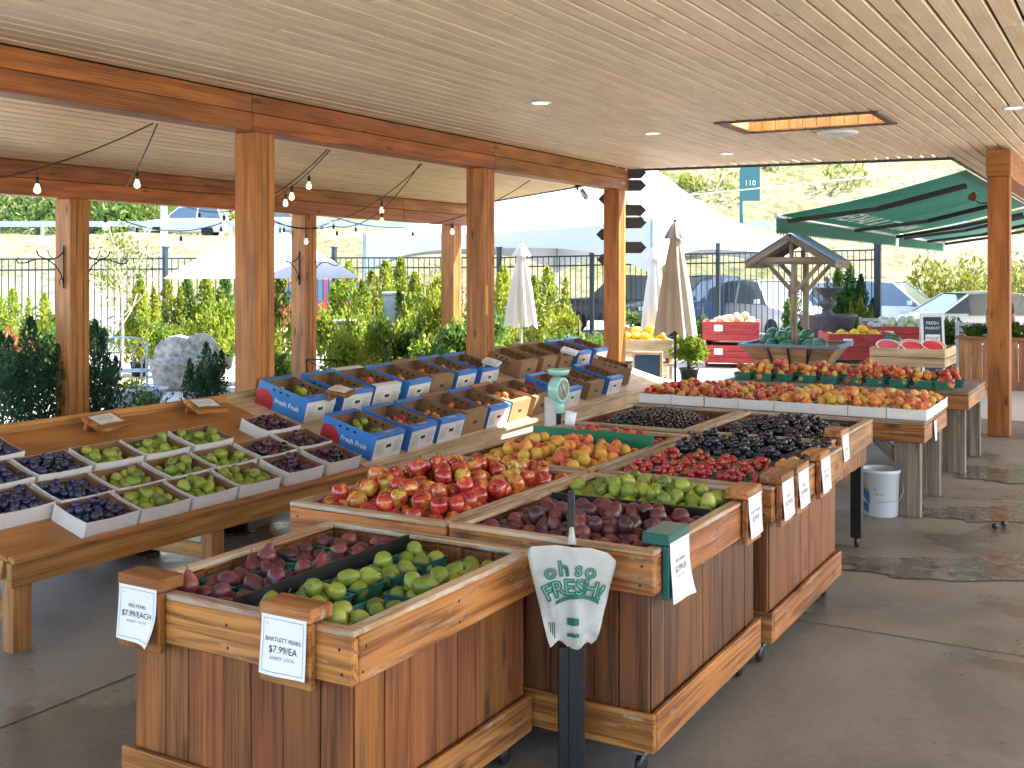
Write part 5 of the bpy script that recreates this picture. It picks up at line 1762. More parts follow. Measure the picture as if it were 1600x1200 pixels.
def crown_ball(rx, rz, zc, n, size, mat, seed, clumps=14, spread=0.36, flat=1.0):
    rg = random.Random(seed)
    cl = []
    for _ in range(clumps):
        v = Vector((rg.gauss(0, 1), rg.gauss(0, 1), rg.gauss(0, 1))).normalized() * (rg.random() ** 0.4)
        cl.append((v.x * rx * 0.72, v.y * rx * 0.72, zc + v.z * rz * 0.72))
    pts, dirs = [], []
    for _ in range(n):
        c = cl[rg.randrange(clumps)]
        v = Vector((rg.gauss(0, 1), rg.gauss(0, 1), rg.gauss(0, 0.9)))
        v = v.normalized() * (rg.random() ** 0.45) * spread * rx * 1.3
        p = (c[0] + v.x, c[1] + v.y, max(0.03, c[2] + v.z * rz / rx))
        pts.append(p)
        dirs.append((v.x, v.y, v.z + 0.3 * rx))
    return leaves('crown', pts, dirs, size, mat, seed, 0.55)

def plant(name, label, cat, pos, crown, trunk=None, s=1.0, rz=None, group=None, pot=None, sz=None):
    t = thing(name, label, cat, pos, RND.uniform(0, 6.28) if rz is None else rz, group)
    S = Matrix.Diagonal((s, s, sz or s, 1))
    lift = 0.0
    if pot is not None:
        link('pot', pot, t)
        lift = 0.24
    link('crown', crown, t, T(0, 0, lift) @ S)
    if trunk is not None:
        link('trunk', trunk, t, T(0, 0, lift) @ S)
    return t

def trunk_mesh(h, r, limbs, mat, seed=1):
    """tapered stem with side limbs in one mesh"""
    rg = random.Random(seed)
    bm = bmesh.new()
    def add(me):
        bm.from_mesh(me)
    pts = [(0.02 * h * math.sin(3 * k / 5) * rg.uniform(0.5, 1.2), 0.02 * h * math.cos(2 * k / 5), h * k / 6) for k in range(7)]
    add(tube_mesh('t', pts, [r * (1 - 0.12 * k) for k in range(7)], mat, 7))
    for _ in range(limbs):
        u = rg.uniform(0.35, 0.9)
        a = rg.uniform(0, 6.28)
        l = h * rg.uniform(0.2, 0.38)
        b = Vector((0, 0, h * u))
        add(tube_mesh('t', [b, b + Vector((math.cos(a) * l * 0.5, math.sin(a) * l * 0.5, l * 0.5)), b + Vector((math.cos(a) * l * 0.8, math.sin(a) * l * 0.8, l))], [r * 0.5, r * 0.35, r * 0.15], mat, 5))
    me = bpy.data.meshes.new('trunk')
    bm.to_mesh(me); bm.free()
    me.materials.append(mat)
    return me
POT = lathe_mesh('pot', [(0.001, 0.0), (0.13, 0.0), (0.17, 0.24), (0.185, 0.245), (0.185, 0.27), (0.165, 0.27), (0.15, 0.22), (0.001, 0.22)], M['black'], 18)
STUB = tube_mesh('trunk', [(0, 0, 0), (0, 0, 0.9)], [0.03, 0.012], M['bark'], 6)
def crown_multi(h, r, n, size, mat, seed, stems):
    """several leaning spires of unequal height growing together"""
    rg_ = random.Random(seed)
    pts, dirs = [], []
    sp_ = [(0, 0, h, r * 0.75)] + [(r * 0.55 * math.cos(k * 2.4 + seed), r * 0.55 * math.sin(k * 2.4 + seed), h * rg_.uniform(0.5, 0.93), r * rg_.uniform(0.38, 0.62)) for k in range(stems)]
    for (sx, sy, hh, rr) in sp_:
        m_ = int(n * rr * hh / sum(q[2] * q[3] for q in sp_))
        for _ in range(m_):
            u = rg_.random() ** 0.8
            a = rg_.uniform(0, 6.28)
            wob = 1 + 0.28 * math.sin(5 * a + 9 * u + seed) + 0.2 * math.sin(23 * u + 3 * a)
            q = rr * (1 - u) ** 0.62 * min(1, 0.5 + 2.4 * u) * wob * (0.3 + 0.7 * rg_.random() ** 0.5)
            pts.append((sx * (1 + 0.25 * u) + q * math.cos(a), sy * (1 + 0.25 * u) + q * math.sin(a), 0.02 + u * hh))
            dirs.append((math.cos(a) * 0.7, math.sin(a) * 0.7, 1.0))
    return leaves('crown', pts, dirs, size, mat, seed, 0.4)
STUBS = tube_mesh('trunk', [(0, 0, 0), (0, 0, 0.25)], [0.02, 0.01], M['bark'], 6)
CEDAR = [crown_multi(1.5, 0.42 + 0.03 * k, 2900, 0.095, M['lf_lime'], 21 + k, 4 + k) for k in range(3)]
CEDARG = [crown_multi(1.5, 0.38, 2900, 0.095, M['lf_green'], 31 + k, 4) for k in range(2)]
YEW = [crown_multi(1.18, 0.47, 6200, 0.062, M['lf_dark'], 61 + k, 9) for k in range(2)]
SHRUB = [crown_ball(0.5, 0.45, 0.5, 1700, 0.085, M['lf_green'], 71 + k) for k in range(3)]
SHRUBL = [crown_ball(0.5, 0.5, 0.55, 1500, 0.08, M['lf_lime'], 81 + k) for k in range(2)]
BALLG = crown_ball(0.30, 0.30, 0.30, 2400, 0.055, M['lf_lime'], 91, clumps=22, spread=0.28)

cedars = [(218, 20.3, 1.0, 0, 'golden cedar beside the thin birch at the left'), (262, 21.4, 0.95, 0, 'golden cedar right behind the fence post at the left'), (293, 21.8, 1.02, 1, 'first green cedar behind the carved stone'),
          (322, 21.6, 1.05, 0, 'second cedar behind the carved stone'), (352, 21.9, 1.08, 1, 'cedar just left of the thick post'), (437, 19.0, 1.06, 0, 'golden cedar in a black pot just right of the thick post'),
          (545, 21.0, 1.16, 0, 'tall golden cedar right of the slim post'), (566, 20.2, 0.95, 0, 'golden cedar beside the tent leg'), (602, 21.8, 1.18, 0, 'golden cedar left of the grey pillar'), (626, 22.5, 1.22, 0, 'tall golden cedar behind the grey pillar'),
          (650, 20.3, 1.0, 0, 'golden cedar right of the grey pillar'), (20, 20.5, 0.85, 0, 'small golden cedar at the left picture edge'), (70, 20.0, 0.8, 0, 'small golden cedar left of the far left post'),
          (787, 22.5, 1.12, 0, 'slim golden cedar behind the left closed parasol'), (856, 21.5, 1.1, 0, 'golden cedar by the tent pole'), (1240, 23.6, 0.95, 1, 'cedar behind the wishing well posts'), (1310, 24.2, 1.12, 1, 'first dark green cedar right of the fountain'),
          (1328, 24.4, 1.16, 1, 'second dark green cedar right of the fountain'), (1345, 24.3, 1.0, 1, 'third dark green cedar right of the fountain'), (1345, 23.4, 0.7, 0, 'small golden cedar by the end fence post')]
for k, (px, d, s, ty, lab) in enumerate(cedars):
    cr = CEDAR[k % 3] if ty == 0 else CEDARG[k % 2]
    plant('cedar_shrub', lab, 'cedar', W((px - 800) / 1700 * d, d, 0.004), cr, STUB, s, group='young cedars along the fence', pot=POT, sz=s * 1.08)
for k, (px, d, s, sz, lab) in enumerate([(48, 11.3, 0.92, 1.03, 'dark bushy yew left of the far left post'), (148, 12.0, 0.72, 0.98, 'dark bushy yew right of the far left post'), (322, 13.0, 0.62, 0.72, 'small dark yew below the carved stone')]):
    plant('yew_shrub', lab, 'shrub', W((px - 800) / 1700 * d, d, 0.004), YEW[k % 2], STUB, s, group='dark yews outside the posts', sz=sz, pot=POT)
shr = [(515, 19.5, 0.9, 1.3, 1), (610, 18.2, 0.9, 1.1, 1), (675, 19.6, 1.2, 1.9, 1), (760, 19.5, 1.0, 1.4, 0), (120, 19.5, 1.0, 1.3, 0), (395, 19.0, 1.0, 1.3, 1), (530, 17.0, 0.9, 0.95, 1), (560, 18.0, 1.0, 1.45, 1), (585, 19.0, 1.0, 1.5, 0), (640, 17.5, 1.0, 1.1, 0), (705, 18.6, 1.1, 1.6, 1), (285, 20.2, 0.9, 1.2, 1), (335, 20.3, 1.0, 1.4, 1), (240, 20.6, 0.9, 1.2, 0), (445, 18.0, 0.8, 0.8, 0), (80, 17.6, 1.1, 1.1, 0), (15, 15.0, 0.9, 1.0, 0), (575, 16.0, 0.8, 0.75, 0), (632, 16.5, 0.75, 0.7, 0), (668, 17.0, 1.1, 1.05, 1), (690, 16.0, 1.15, 1.1, 0), (722, 17.2, 1.2, 1.3, 0), (600, 17.6, 0.9, 1.2, 1), (655, 18.5, 1.0, 1.5, 1), (790, 15.6, 0.8, 0.8, 0), (835, 15.9, 0.7, 0.7, 0),
       (905, 16.6, 1.25, 1.35, 0), (940, 17.2, 0.95, 1.05, 0), (875, 18.5, 0.9, 1.3, 1), (1218, 18.8, 0.55, 0.55, 1), (1490, 21.5, 1.15, 1.1, 0), (1345, 21.8, 0.8, 0.8, 0), (1098, 23.4, 0.7, 1.3, 0), (30, 17.5, 0.9, 0.8, 1)]
slab = ['yellow-green shrub against the fence by the slim post', 'yellow-green shrub low before the cedars', 'tallest yellow-green shrub below the pink tree', 'green shrub left of the left closed parasol', 'green shrub behind the far left post', 'yellow-green shrub behind the thick post', 'low yellow-green shrub right beside the slim post', 'yellow-green shrub in front of the low grey pillar', 'tall green shrub left of the tall grey pillar', 'low green shrub before the tall grey pillar', 'tall yellow-green shrub under the pink tree', 'yellow-green shrub behind the broad carved stone', 'yellow-green shrub behind the round-topped carved stone', 'green shrub between birch and carved stone', 'low green shrub at the foot of the potted cedar', 'green shrub left of the far left post, farther one', 'green shrub at the left edge above the plum sign', 'leafy shrub below the tent leg, leftmost', 'leafy shrub by the iron hook', 'yellow-green shrub right of the grey pillar', 'feathery green shrub in front of the outer post', 'tall green shrub between the two overlapping posts', 'yellow-green shrub under the tent corner', 'tall yellow-green shrub behind the iron hook',
        'low shrub below the left closed parasol', 'low shrub right of the left parasol pole', 'large rounded shrub just left of the arrow sign post', 'smaller shrub touching the arrow sign post', 'pale shrub behind the tent pole', 'low yellow-green shrub behind the watermelons', 'dense round shrub behind the chalkboard', 'low shrub at the foot of the fountain', 'green shrub between parasol and red crates', 'yellow-green shrub at the left picture edge']
for k, (px, d, s, sz, ty) in enumerate(shr):
    plant('leafy_shrub', slab[k], 'shrub', W((px - 800) / 1700 * d, d, 0.004), (SHRUB[k % 3] if ty == 0 else SHRUBL[k % 2]), STUB, s, group='shrubs in the garden yard', sz=sz)
plant('ball_shrub', 'clipped green ball shrub at the foot of the closed parasol', 'shrub', W((1068 - 800) / 1700 * 19.6, 19.0, 0.004), BALLG, STUB, 1.25, pot=POT)
# thin birch, blossom tree and the small rust shrub
BTR = trunk_mesh(2.6, 0.035, 7, M['barkpale'], 5)
BCR = crown_ball(0.75, 0.95, 2.15, 800, 0.075, M['lf_pale'], 101, clumps=26, spread=0.3)
t = plant('birch_tree', 'thin pale birch with sparse leaves left of the cedars', 'tree', W((186 - 800) / 1700 * 19.5, 19.5, 0.004), BCR, BTR, 0.98, rz=0.4)
PCR = crown_ball(0.6, 0.9, 1.6, 700, 0.07, M['lf_pink'], 102, clumps=20, spread=0.3)
plant('blossom_tree', 'small pink-leaved tree in front of the fence by the outer post', 'tree', W((692 - 800) / 1700 * 21.5, 21.5, 0.004), PCR, trunk_mesh(1.9, 0.03, 6, M['bark'], 6), 1.0)
RCR = crown_ball(0.5, 0.5, 0.6, 700, 0.07, M['lf_red'], 103, clumps=16)
plant('rust_shrub', 'rust-coloured shrub at the left picture edge', 'shrub', W(-790 / 1700 * 15.5, 15.5, 0.004), RCR, STUB, 1.2)
plant('seedling', 'low grey-green plant just behind the plum table', 'plant', W((228 - 800) / 1700 * 11.6, 11.6, 0.004), crown_ball(0.3, 0.2, 0.25, 620, 0.04, M['lf_green'], 104, clumps=16), STUBS, 1.0, sz=1.2, pot=POT)

# ================================================================== FENCE
M['fence'] = plain('dark blue-green fence metal', (0.02, 0.035, 0.045), 0.4, metal=0.2)
t = thing('metal_fence', 'dark metal picket fence along the garden yard', 'fence', W(-12, 21, 0))
binv = t.matrix_basis.inverted()
fp = [(-13.5, 21.0, 2.2), (-7.17, 22.5, 2.25), (-3.92, 24.0, 2.28), (-0.3, 25.2, 2.3), (1.88, 25.6, 2.35), (4.83, 25.5, 2.4), (8.1, 24.1, 2.46)]
PICK = box_mesh(0.019, 0.019, 2.02, M['fence'], 0)
npick = 0
for (a, b) in zip(fp[:-1], fp[1:]):
    A, Bp = W(a[0], a[1], a[2]), W(b[0], b[1], b[2])
    L = (Bp - A).length
    dirv = (Bp - A) / L
    rz = math.atan2(dirv.y, dirv.x)
    for dz in (-0.02, -0.24, -1.95):
        beam_between(t, 'rail', binv @ (A + Vector((0, 0, dz))), binv @ (Bp + Vector((0, 0, dz))), 0.03, 0.035, M['fence'], bev=0)
    n = int(L / 0.125)
    for k in range(1, n):
        p = A.lerp(Bp, k / n)
        link('picket', PICK, t, binv @ T(p.x, p.y, p.z - 1.04) @ Rm(rz, 'Z'))
        npick += 1
for (x, y, z) in fp:
    p = binv @ W(x, y, 0)
    w = 0.14 if (x, y) == (8.1, 24.1) else 0.09
    board(t, 'post', (p.x, p.y, (z + 0.2) / 2), (w, w, z + 0.2), M['fence'], 'z')
    board(t, 'post_cap', (p.x, p.y, z + 0.215), (w + 0.03, w + 0.03, 0.03), M['fence'])

# ================================================================== TENT AND PARASOLS
M['tent'] = plain('white tent fabric', (0.46, 0.48, 0.50), 0.7, trans=0.04)
M['canvas'] = plain('beige parasol canvas', (0.36, 0.32, 0.27), 0.85, noise=0.06, nscale=3, trans=0.05)
M['canvasw'] = plain('off-white parasol canvas', (0.60, 0.57, 0.52), 0.85, trans=0.08)
tc = [(-4.0, 29.5), (2.85, 22.0), (8.5, 33.0), (1.65, 40.0)]
t = thing('marquee_tent', 'large white peaked marquee behind the far post', 'tent', W(2.25, 31.1, 0))
binv = t.matrix_basis.inverted()
pk = Vector((2.25, 31.1))
vs, fs = [], []
NS, NR = 16, 12
for s in range(4):
    a, b = Vector(tc[s]), Vector(tc[(s + 1) % 4])
    o = len(vs)
    for j in range(NR + 1):
        v = j / NR
        for i in range(NS + 1):
            u = i / NS
            p = a.lerp(b, u).lerp(pk, v)
            z = 3.0 + 3.7 * v ** 1.75 - 0.12 * math.sin(PI * u) * (1 - v)
            vs.append(binv @ W(p.x, p.y, z))
    for j in range(NR):
        for i in range(NS):
            q = o + j * (NS + 1) + i
            fs.append((q, q + 1, q + NS + 2, q + NS + 1))
link('roof_canopy', pydata('roof_canopy', vs, fs, M['tent'], smooth=True), t)
for s in range(4):
    a, b = Vector(tc[s]), Vector(tc[(s + 1) % 4])
    vs, fs = [], []
    n = 28
    for i in range(n + 1):
        u = i / n
        p = a.lerp(b, u)
        zt = 3.0 - 0.12 * math.sin(PI * u)
        dr = 0.38 + 0.72 * abs(2 * u - 1) ** 3.2
        vs += [binv @ W(p.x, p.y, zt - 0.002), binv @ W(p.x, p.y, zt - dr)]
    for i in range(n):
        fs.append((2 * i, 2 * i + 2, 2 * i + 3, 2 * i + 1))
    link('valance', pydata('valance', vs, fs, M['tent'], smooth=True), t)
    p = W(a.x, a.y, 0)
    q = binv @ p
    tube(t, 'leg', [(q.x, q.y, 0), (q.x, q.y, 2.98)], 0.05, M['steel'], 10)
M['seam'] = plain('tent seam', (0.34, 0.35, 0.36), 0.8)
for s in range(4):
    a, b = Vector(tc[s]), Vector(tc[(s + 1) % 4])
    for u in (0.0, 0.33, 0.67):
        P_ = []
        for j in range(13):
            v = j / 12 * 0.98
            p = a.lerp(b, u).lerp(pk, v)
            P_.append(binv @ W(p.x, p.y, 3.012 + 3.7 * v ** 1.75 - 0.12 * math.sin(PI * u) * (1 - v)))
        tube(t, 'seam', P_, 0.014, M['seam'], 4)
# folded parasols
def folded_parasol(label, px, d, top, length, rbot, mat, pole):
    t = thing('closed_parasol', label, 'parasol', W((px - 800) / 1700 * d, d, 0.004), RND.uniform(0, 6), 'closed parasols')
    tube(t, 'pole', [(0, 0, 0), (0, 0, top - 0.05)], 0.02, pole, 10)
    link('base', lathe_mesh('base', [(0.001, 0), (0.25, 0), (0.25, 0.04), (0.05, 0.07), (0.04, 0.25), (0.001, 0.25)], M['black'], 18), t)
    vs, fs = [], []
    n, m = 40, 14
    for j in range(m + 1):
        v = j / m
        r0 = 0.02 + rbot * (v ** 0.8)
        for k in range(n):
            a = 2 * PI * k / n
            fold = 1 + (0.26 * math.cos(8 * a) + 0.10 * math.sin(3 * a + 1)) * min(1, 2.0 * v)
            zz = top - length * v - (0.05 * math.cos(8 * a) * v * v + 0.02 * math.sin(3 * a))
            vs.append((r0 * fold * math.cos(a + 0.25 * v), r0 * fold * math.sin(a + 0.25 * v), zz))
    for j in range(m):
        for k in range(n):
            k2 = (k + 1) % n
            fs.append((j * n + k, j * n + k2, (j + 1) * n + k2, (j + 1) * n + k))
    link('canopy', pydata('canopy', vs, fs, mat, smooth=True), t)
    # pleated cap over the tip
    vs, fs = [], []
    for j in range(5):
        v = j / 4
        for k in range(n):
            a = 2 * PI * k / n
            r = (0.015 + 0.135 * v ** 0.8) * (1 + 0.12 * math.cos(8 * a) * v)
            vs.append((r * math.cos(a), r * math.sin(a), top + 0.03 - 0.25 * v + 0.015 * math.cos(8 * a) * v))
    for j in range(4):
        for k in range(n):
            k2 = (k + 1) % n
            fs.append((j * n + k, j * n + k2, (j + 1) * n + k2, (j + 1) * n + k))
    link('vent_cap', pydata('vent_cap', vs, fs, mat, smooth=True), t)
    link('finial', lathe_mesh('finial', [(0.001, 0), (0.02, 0.0), (0.024, 0.03), (0.001, 0.05)], pole, 10), t, T(0, 0, top + 0.02))
    return t
folded_parasol('beige closed parasol standing at the far end of the carton table', 1055, 16.0, 2.66, 1.62, 0.25, M['canvas'], M['black'])
folded_parasol('off-white closed parasol between the middle and far posts', 815, 19.0, 2.44, 1.42, 0.225, M['canvasw'], M['steel'])
folded_parasol('pale closed parasol half hidden behind the beige one', 1022, 20.0, 2.40, 1.5, 0.20, M['canvasw'], M['steel'])
# open parasol in the garden
t = thing('open_parasol', 'wide white open parasol behind the thick post', 'parasol', W((415 - 800) / 1700 * 17.5, 17.5, 0.004), 0.3)
tube(t, 'pole', [(0, 0, 0), (0, 0, 2.72)], 0.025, M['steel'], 10)
link('base', lathe_mesh('base', [(0.001, 0), (0.3, 0), (0.3, 0.05), (0.05, 0.08), (0.001, 0.2)], M['black'], 18), t)
vs, fs = [(0, 0, 2.75)], []
n = 8
for j in range(1, 6):
    v = j / 5
    for k in range(n):
        a = 2 * PI * k / n
        vs.append((1.62 * v * math.cos(a), 1.62 * v * math.sin(a), 2.75 - 0.90 * v ** 1.1))
for k in range(n):
    fs.append((0, 1 + k, 1 + (k + 1) % n))
for j in range(4):
    for k in range(n):
        k2 = (k + 1) % n
        fs.append((1 + j * n + k, 1 + (j + 1) * n + k, 1 + (j + 1) * n + k2, 1 + j * n + k2))
link('canopy', pydata('canopy', vs, fs, M['tent']), t)
for k in range(n):
    a = 2 * PI * k / n
    tube(t, 'rib', [(0.03 * math.cos(a), 0.03 * math.sin(a), 2.69), (0.8 * math.cos(a), 0.8 * math.sin(a), 2.27), (1.58 * math.cos(a), 1.58 * math.sin(a), 1.83)], 0.008, M['steel'], 5)

# ================================================================== AWNINGS
M['awn'] = plain('green awning canvas', (0.004, 0.082, 0.055), 0.75, trans=0.12, noise=0.06, nscale=2)
M['awnbar'] = plain('dark awning bar', (0.015, 0.012, 0.012), 0.4)
M['awntext'] = plain('white awning lettering', (0.75, 0.8, 0.75), 0.7, trans=0.4)
def awning(label, y0, y1, x0=-2.14, x1=-4.85, z0=3.40, z1=2.82, text=None):
    t = thing('awning', label, 'awning', (x0, y0, 0), group='green awnings on the wing roof')
    L = y1 - y0
    dx = x1 - x0
    vs, fs = [], []
    n, m = 40, 10
    for j in range(m + 1):
        v = j / m
        for i in range(n + 1):
            u = i / n
            vs.append((dx * v, L * u, z0 + (z1 - z0) * v - 0.05 * math.sin(PI * v) + 0.012 * math.sin(u * 34) * math.sin(PI * v)))
    for j in range(m):
        for i in range(n):
            q = j * (n + 1) + i
            fs.append((q, q + 1, q + n + 2, q + n + 1))
    link('canvas', pydata('canvas', vs, fs, M['awn'], smooth=True), t)
    # scalloped front valance
    vs, fs = [], []
    ns = int(L / 0.16)
    for i in range(ns * 4 + 1):
        u = i / (ns * 4)
        vs += [(dx - 0.02, L * u, z1 - 0.03), (dx - 0.02, L * u, z1 - 0.25 - 0.05 * (1 - abs((i % 4) - 2) / 2))]
    for i in range(ns * 4):
        fs.append((2 * i, 2 * i + 2, 2 * i + 3, 2 * i + 1))
    link('valance', pydata('valance', vs, fs, M['awn']), t)
    tube(t, 'front_bar', [(dx, -0.05, z1 - 0.01), (dx, L + 0.05, z1 - 0.01)], 0.045, M['steel'], 10)
    for u in (0.04, 0.52, 0.96):      # folding arms: shoulder, elbow, wrist
        beam_between(t, 'folding_arm', (-0.05, L * u, z0 - 0.2), (dx * 0.5, L * u + (0.35 if u < 0.9 else -0.35), (z0 + z1) / 2 - 0.19), 0.06, 0.08, M['awnbar'])
        beam_between(t, 'folding_arm', (dx * 0.5, L * u + (0.35 if u < 0.9 else -0.35), (z0 + z1) / 2 - 0.19), (dx + 0.05, L * u, z1 - 0.07), 0.055, 0.07, M['awnbar'])
    if text:
        me = text_mesh(text, 0.62, M['awntext'], bold=0.012, sx=1.3)
        # painted on the canvas top, seen through from below
        al = math.atan2(z1 - z0, dx)
        link('lettering', me, t, T(dx * 0.80, L * 0.5, z0 + (z1 - z0) * 0.80 - 0.052) @ frame3((0, 0, 0), (0, -1, 0), Vector((-dx, 0, z0 - z1)).normalized(), Vector((0, -1, 0)).cross(Vector((-dx, 0, z0 - z1)).normalized())))
    return t
awning('green awning with white lettering, nearer of two', 16.6, 26.2, text='MARKET & BAKERY')
awning('smaller green awning beyond the lettered one', 26.7, 33.5, x1=-4.9)
t = thing('flood_lamp', 'small flood lamp on the right post against the green awning', 'lamp', (-1.58, 14.15, 2.78), rad(150))
tube(t, 'arm', [(0, 0, 0), (0.12, 0, 0.0), (0.16, 0, 0.03)], 0.009, M['black'], 6)
link('lamp_head', lathe_mesh('lamp_head', [(0.001, 0), (0.03, 0.0), (0.055, 0.06), (0.06, 0.075), (0.05, 0.076), (0.001, 0.06)], M['trim'], 16), t, T(0.17, 0, 0.05) @ Rm(rad(50), 'Y'))

# ================================================================== PRODUCE OUTSIDE
M['redbin'] = plain('red painted crate', (0.34, 0.035, 0.035), 0.7, noise=0.15, nscale=5)
M['redbinw'] = plain('pale edge of crate', (0.6, 0.42, 0.42), 0.7)
def fruit_bin(name, label, px, d, z0, w, dep, h, rz, mat='redbin', stack=1, text=True, card=True, group='red fruit crates'):
    t = thing(name, label, 'crate', W((px - 800) / 1700 * d, d, z0), rz, group)
    n = 3
    for s, (sx, sy, lx) in enumerate([(0, -dep / 2, w), (0, dep / 2, w), (-w / 2, 0, dep), (w / 2, 0, dep)]):
        for k in range(n):
            hh = (h - 0.09) / n
            zc = 0.09 + hh * (k + 0.5)
            if s < 2: board(t, 'slat', (sx, sy, zc), (lx, 0.022, hh - 0.008), M[mat], 'x', bev=0.002)
            else: board(t, 'slat', (sx, sy, zc), (0.022, lx - 0.05, hh - 0.008), M[mat], 'y', bev=0.002)
    for sx in (-w / 2 + 0.03, w / 2 - 0.03):
        for sy in (-dep / 2 + 0.035, dep / 2 - 0.035):
            board(t, 'corner_post', (sx, sy, h / 2), (0.05, 0.045, h - 0.002), M['redbinw'], 'z', bev=0.002)
        board(t, 'skid', (sx, 0, 0.045), (0.055, dep - 0.15, 0.085), M['redbinw'], 'y')
    board(t, 'crate_floor', (0, 0, 0.10), (w - 0.06, dep - 0.06, 0.02), M['redbin'])
    if text:
        f = T(0, -dep / 2 - 0.0125, 0) @ Rm(PI / 2, 'X')
        for (s, sz, yy) in (('GARDEN, B.C.', 0.075, h * 0.55), ('FRUIT', 0.06, h * 0.8)):
            link('lettering', text_mesh(s, sz, M['ink']), t, f @ T(0.02, yy, 0))
    if card:
        board(t, 'paper_card', (-w * 0.22, -dep / 2 - 0.016, h * 0.72), (0.17, 0.004, 0.13), M['white'], bev=0)
    return t
rzc = rad(17)
fruit_bin('fruit_crate', 'lower of two stacked red crates behind the round shrub', 1143, 22.6, 0.005, 1.12, 1.1, 0.46, rzc)
fruit_bin('fruit_crate', 'upper of two stacked red crates, heaped with pale melons', 1143, 22.6, 0.466, 1.12, 1.1, 0.48, rzc)
Fc = T(W((1143 - 800) / 1700 * 22.6, 22.6, 0.466 + 0.30)) @ Rm(rzc, 'Z')
pile('cantaloupe', 34, (-0.5, 0.5, -0.5, 0.5), Fc, 'cantaloupe heaped in the upper stacked red crate', 'cantaloupes', mound=0.1, seed=301, K=10, stems=False)
rz2 = rad(24)
pal = thing('pallet', 'pale pallet under the crate of yellow melons', 'pallet', W((1338 - 800) / 1700 * 20.3, 20.3, 0.004), rz2)
for k in range(5): board(pal, 'pallet_slat', (0, -0.48 + k * 0.24, 0.26), (1.2, 0.14, 0.02), M['pale'], 'x')
for k in (-0.52, 0, 0.52): board(pal, 'stringer', (k, 0, 0.125), (0.09, 1.1, 0.245), M['pale'], 'y')
fruit_bin('fruit_crate', 'red crate of bright yellow melons on a pallet', 1338, 20.3, 0.276, 1.18, 1.1, 0.55, rz2)
Fc = T(W((1338 - 800) / 1700 * 20.3, 20.3, 0.276 + 0.36)) @ Rm(rz2, 'Z')
pile('yellow_melon', 26, (-0.52, 0.52, -0.5, 0.5), Fc, 'bright yellow melon in the red crate', 'yellow melons', mound=0.1, seed=302, K=10, stems=False)
fruit_bin('fruit_crate', 'dark red crate of pale green melons behind the chalkboard', 1398, 21.9, 0.33, 1.1, 1.1, 0.55, rz2, text=False)
pal = thing('pallet', 'pallet under the crate of pale melons', 'pallet', W((1398 - 800) / 1700 * 21.9, 21.9, 0.004), rz2)
for k in range(5): board(pal, 'pallet_slat', (0, -0.48 + k * 0.24, 0.31), (1.2, 0.14, 0.02), M['pale'], 'x')
for k in (-0.52, 0, 0.52): board(pal, 'stringer', (k, 0, 0.15), (0.09, 1.1, 0.295), M['pale'], 'y')
Fc = T(W((1398 - 800) / 1700 * 21.9, 21.9, 0.33 + 0.42)) @ Rm(rz2, 'Z')
pile('pale_melon', 26, (-0.52, 0.52, -0.5, 0.5), Fc, 'pale green melon heaped in the dark red crate', 'pale melons', mound=0.18, seed=303, K=10, stems=False)

# wishing-well cart with watermelons
M['cartw'] = wood('cart board', (0.20, 0.10, 0.045), (0.42, 0.24, 0.11), rough=0.6, knots=0.4)
M['metalroof'] = plain('blue-grey sheet roof', (0.20, 0.26, 0.33), 0.4, metal=0.3)
t = thing('wishing_well_cart', 'wooden cart with little gabled roof, heaped with watermelons', 'cart', (-4.62, 16.85, 0.004), rad(4))
def quad_board(parent, name, a, b, c, d, th, mat):
    """a flat board from four corners, with thickness"""
    a, b, c, d = map(Vector, (a, b, c, d))
    n = (b - a).cross(d - a).normalized() * th
    vs = [a, b, c, d, a + n, b + n, c + n, d + n]
    fs = [(3, 2, 1, 0), (4, 5, 6, 7), (0, 1, 5, 4), (1, 2, 6, 5), (2, 3, 7, 6), (3, 0, 4, 7)]
    return link(name, pydata(name, vs, fs, mat), parent)
tz, bz, tw, bw, td, bd = 0.83, 0.50, 0.72, 0.48, 0.66, 0.44
for k in range(4):
    u0, u1 = k / 4, (k + 1) / 4 - 0.015
    lp = lambda a, b, u: tuple(a[i] + (b[i] - a[i]) * u for i in range(3))
    for s, (A, B_, C_, D_) in enumerate([((-bw, -bd, bz), (bw, -bd, bz), (tw, -td, tz), (-tw, -td, tz)), ((bw, -bd, bz), (bw, bd, bz), (tw, td, tz), (tw, -td, tz)), ((bw, bd, bz), (-bw, bd, bz), (-tw, td, tz), (tw, td, tz)), ((-bw, bd, bz), (-bw, -bd, bz), (-tw, -td, tz), (-tw, td, tz))]):
        quad_board(t, 'side_board', lp(A, B_, u0), lp(A, B_, u1), lp(D_, C_, u1), lp(D_, C_, u0), -0.02, M['cartw'])
M['cartrim'] = plain('grey-blue cart rim', (0.14, 0.18, 0.23), 0.5)
for a, b in (((-tw - .03, -td, tz), (tw + .03, -td, tz)), ((tw, -td, tz), (tw, td, tz)), ((tw + .03, td, tz), (-tw - .03, td, tz)), ((-tw, td, tz), (-tw, -td, tz))):
    beam_between(t, 'rim', a, b, 0.07, 0.045, M['cartrim'])
for x in (-0.30, 0.0, 0.30):
    beam_between(t, 'strap', (x * 0.8, -bd - 0.025, bz), (x, -td - 0.03, tz - 0.03), 0.03, 0.015, M['iron'])
board(t, 'cart_floor', (0, 0, bz + 0.15), (1.0, 0.96, 0.02), M['cartw'])
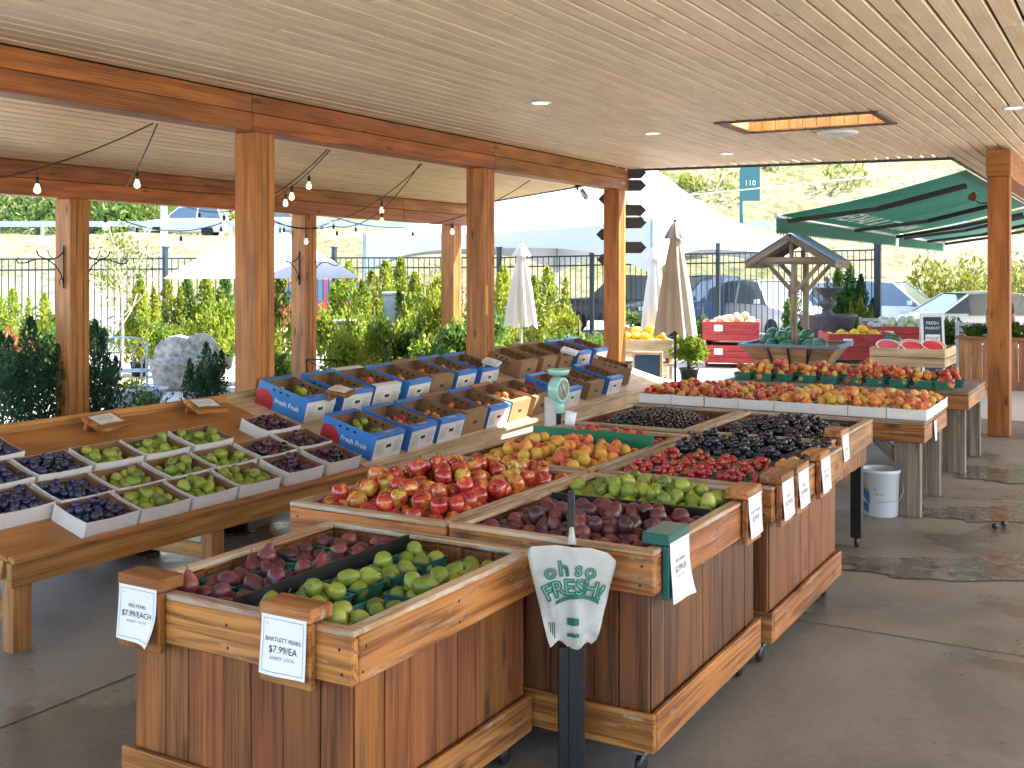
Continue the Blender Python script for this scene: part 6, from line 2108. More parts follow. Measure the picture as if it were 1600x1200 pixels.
for sx in (-0.55, 0.55):
    for sy in (0.1,):
        w = link('wheel', lathe_mesh('wheel', [(0.20, -0.02), (0.26, -0.02), (0.26, 0.02), (0.20, 0.02), (0.20, -0.02)], M['black'], 22), t, T(sx, sy, 0.26) @ Rm(PI / 2, 'Y'))
        for k in range(4):
            link('spoke', box_mesh(0.44, 0.025, 0.02, M['cartw'], 0), w, Rm(k * PI / 4, 'Z'))
beam_between(t, 'axle', (-0.6, 0.1, 0.26), (0.6, 0.1, 0.26), 0.05, 0.05, M['iron'])
for sy in (-0.35, 0.4): board(t, 'leg', (0, sy, 0.25), (0.09, 0.09, 0.5), M['cartw'], 'z')
RZ0, RZ1 = 2.10, 2.52
for sy in (-0.30, 0.62):
    beam_between(t, 'roof_post', (0.02, sy, 0.6), (0.02, sy, 2.12), 0.085, 0.085, M['grey'])
    for s in (-1, 1):
        beam_between(t, 'brace', (0.02, sy - 0.02, 1.62), (0.02 + s * 0.42, sy - 0.02, 2.10), 0.05, 0.06, M['grey'])
    beam_between(t, 'tie_beam', (-0.58, sy - 0.1, 2.12), (0.58, sy - 0.1, 2.12), 0.06, 0.11, M['grey'])
    beam_between(t, 'king_post', (0, sy - 0.1, 2.15), (0, sy - 0.1, 2.48), 0.06, 0.06, M['grey'])
for s in (-1, 1):
    quad_board(t, 'roof_panel', (0, -0.55, RZ1), (0, 0.72, RZ1), (s * 0.68, 0.72, RZ0), (s * 0.68, -0.55, RZ0), 0.02 * (-s), M['metalroof'])
    for yy in (-0.53, 0.70):
        beam_between(t, 'barge_board', (0, yy, RZ1 - 0.055), (s * 0.66, yy, RZ0 - 0.055), 0.03, 0.085, M['grey'])
    for k in range(6):
        yy = -0.45 + k * 0.22
        beam_between(t, 'roof_batten', (0, yy, RZ1 - 0.03), (s * 0.66, yy, RZ0 - 0.03), 0.05, 0.02, M['grey'])
    beam_between(t, 'eave_board', (s * 0.665, -0.55, RZ0 - 0.05), (s * 0.665, 0.72, RZ0 - 0.05), 0.03, 0.09, M['grey'])
pile('watermelon', 20, (-0.62, 0.62, -0.58, 0.58), T(-4.62, 16.85, 0.68) @ Rm(rad(4), 'Z'), 'striped dark green watermelon heaped on the roofed cart', 'watermelons on the cart', mound=0.06, seed=304, K=10, stems=False, soft=0.95)

# slatted crate of cut watermelon on a stand
t = thing('slat_crate', 'pale slatted crate of cut watermelon on a grey stand', 'crate', (-2.70, 15.72, 0.009))
for s in (-1, 1):
    for k in range(2):
        board(t, 'slat', (0, s * 0.5, 0.735 + k * 0.125), (0.96, 0.02, 0.115), M['pale'], 'x')
        board(t, 'slat', (s * 0.47, 0, 0.735 + k * 0.125), (0.02, 0.97, 0.115), M['pale'], 'y')
    for q in (-1, 1):
        board(t, 'corner_post', (s * 0.45, q * 0.475, 0.80), (0.035, 0.035, 0.255), M['pale'], 'z')
        board(t, 'leg', (s * 0.40, q * 0.42, 0.33), (0.09, 0.09, 0.66), M['grey'], 'z')
board(t, 'crate_floor', (0, 0, 0.86), (0.92, 0.95, 0.02), M['pale'])
board(t, 'stand_rail', (0, -0.42, 0.55), (0.7, 0.05, 0.1), M['grey'], 'x')
board(t, 'stand_rail', (0.40, 0, 0.55), (0.05, 0.74, 0.1), M['grey'], 'y')
def melon_half(rad_, frac):
    """a cut piece: rind shell, white layer and red face"""
    vs, fs, fm = [], [], []
    n, m = 20, 6
    for j in range(m + 1):
        th = (PI / 2) * j / m
        for k in range(n):
            a = 2 * PI * k / n
            vs.append((rad_ * 1.25 * math.cos(th) * math.cos(a), rad_ * math.cos(th) * math.sin(a), -rad_ * frac * math.sin(th)))
    for j in range(m):
        for k in range(n):
            k2 = (k + 1) % n
            fs.append((j * n + k, j * n + k2, (j + 1) * n + k2, (j + 1) * n + k)); fm.append(0)
    o = len(vs)
    for q, s in ((0, 0.93), (1, 0.86)):
        for k in range(n):
            a = 2 * PI * k / n
            vs.append((rad_ * 1.25 * s * math.cos(a), rad_ * s * math.sin(a), 0.001 * q))
    for k in range(n):
        k2 = (k + 1) % n
        fs.append((k, o + k, o + k2, k2)[::-1]); fm.append(1)
        fs.append((o + k, o + n + k, o + n + k2, o + k2)[::-1]); fm.append(1)
    fs.append(tuple(o + n + k for k in range(n))); fm.append(2)
    return pydata('watermelon_half', vs, fs, [M['watermelon'], M['rind'], M['flesh']], fm, smooth=False)
WH = melon_half(0.13, 0.9)
for k, (x, y, rx, rz, lab) in enumerate([(-2.98, 15.42, 34, 20, 'cut watermelon half at the left of the slatted crate'), (-2.66, 15.40, 30, 35, 'cut watermelon half at the front corner of the slatted crate'), (-2.42, 15.55, 32, 40, 'cut watermelon half right of the front corner'), (-2.44, 15.88, 30, 48, 'cut watermelon half at the far right of the crate'), (-2.75, 15.75, 30, 10, 'cut watermelon half at the middle of the crate'), (-3.0, 15.85, -120, 60, 'watermelon piece turned rind up at the back of the crate')]):
    tag(link('watermelon_half', WH, None, T(x, y, 0.955) @ Rm(rad(rz), 'Z') @ Rm(rad(rx), 'X')), lab, 'watermelon', 'cut watermelons')

# chalkboards
def aframe(label, px, d, h, w, rz, board_mat, lines, frame='white'):
    t = thing('chalkboard', label, 'sign', W((px - 800) / 1700 * d, d, 0.004), rz, 'standing boards')
    a = rad(9)
    for s in (-1, 1):
        Mx = T(0, s * 0.17, 0) @ Rm(s * a * -1 if s < 0 else a, 'X') if False else T(0, s * 0.2, 0) @ Rm(s * a, 'X')
        def b(nm, c, sz, mt):
            o = board(t, nm, c, sz, mt); o.matrix_basis = Mx @ o.matrix_basis; return o
        b('panel', (0, 0, h / 2), (w - 0.05, 0.012, h - 0.12), board_mat)
        for q in (-1, 1):
            b('stile', (q * (w / 2 - 0.02), 0, h / 2), (0.04, 0.025, h), M[frame])
        b('rail', (0, 0, h - 0.02), (w - 0.084, 0.024, 0.04), M[frame])
        b('rail', (0, 0, 0.10), (w - 0.084, 0.024, 0.04), M[frame])
        if s < 0:
            for (tx, sz, zz, mt) in lines:
                if tx == '#':
                    o = board(t, 'paper', (0, -0.008, zz), (w * 0.62, 0.003, sz), M['white'], bev=0); o.matrix_basis = Mx @ o.matrix_basis
                else:
                    link('lettering', text_mesh(tx, sz, M[mt]), t, Mx @ T(0, -0.0105, zz) @ Rm(PI / 2, 'X'))
    return t
M['chalk'] = plain('blue-black chalkboard', (0.02, 0.045, 0.08), 0.6, noise=0.1)
aframe('framed chalkboard asking please, beside the pale melons', 1456, 17.4, 1.30, 0.36, rad(22), M['chalk'], [('FRESH', 0.07, 1.14, 'printwhite'), ('MARKET', 0.06, 1.06, 'printwhite'), ('#', 0.34, 0.79, 'white'), ('PLEASE', 0.06, 0.90, 'ink'), ('CUT', 0.06, 0.80, 'ink'), ('IN STORE', 0.04, 0.70, 'ink')])
aframe('wooden-framed board on the ground behind the far cartons', 1012, 18.2, 0.62, 0.5, rad(20), M['chalk'], [], frame='pale')

# fountain
M['stonedk'] = plain('dark fountain stone', (0.07, 0.07, 0.08), 0.55, noise=0.3, nscale=9, bump=0.2)
t = thing('fountain', 'dark tiered stone fountain behind the wishing well', 'fountain', W((1293 - 800) / 1700 * 23.0, 23.0, 0.004))
def flute(me, n, k):
    for v in me.vertices:
        r = math.hypot(v.co.x, v.co.y)
        if r > 0.1:
            a = math.atan2(v.co.y, v.co.x)
            f = 1 + k * math.cos(n * a) * min(1, r / 0.3)
            v.co.x *= f; v.co.y *= f
    return me
link('pedestal', lathe_mesh('pedestal', [(0.001, 0), (0.30, 0), (0.32, 0.05), (0.22, 0.12), (0.16, 0.3), (0.2, 0.5), (0.001, 0.5)], M['stonedk'], 24), t)
link('lower_bowl', lathe_mesh('lower_bowl', [(0.001, 0.5), (0.2, 0.5), (0.45, 0.62), (0.55, 0.8), (0.58, 0.98), (0.61, 1.0), (0.61, 1.05), (0.55, 1.05), (0.5, 0.9), (0.001, 0.85)], M['stonedk'], 32), t)
link('column', lathe_mesh('column', [(0.14, 0.86), (0.15, 1.05), (0.08, 1.15), (0.18, 1.25), (0.19, 1.32), (0.08, 1.38), (0.09, 1.44)], M['stonedk'], 20), t)
link('upper_bowl', flute(lathe_mesh('upper_bowl', [(0.001, 1.42), (0.09, 1.42), (0.22, 1.5), (0.27, 1.58), (0.32, 1.6), (0.32, 1.63), (0.26, 1.62), (0.001, 1.55)], M['stonedk'], 60), 14, 0.03), t)
link('finial', lathe_mesh('finial', [(0.05, 1.55), (0.06, 1.65), (0.035, 1.7), (0.06, 1.78), (0.05, 1.84), (0.001, 1.88)], M['stonedk'], 16), t)

# planter box of greens behind the right post
t = thing('planter_box', 'reddish wooden planter of leafy greens behind the right post', 'planter', (-2.62, 19.5, 0.004))
M['planter'] = wood('reddish planter board', (0.26, 0.10, 0.045), (0.46, 0.21, 0.10), rough=0.65, knots=0.4)
for k in range(16):
    board(t, 'board', (0.09 + k * 0.18, 0, 0.42), (0.172, 0.025, 0.8), M['planter'], 'z')
for k in range(5):
    board(t, 'board', (0, 0.10 + k * 0.18, 0.42), (0.025, 0.172, 0.8), M['planter'], 'z')
board(t, 'top_rail', (1.45, -0.02, 0.85), (2.96, 0.09, 0.05), M['planter'], 'x')
board(t, 'top_rail', (-0.02, 0.47, 0.8505), (0.09, 0.88, 0.05), M['planter'], 'y')
board(t, 'base_rail', (1.45, -0.02, 0.09), (2.92, 0.05, 0.14), M['planter'], 'x')
M['soil'] = plain('soil', (0.03, 0.02, 0.015), 0.95, noise=0.3)
board(t, 'soil', (1.45, 0.45, 0.78), (2.8, 0.8, 0.04), M['soil'])
GR = crown_ball(0.28, 0.16, 0.14, 420, 0.085, M['lf_green'], 105, clumps=12)
for k in range(6):
    o = link('leafy_greens', GR, None, T(-2.35 + k * 0.47, 19.85 + 0.1 * (k % 2), 0.80) @ Rm(k * 1.1, 'Z') @ Matrix.Diagonal((1, 1, 1.0 + 0.2 * (k % 3), 1)))
    tag(o, ['leafy green clump nearest the left end of the reddish planter', 'leafy green clump second from the left end of the planter', 'leafy green clump left of the right post in the planter', 'leafy green clump hidden partly by the right post', 'leafy green clump right of the right post in the planter', 'leafy green clump at the right picture edge in the planter'][k], 'plant', 'greens in the planter')

# grey garden chairs
M['chair'] = plain('grey chair paint', (0.42, 0.46, 0.5), 0.6, noise=0.06)
def chair(label, px, d, rz, z=0.004):
    t = thing('garden_chair', label, 'chair', W((px - 800) / 1700 * d, d, z), rz, 'grey slatted chairs')
    for sx in (-0.27, 0.27):
        board(t, 'leg', (sx, -0.24, 0.30), (0.06, 0.05, 0.6), M['chair'], 'z')
        board(t, 'leg', (sx, 0.26, 0.50), (0.06, 0.05, 1.0), M['chair'], 'z')
        board(t, 'armrest', (sx, 0.0, 0.615), (0.09, 0.6, 0.025), M['chair'], 'y')
    for k in range(5):
        board(t, 'seat_slat', (0, -0.22 + k * 0.105, 0.42), (0.5, 0.085, 0.022), M['chair'], 'x')
        board(t, 'back_slat', (0, 0.245, 0.52 + k * 0.105), (0.48, 0.022, 0.075), M['chair'], 'x')
    return t
chair('grey slatted chair behind the pale melons', 1362, 23.0, rad(200))
chair('grey slatted chair in front of the white car', 1525, 21.0, rad(170))

# ================================================================== VEHICLES
M['glass'] = plain('car glass with painted sky tint', (0.07, 0.11, 0.15), 0.06, spec=1.0, coat=0.6)  # pale blue of the reflected sky is put into the base colour
M['tyre'] = plain('tyre', (0.015, 0.015, 0.015), 0.8)
M['rimm'] = plain('wheel metal', (0.5, 0.5, 0.52), 0.3, metal=0.8)
M['lampw'] = plain('headlamp', (0.7, 0.72, 0.75), 0.15)
TY = lathe_mesh('tyre', [(0.20, -0.10), (0.30, -0.11), (0.335, -0.08), (0.34, 0.0), (0.335, 0.08), (0.30, 0.11), (0.20, 0.10)], M['tyre'], 22)
RI = lathe_mesh('rim', [(0.001, -0.05), (0.18, -0.06), (0.215, -0.1), (0.215, 0.1), (0.18, 0.06), (0.001, 0.05)], M['rimm'], 18)
def paint(name, c):
    return plain(name, c, 0.25, coat=0.6, spec=0.5)
STYLES = {  # (x, half width, sill z, shoulder z), greenhouse stations (x, half width, top z)
 'suv': ([(-2.25, 0.80, 0.42, 0.82), (-2.15, 0.88, 0.30, 1.05), (-1.0, 0.92, 0.26, 1.08), (0.7, 0.92, 0.26, 1.06), (1.0, 0.91, 0.26, 1.02), (2.0, 0.86, 0.30, 0.92), (2.28, 0.74, 0.42, 0.72)], [(-2.16, 0.78, 1.06), (-1.9, 0.70, 1.66), (-0.6, 0.70, 1.74), (0.25, 0.68, 1.68), (1.02, 0.78, 1.03)]),
 'pickup': ([(-2.7, 0.88, 0.5, 1.02), (-2.6, 0.93, 0.42, 1.08), (-0.6, 0.95, 0.38, 1.08), (0.9, 0.95, 0.38, 1.10), (1.3, 0.94, 0.38, 1.12), (2.3, 0.9, 0.42, 1.06), (2.6, 0.8, 0.5, 0.85)], [(-0.75, 0.82, 1.08), (-0.6, 0.72, 1.82), (0.3, 0.72, 1.86), (0.6, 0.70, 1.82), (1.35, 0.82, 1.1)]),
 'car': ([(-2.2, 0.74, 0.42, 0.82), (-2.05, 0.84, 0.28, 0.95), (-1.0, 0.88, 0.24, 0.98), (0.6, 0.88, 0.24, 0.95), (1.0, 0.88, 0.24, 0.92), (1.9, 0.82, 0.28, 0.78), (2.2, 0.66, 0.4, 0.62)], [(-1.75, 0.74, 0.96), (-1.0, 0.64, 1.42), (0.0, 0.64, 1.48), (0.4, 0.63, 1.42), (1.15, 0.74, 0.92)]),
}
def vehicle(label, cat, style, px, d, heading, mat, z=0.004, group='cars beyond the fence'):
    t = thing({'suv': 'parked_car', 'car': 'parked_car', 'pickup': 'pickup_truck'}[style], label, cat, W((px - 800) / 1700 * d, d, z), heading, group)
    body, gh = STYLES[style]
    vs, fs = [], []
    for (x, w, z0, z1) in body:
        for (fy, fz) in ((-0.94, 0.0), (-1.0, 0.25), (-1.0, 0.62), (-0.93, 0.95), (-0.80, 1.0), (0.80, 1.0), (0.93, 0.95), (1.0, 0.62), (1.0, 0.25), (0.94, 0.0)):
            vs.append((x, fy * w, z0 + (z1 - z0) * fz))
    n = 10
    for i in range(len(body) - 1):
        for k in range(n):
            k2 = (k + 1) % n
            fs.append((i * n + k, (i + 1) * n + k, (i + 1) * n + k2, i * n + k2))
    fs.append(tuple(range(n))); fs.append(tuple((len(body) - 1) * n + k for k in range(n))[::-1])
    link('body', pydata('body', vs, fs, mat, smooth=True), t)
    # greenhouse: glass shell with a painted roof skin and pillars over it
    vs, fs = [], []
    zb = {g[0]: 0 for g in gh}
    base = min(g[2] for g in gh) - 0.02
    for (x, w, zt) in gh:
        wb = 0.84
        vs += [(x, -wb if zt > base + 0.2 else -w, base), (x, -w, zt - 0.02), (x, w, zt - 0.02), (x, wb if zt > base + 0.2 else w, base)]
    for i in range(len(gh) - 1):
        for k in range(3):
            fs.append((i * 4 + k, (i + 1) * 4 + k, (i + 1) * 4 + k + 1, i * 4 + k + 1))
    link('windows', pydata('windows', vs, fs, M['glass']), t)
    top = [g for g in gh if g[2] > base + 0.25]
    vs, fs = [], []
    for (x, w, zt) in top:
        vs += [(x, -w - 0.012, zt - 0.05), (x, -w + 0.06, zt + 0.005), (x, w - 0.06, zt + 0.005), (x, w + 0.012, zt - 0.05)]
    for i in range(len(top) - 1):
        for k in range(3):
            fs.append((i * 4 + k, (i + 1) * 4 + k, (i + 1) * 4 + k + 1, i * 4 + k + 1))
    link('roof', pydata('roof', vs, fs, mat, smooth=True), t)
    for s in (-1, 1):
        for (xa, wa, za), (xb, wb_, zb_) in ((gh[0], gh[1]), (gh[-2], gh[-1])):
            wa2 = wa if za > base + 0.25 else 0.80
            wb2 = wb_ if zb_ > base + 0.25 else 0.80
            beam_between(t, 'pillar', (xa, s * wa2, za - 0.02), (xb, s * wb2, zb_ - 0.02), 0.05, 0.05, mat)
        xm = (gh[1][0] + gh[-2][0]) / 2
        beam_between(t, 'pillar', (xm, s * 0.845, base), (xm, s * (gh[2][1] + 0.005), gh[2][2] - 0.04), 0.07, 0.03, mat)
        board(t, 'mirror', (gh[-1][0] - 0.25, s * 1.0, base + 0.12), (0.1, 0.16, 0.12), mat)
        board(t, 'headlight', (body[-1][0] - 0.05, s * 0.58, body[-2][3] - 0.18), (0.12, 0.24, 0.12), M['lampw'])
        for x in (-1.4 if style != 'pickup' else -1.75, 1.4 if style != 'pickup' else 1.75):
            w = link('wheel', TY, t, T(x, s * 0.83, 0.34) @ Rm(PI / 2, 'X'))
            link('rim', RI, w)
    board(t, 'grille', (body[-1][0] - 0.01, 0, body[-2][3] - 0.22), (0.06, 0.8, 0.12), M['black'])
    board(t, 'bumper', (body[-1][0] - 0.02, 0, body[-1][2] + 0.05), (0.1, 1.3, 0.14), M['black'])
    return t
pw, ps, pb, pr, pg = paint('white car paint', (0.7, 0.7, 0.7)), paint('silver car paint', (0.42, 0.45, 0.48)), paint('blue car paint', (0.05, 0.12, 0.24)), paint('red car paint', (0.42, 0.02, 0.03)), paint('dark grey car paint', (0.06, 0.07, 0.08))
yawc = rad(30)
vehicle('white SUV parked right of the end fence post', 'SUV', 'suv', 1392, 30.0, yawc + rad(-35), pw)
vehicle('low white car by the right post, behind the chair', 'car', 'car', 1552, 27.0, yawc + rad(5), pw)
vehicle('blue pickup truck seen through the fence right of the beige parasol', 'pickup', 'pickup', 1108, 33.0, yawc + rad(200), pb)
vehicle('silver SUV facing the fence behind the wishing well', 'SUV', 'suv', 1212, 31.0, yawc + rad(-75), ps)
vehicle('red car seen through the fence beside the slim post', 'car', 'suv', 478, 34.0, yawc + rad(175), pr)
vehicle('dark pickup behind the pale closed parasol', 'pickup', 'pickup', 985, 36.0, yawc + rad(175), pg)
vehicle('white SUV driving on the hillside road at the left', 'SUV', 'suv', 292, ROAD_Y, yawc + rad(180), pw, ROAD_Z + 0.03, 'vehicles on the hillside road')
vehicle('silver car on the hillside road right of the thick post', 'car', 'suv', 440, ROAD_Y - 1.2, yawc, ps, ROAD_Z + 0.03, 'vehicles on the hillside road')

# ================================================================== HILLSIDE ROAD, RAIL, SIGN, POLE
rv = [W(-150, ROAD_Y - 3.6, ROAD_Z + 0.02), W(150, ROAD_Y - 3.6, ROAD_Z + 0.02), W(150, ROAD_Y + 4.6, ROAD_Z + 0.02), W(-150, ROAD_Y + 4.6, ROAD_Z + 0.02)]
tag(link('road', pydata('road', rv, [(0, 1, 2, 3)], M['asphalt'])), kind='structure')
M['rail'] = plain('galvanised rail', (0.42, 0.46, 0.5), 0.45, metal=0.5)
t = thing('guard_rail', 'galvanised guard rail along the hillside road', 'guard rail', W(0, ROAD_Y - 4.2, ROAD_Z))
binv = t.matrix_basis.inverted()
for k in range(24):
    x0 = -60 + k * 5
    beam_between(t, 'rail_panel', binv @ W(x0, ROAD_Y - 4.2, ROAD_Z + 0.6), binv @ W(x0 + 4.98, ROAD_Y - 4.2, ROAD_Z + 0.6), 0.06, 0.3, M['rail'], bev=0)
    p = binv @ W(x0, ROAD_Y - 4.1, 0)
    board(t, 'post', (p.x, p.y, 0.25), (0.12, 0.12, 0.9), M['rail'], 'z', bev=0)
M['signgreen'] = plain('green road sign', (0.035, 0.15, 0.15), 0.5)
sd_ = 52.0
sp = W((1172 - 800) / 1700 * sd_, sd_, hill_z(0, sd_))
t = thing('road_sign', 'green highway sign on a pole on the hillside', 'sign', sp, rad(25))
hz_ = 1.95 + (425 - 288) / 1700 * sd_ - sp.z
tube(t, 'pole', [(-0.4, 0.06, 0), (-0.4, 0.06, hz_ + 0.7)], 0.09, M['signgreen'], 8)
board(t, 'panel', (0, 0, hz_ + 0.03), (0.92, 0.06, 1.65), M['signgreen'], bev=0)
link('lettering', text_mesh('110', 0.36, M['printwhite']), t, T(0, -0.036, hz_ + 0.05) @ Rm(PI / 2, 'X'))
t = thing('light_pole', 'tall grey pole behind the fence at the left', 'pole', W((256 - 800) / 1700 * 31, 31, 0))
tube(t, 'shaft', [(0, 0, 0), (0, 0, 9)], [0.11, 0.07], M['rail'], 10)
tube(t, 'arm', [(0, 0, 8.8), (0.8, 0, 9.1), (1.8, 0, 9.15)], 0.05, M['rail'], 8)
t = thing('overhead_cable', 'overhead cable crossing before the hillside', 'cable', W(4, 45, 0))
binv = t.matrix_basis.inverted()
tube(t, 'cable', [binv @ W((x - 800) / 1700 * 45, 45, 1.95 + (425 - y) / 1700 * 45) for x, y in ((200, 362), (700, 332), (1020, 311), (1300, 283), (1500, 262), (1800, 225))], 0.03, M['rail'], 5)

# ================================================================== GARDEN FURNITURE
M['stone'] = plain('pale carved stone', (0.33, 0.315, 0.28), 0.9, noise=0.5, nscale=11, bump=1.0)
t = thing('stone_basin', 'round pale stone basin in front of the carved stones', 'basin', W((275 - 800) / 1700 * 18.0, 18.0, 0.004))
link('basin_bowl', lathe_mesh('basin_bowl', [(0.001, 0.0), (0.28, 0.0), (0.36, 0.1), (0.42, 0.42), (0.45, 0.44), (0.45, 0.5), (0.39, 0.5), (0.34, 0.2), (0.001, 0.15)], M['stone'], 28), t)
def slab_stone(label, px, d, w, h, th, rz, seed):
    rg = random.Random(seed)
    n = 22
    out = []
    for k in range(n + 1):
        a = PI * k / n
        out.append((w / 2 * math.cos(a) * (1 + rg.uniform(-0.04, 0.04)), h * 0.45 + h * 0.55 * math.sin(a) ** 0.7 * (1 + rg.uniform(-0.03, 0.03))))
    out = [(w / 2, 0)] + out + [(-w / 2, 0)]
    m = len(out)
    vs = [(x, -th / 2, z) for x, z in out] + [(x, th / 2, z) for x, z in out]
    fs = [tuple(range(m))[::-1], tuple(range(m, 2 * m))]
    for k in range(m):
        k2 = (k + 1) % m
        fs.append((k, k2, m + k2, m + k))
    o = link('carved_stone', pydata('carved_stone', vs, fs, M['stone']), None, T(W((px - 800) / 1700 * d, d, 0.004)) @ Rm(rz, 'Z'))
    return tag(o, label, 'stone', 'carved garden stones')
slab_stone('broad carved stone slab behind the stone basin', 278, 18.9, 0.75, 0.84, 0.3, yawc, 4)
slab_stone('taller round-topped carved stone right of the basin', 313, 18.6, 0.62, 0.9, 0.25, yawc + 0.2, 5)
def pillar(label, px, d, w, h):
    t = thing('grey_pillar', label, 'pillar', W((px - 800) / 1700 * d, d, 0.004), yawc, 'grey pillars')
    board(t, 'shaft', (0, 0, h / 2), (w, w, h), M['pillar'], 'z', bev=0.02)
    board(t, 'cap', (0, 0, h + 0.02), (w + 0.05, w + 0.05, 0.05), M['pillar'], bev=0.01)
M['pillar'] = plain('grey rendered pillar', (0.36, 0.42, 0.43), 0.8, noise=0.2, nscale=5)
pillar('tall grey pillar among the yellow-green shrubs', 614, 20.5, 0.34, 1.52)
pillar('low grey pillar right of the slim post', 540, 19.5, 0.36, 1.05)
t = thing('iron_hook', 'short iron garden hook with heart-shaped top', 'hook', W((604 - 800) / 1700 * 15.5, 15.5, 0.004), yawc)
tube(t, 'stake', [(0, 0, 0), (0, 0, 0.95)], 0.012, M['iron'], 6)
for s in (-1, 1):
    tube(t, 'scroll', [(0, 0, 0.9), (s * 0.09, 0, 1.02), (s * 0.11, 0, 1.13), (s * 0.06, 0, 1.19), (0, 0, 1.14), (s * 0.02, 0, 1.06)], 0.009, M['iron'], 6)
M['bench'] = plain('pale blue-grey bench metal', (0.30, 0.36, 0.38), 0.5, metal=0.3)
t = thing('garden_bench', 'pale metal bench with looped back below the birch', 'bench', W((172 - 800) / 1700 * 16.6, 16.6, 0.004), yawc + 0.15)
for k in range(5):
    board(t, 'seat_slat', (0, -0.2 + k * 0.1, 0.44), (1.1, 0.07, 0.02), M['bench'], 'x')
for s in (-0.5, 0.5):
    tube(t, 'leg', [(s, -0.22, 0), (s, -0.2, 0.44), (s, -0.2, 0.62)], 0.018, M['bench'], 6)
    tube(t, 'leg', [(s, 0.26, 0), (s, 0.22, 0.44), (s, 0.3, 0.88)], 0.018, M['bench'], 6)
    tube(t, 'armrest', [(s, -0.22, 0.62), (s, 0.0, 0.66), (s, 0.26, 0.64)], 0.018, M['bench'], 6)
tube(t, 'top_rail', [(-0.5, 0.3, 0.88), (-0.2, 0.3, 0.93), (0.2, 0.3, 0.93), (0.5, 0.3, 0.88)], 0.018, M['bench'], 6)
for k in range(5):
    x = -0.4 + k * 0.2
    tube(t, 'back_loop', [(x - 0.09, 0.23, 0.47), (x - 0.09, 0.27, 0.72), (x, 0.29, 0.88), (x + 0.09, 0.27, 0.72), (x + 0.09, 0.23, 0.47)], 0.01, M['bench'], 5)
t = thing('trough_planter', 'pale blue oval trough of yellow flowers before the bench', 'planter', W((205 - 800) / 1700 * 15.2, 15.2, 0.004), yawc)
link('trough', lathe_mesh('trough', [(0.001, 0.0), (0.24, 0.0), (0.32, 0.3), (0.34, 0.3), (0.34, 0.33), (0.29, 0.33), (0.27, 0.26), (0.001, 0.26)], M['bench'], 24), t, Matrix.Diagonal((1.5, 0.8, 1, 1)))
link('flowers', crown_ball(0.3, 0.14, 0.36, 420, 0.05, M['lf_dry'], 106, clumps=14), t)
# terracotta pots and the yellow fruit crate by the far cartons
M['terra'] = plain('terracotta', (0.45, 0.2, 0.1), 0.8, noise=0.1)
TP = lathe_mesh('pot', [(0.001, 0), (0.12, 0), (0.17, 0.26), (0.19, 0.26), (0.19, 0.32), (0.165, 0.32), (0.14, 0.2), (0.001, 0.2)], M['terra'], 20)
TPC = crown_ball(0.2, 0.2, 0.45, 420, 0.06, M['lf_green'], 107, clumps=10)
for px, lab in ((988, 'terracotta pot plant right of the arrow sign post'), (1016, 'terracotta pot plant behind the pale closed parasol')):
    t = thing('pot_plant', lab, 'plant', W((px - 800) / 1700 * 21.0, 21.0, 0.57), 0, 'terracotta pot plants')
    link('pot', TP, t); link('crown', TPC, t)
t = thing('low_table', 'low wooden table carrying terracotta pots', 'table', W((1002 - 800) / 1700 * 21.0, 21.0, 0.004), yawc)
board(t, 'top', (0, 0, 0.545), (1.0, 0.5, 0.04), M['pale'], 'x')
for sx in (-0.42, 0.42):
    for sy in (-0.18, 0.18): board(t, 'leg', (sx, sy, 0.26), (0.06, 0.06, 0.52), M['pale'], 'z')
fruit_bin('fruit_crate', 'pale crate of small yellow fruit behind the wooden-framed board', 1008, 19.6, 0.33, 0.9, 0.6, 0.42, yawc, mat='pale', text=False, card=False)
t = thing('low_table', 'low stand under the crate of yellow fruit', 'table', W((1008 - 800) / 1700 * 19.6, 19.6, 0.004), yawc)
board(t, 'top', (0, 0, 0.30), (1.0, 0.7, 0.04), M['pale'], 'x')
for sx in (-0.42, 0.42):
    for sy in (-0.28, 0.28): board(t, 'leg', (sx, sy, 0.14), (0.06, 0.06, 0.28), M['pale'], 'z')
pile('yellow_melon', 22, (-0.42, 0.42, -0.27, 0.27), T(W((1008 - 800) / 1700 * 19.6, 19.6, 0.33 + 0.25)) @ Rm(yawc, 'Z'), 'small yellow melon in the pale crate by the parasol', 'yellow melons in the pale crate', mound=0.05, seed=310, stems=False)
t = thing('iron_chair', 'black wire chair back just behind the blue cartons', 'chair', W((517 - 800) / 1700 * 13.2, 13.2, 0.004), yawc + 2.8)
for s in (-0.2, 0.2):
    tube(t, 'leg', [(s, -0.2, 0), (s, -0.18, 0.45)], 0.011, M['iron'], 6)
    tube(t, 'leg', [(s, 0.2, 0), (s, 0.18, 0.45), (s, 0.24, 0.9)], 0.011, M['iron'], 6)
tube(t, 'top_rail', [(-0.2, 0.24, 0.9), (0.2, 0.24, 0.9)], 0.011, M['iron'], 6)
tube(t, 'lower_rail', [(-0.2, 0.21, 0.68), (0.2, 0.21, 0.68)], 0.009, M['iron'], 6)
tube(t, 'cross_wire', [(-0.2, 0.21, 0.68), (0, 0.23, 0.8), (0.2, 0.24, 0.9)], 0.007, M['iron'], 5)
tube(t, 'cross_wire', [(0.2, 0.21, 0.68), (0.01, 0.235, 0.79), (-0.2, 0.24, 0.9)], 0.007, M['iron'], 5)
board(t, 'seat', (0, 0, 0.455), (0.42, 0.4, 0.02), M['iron'])

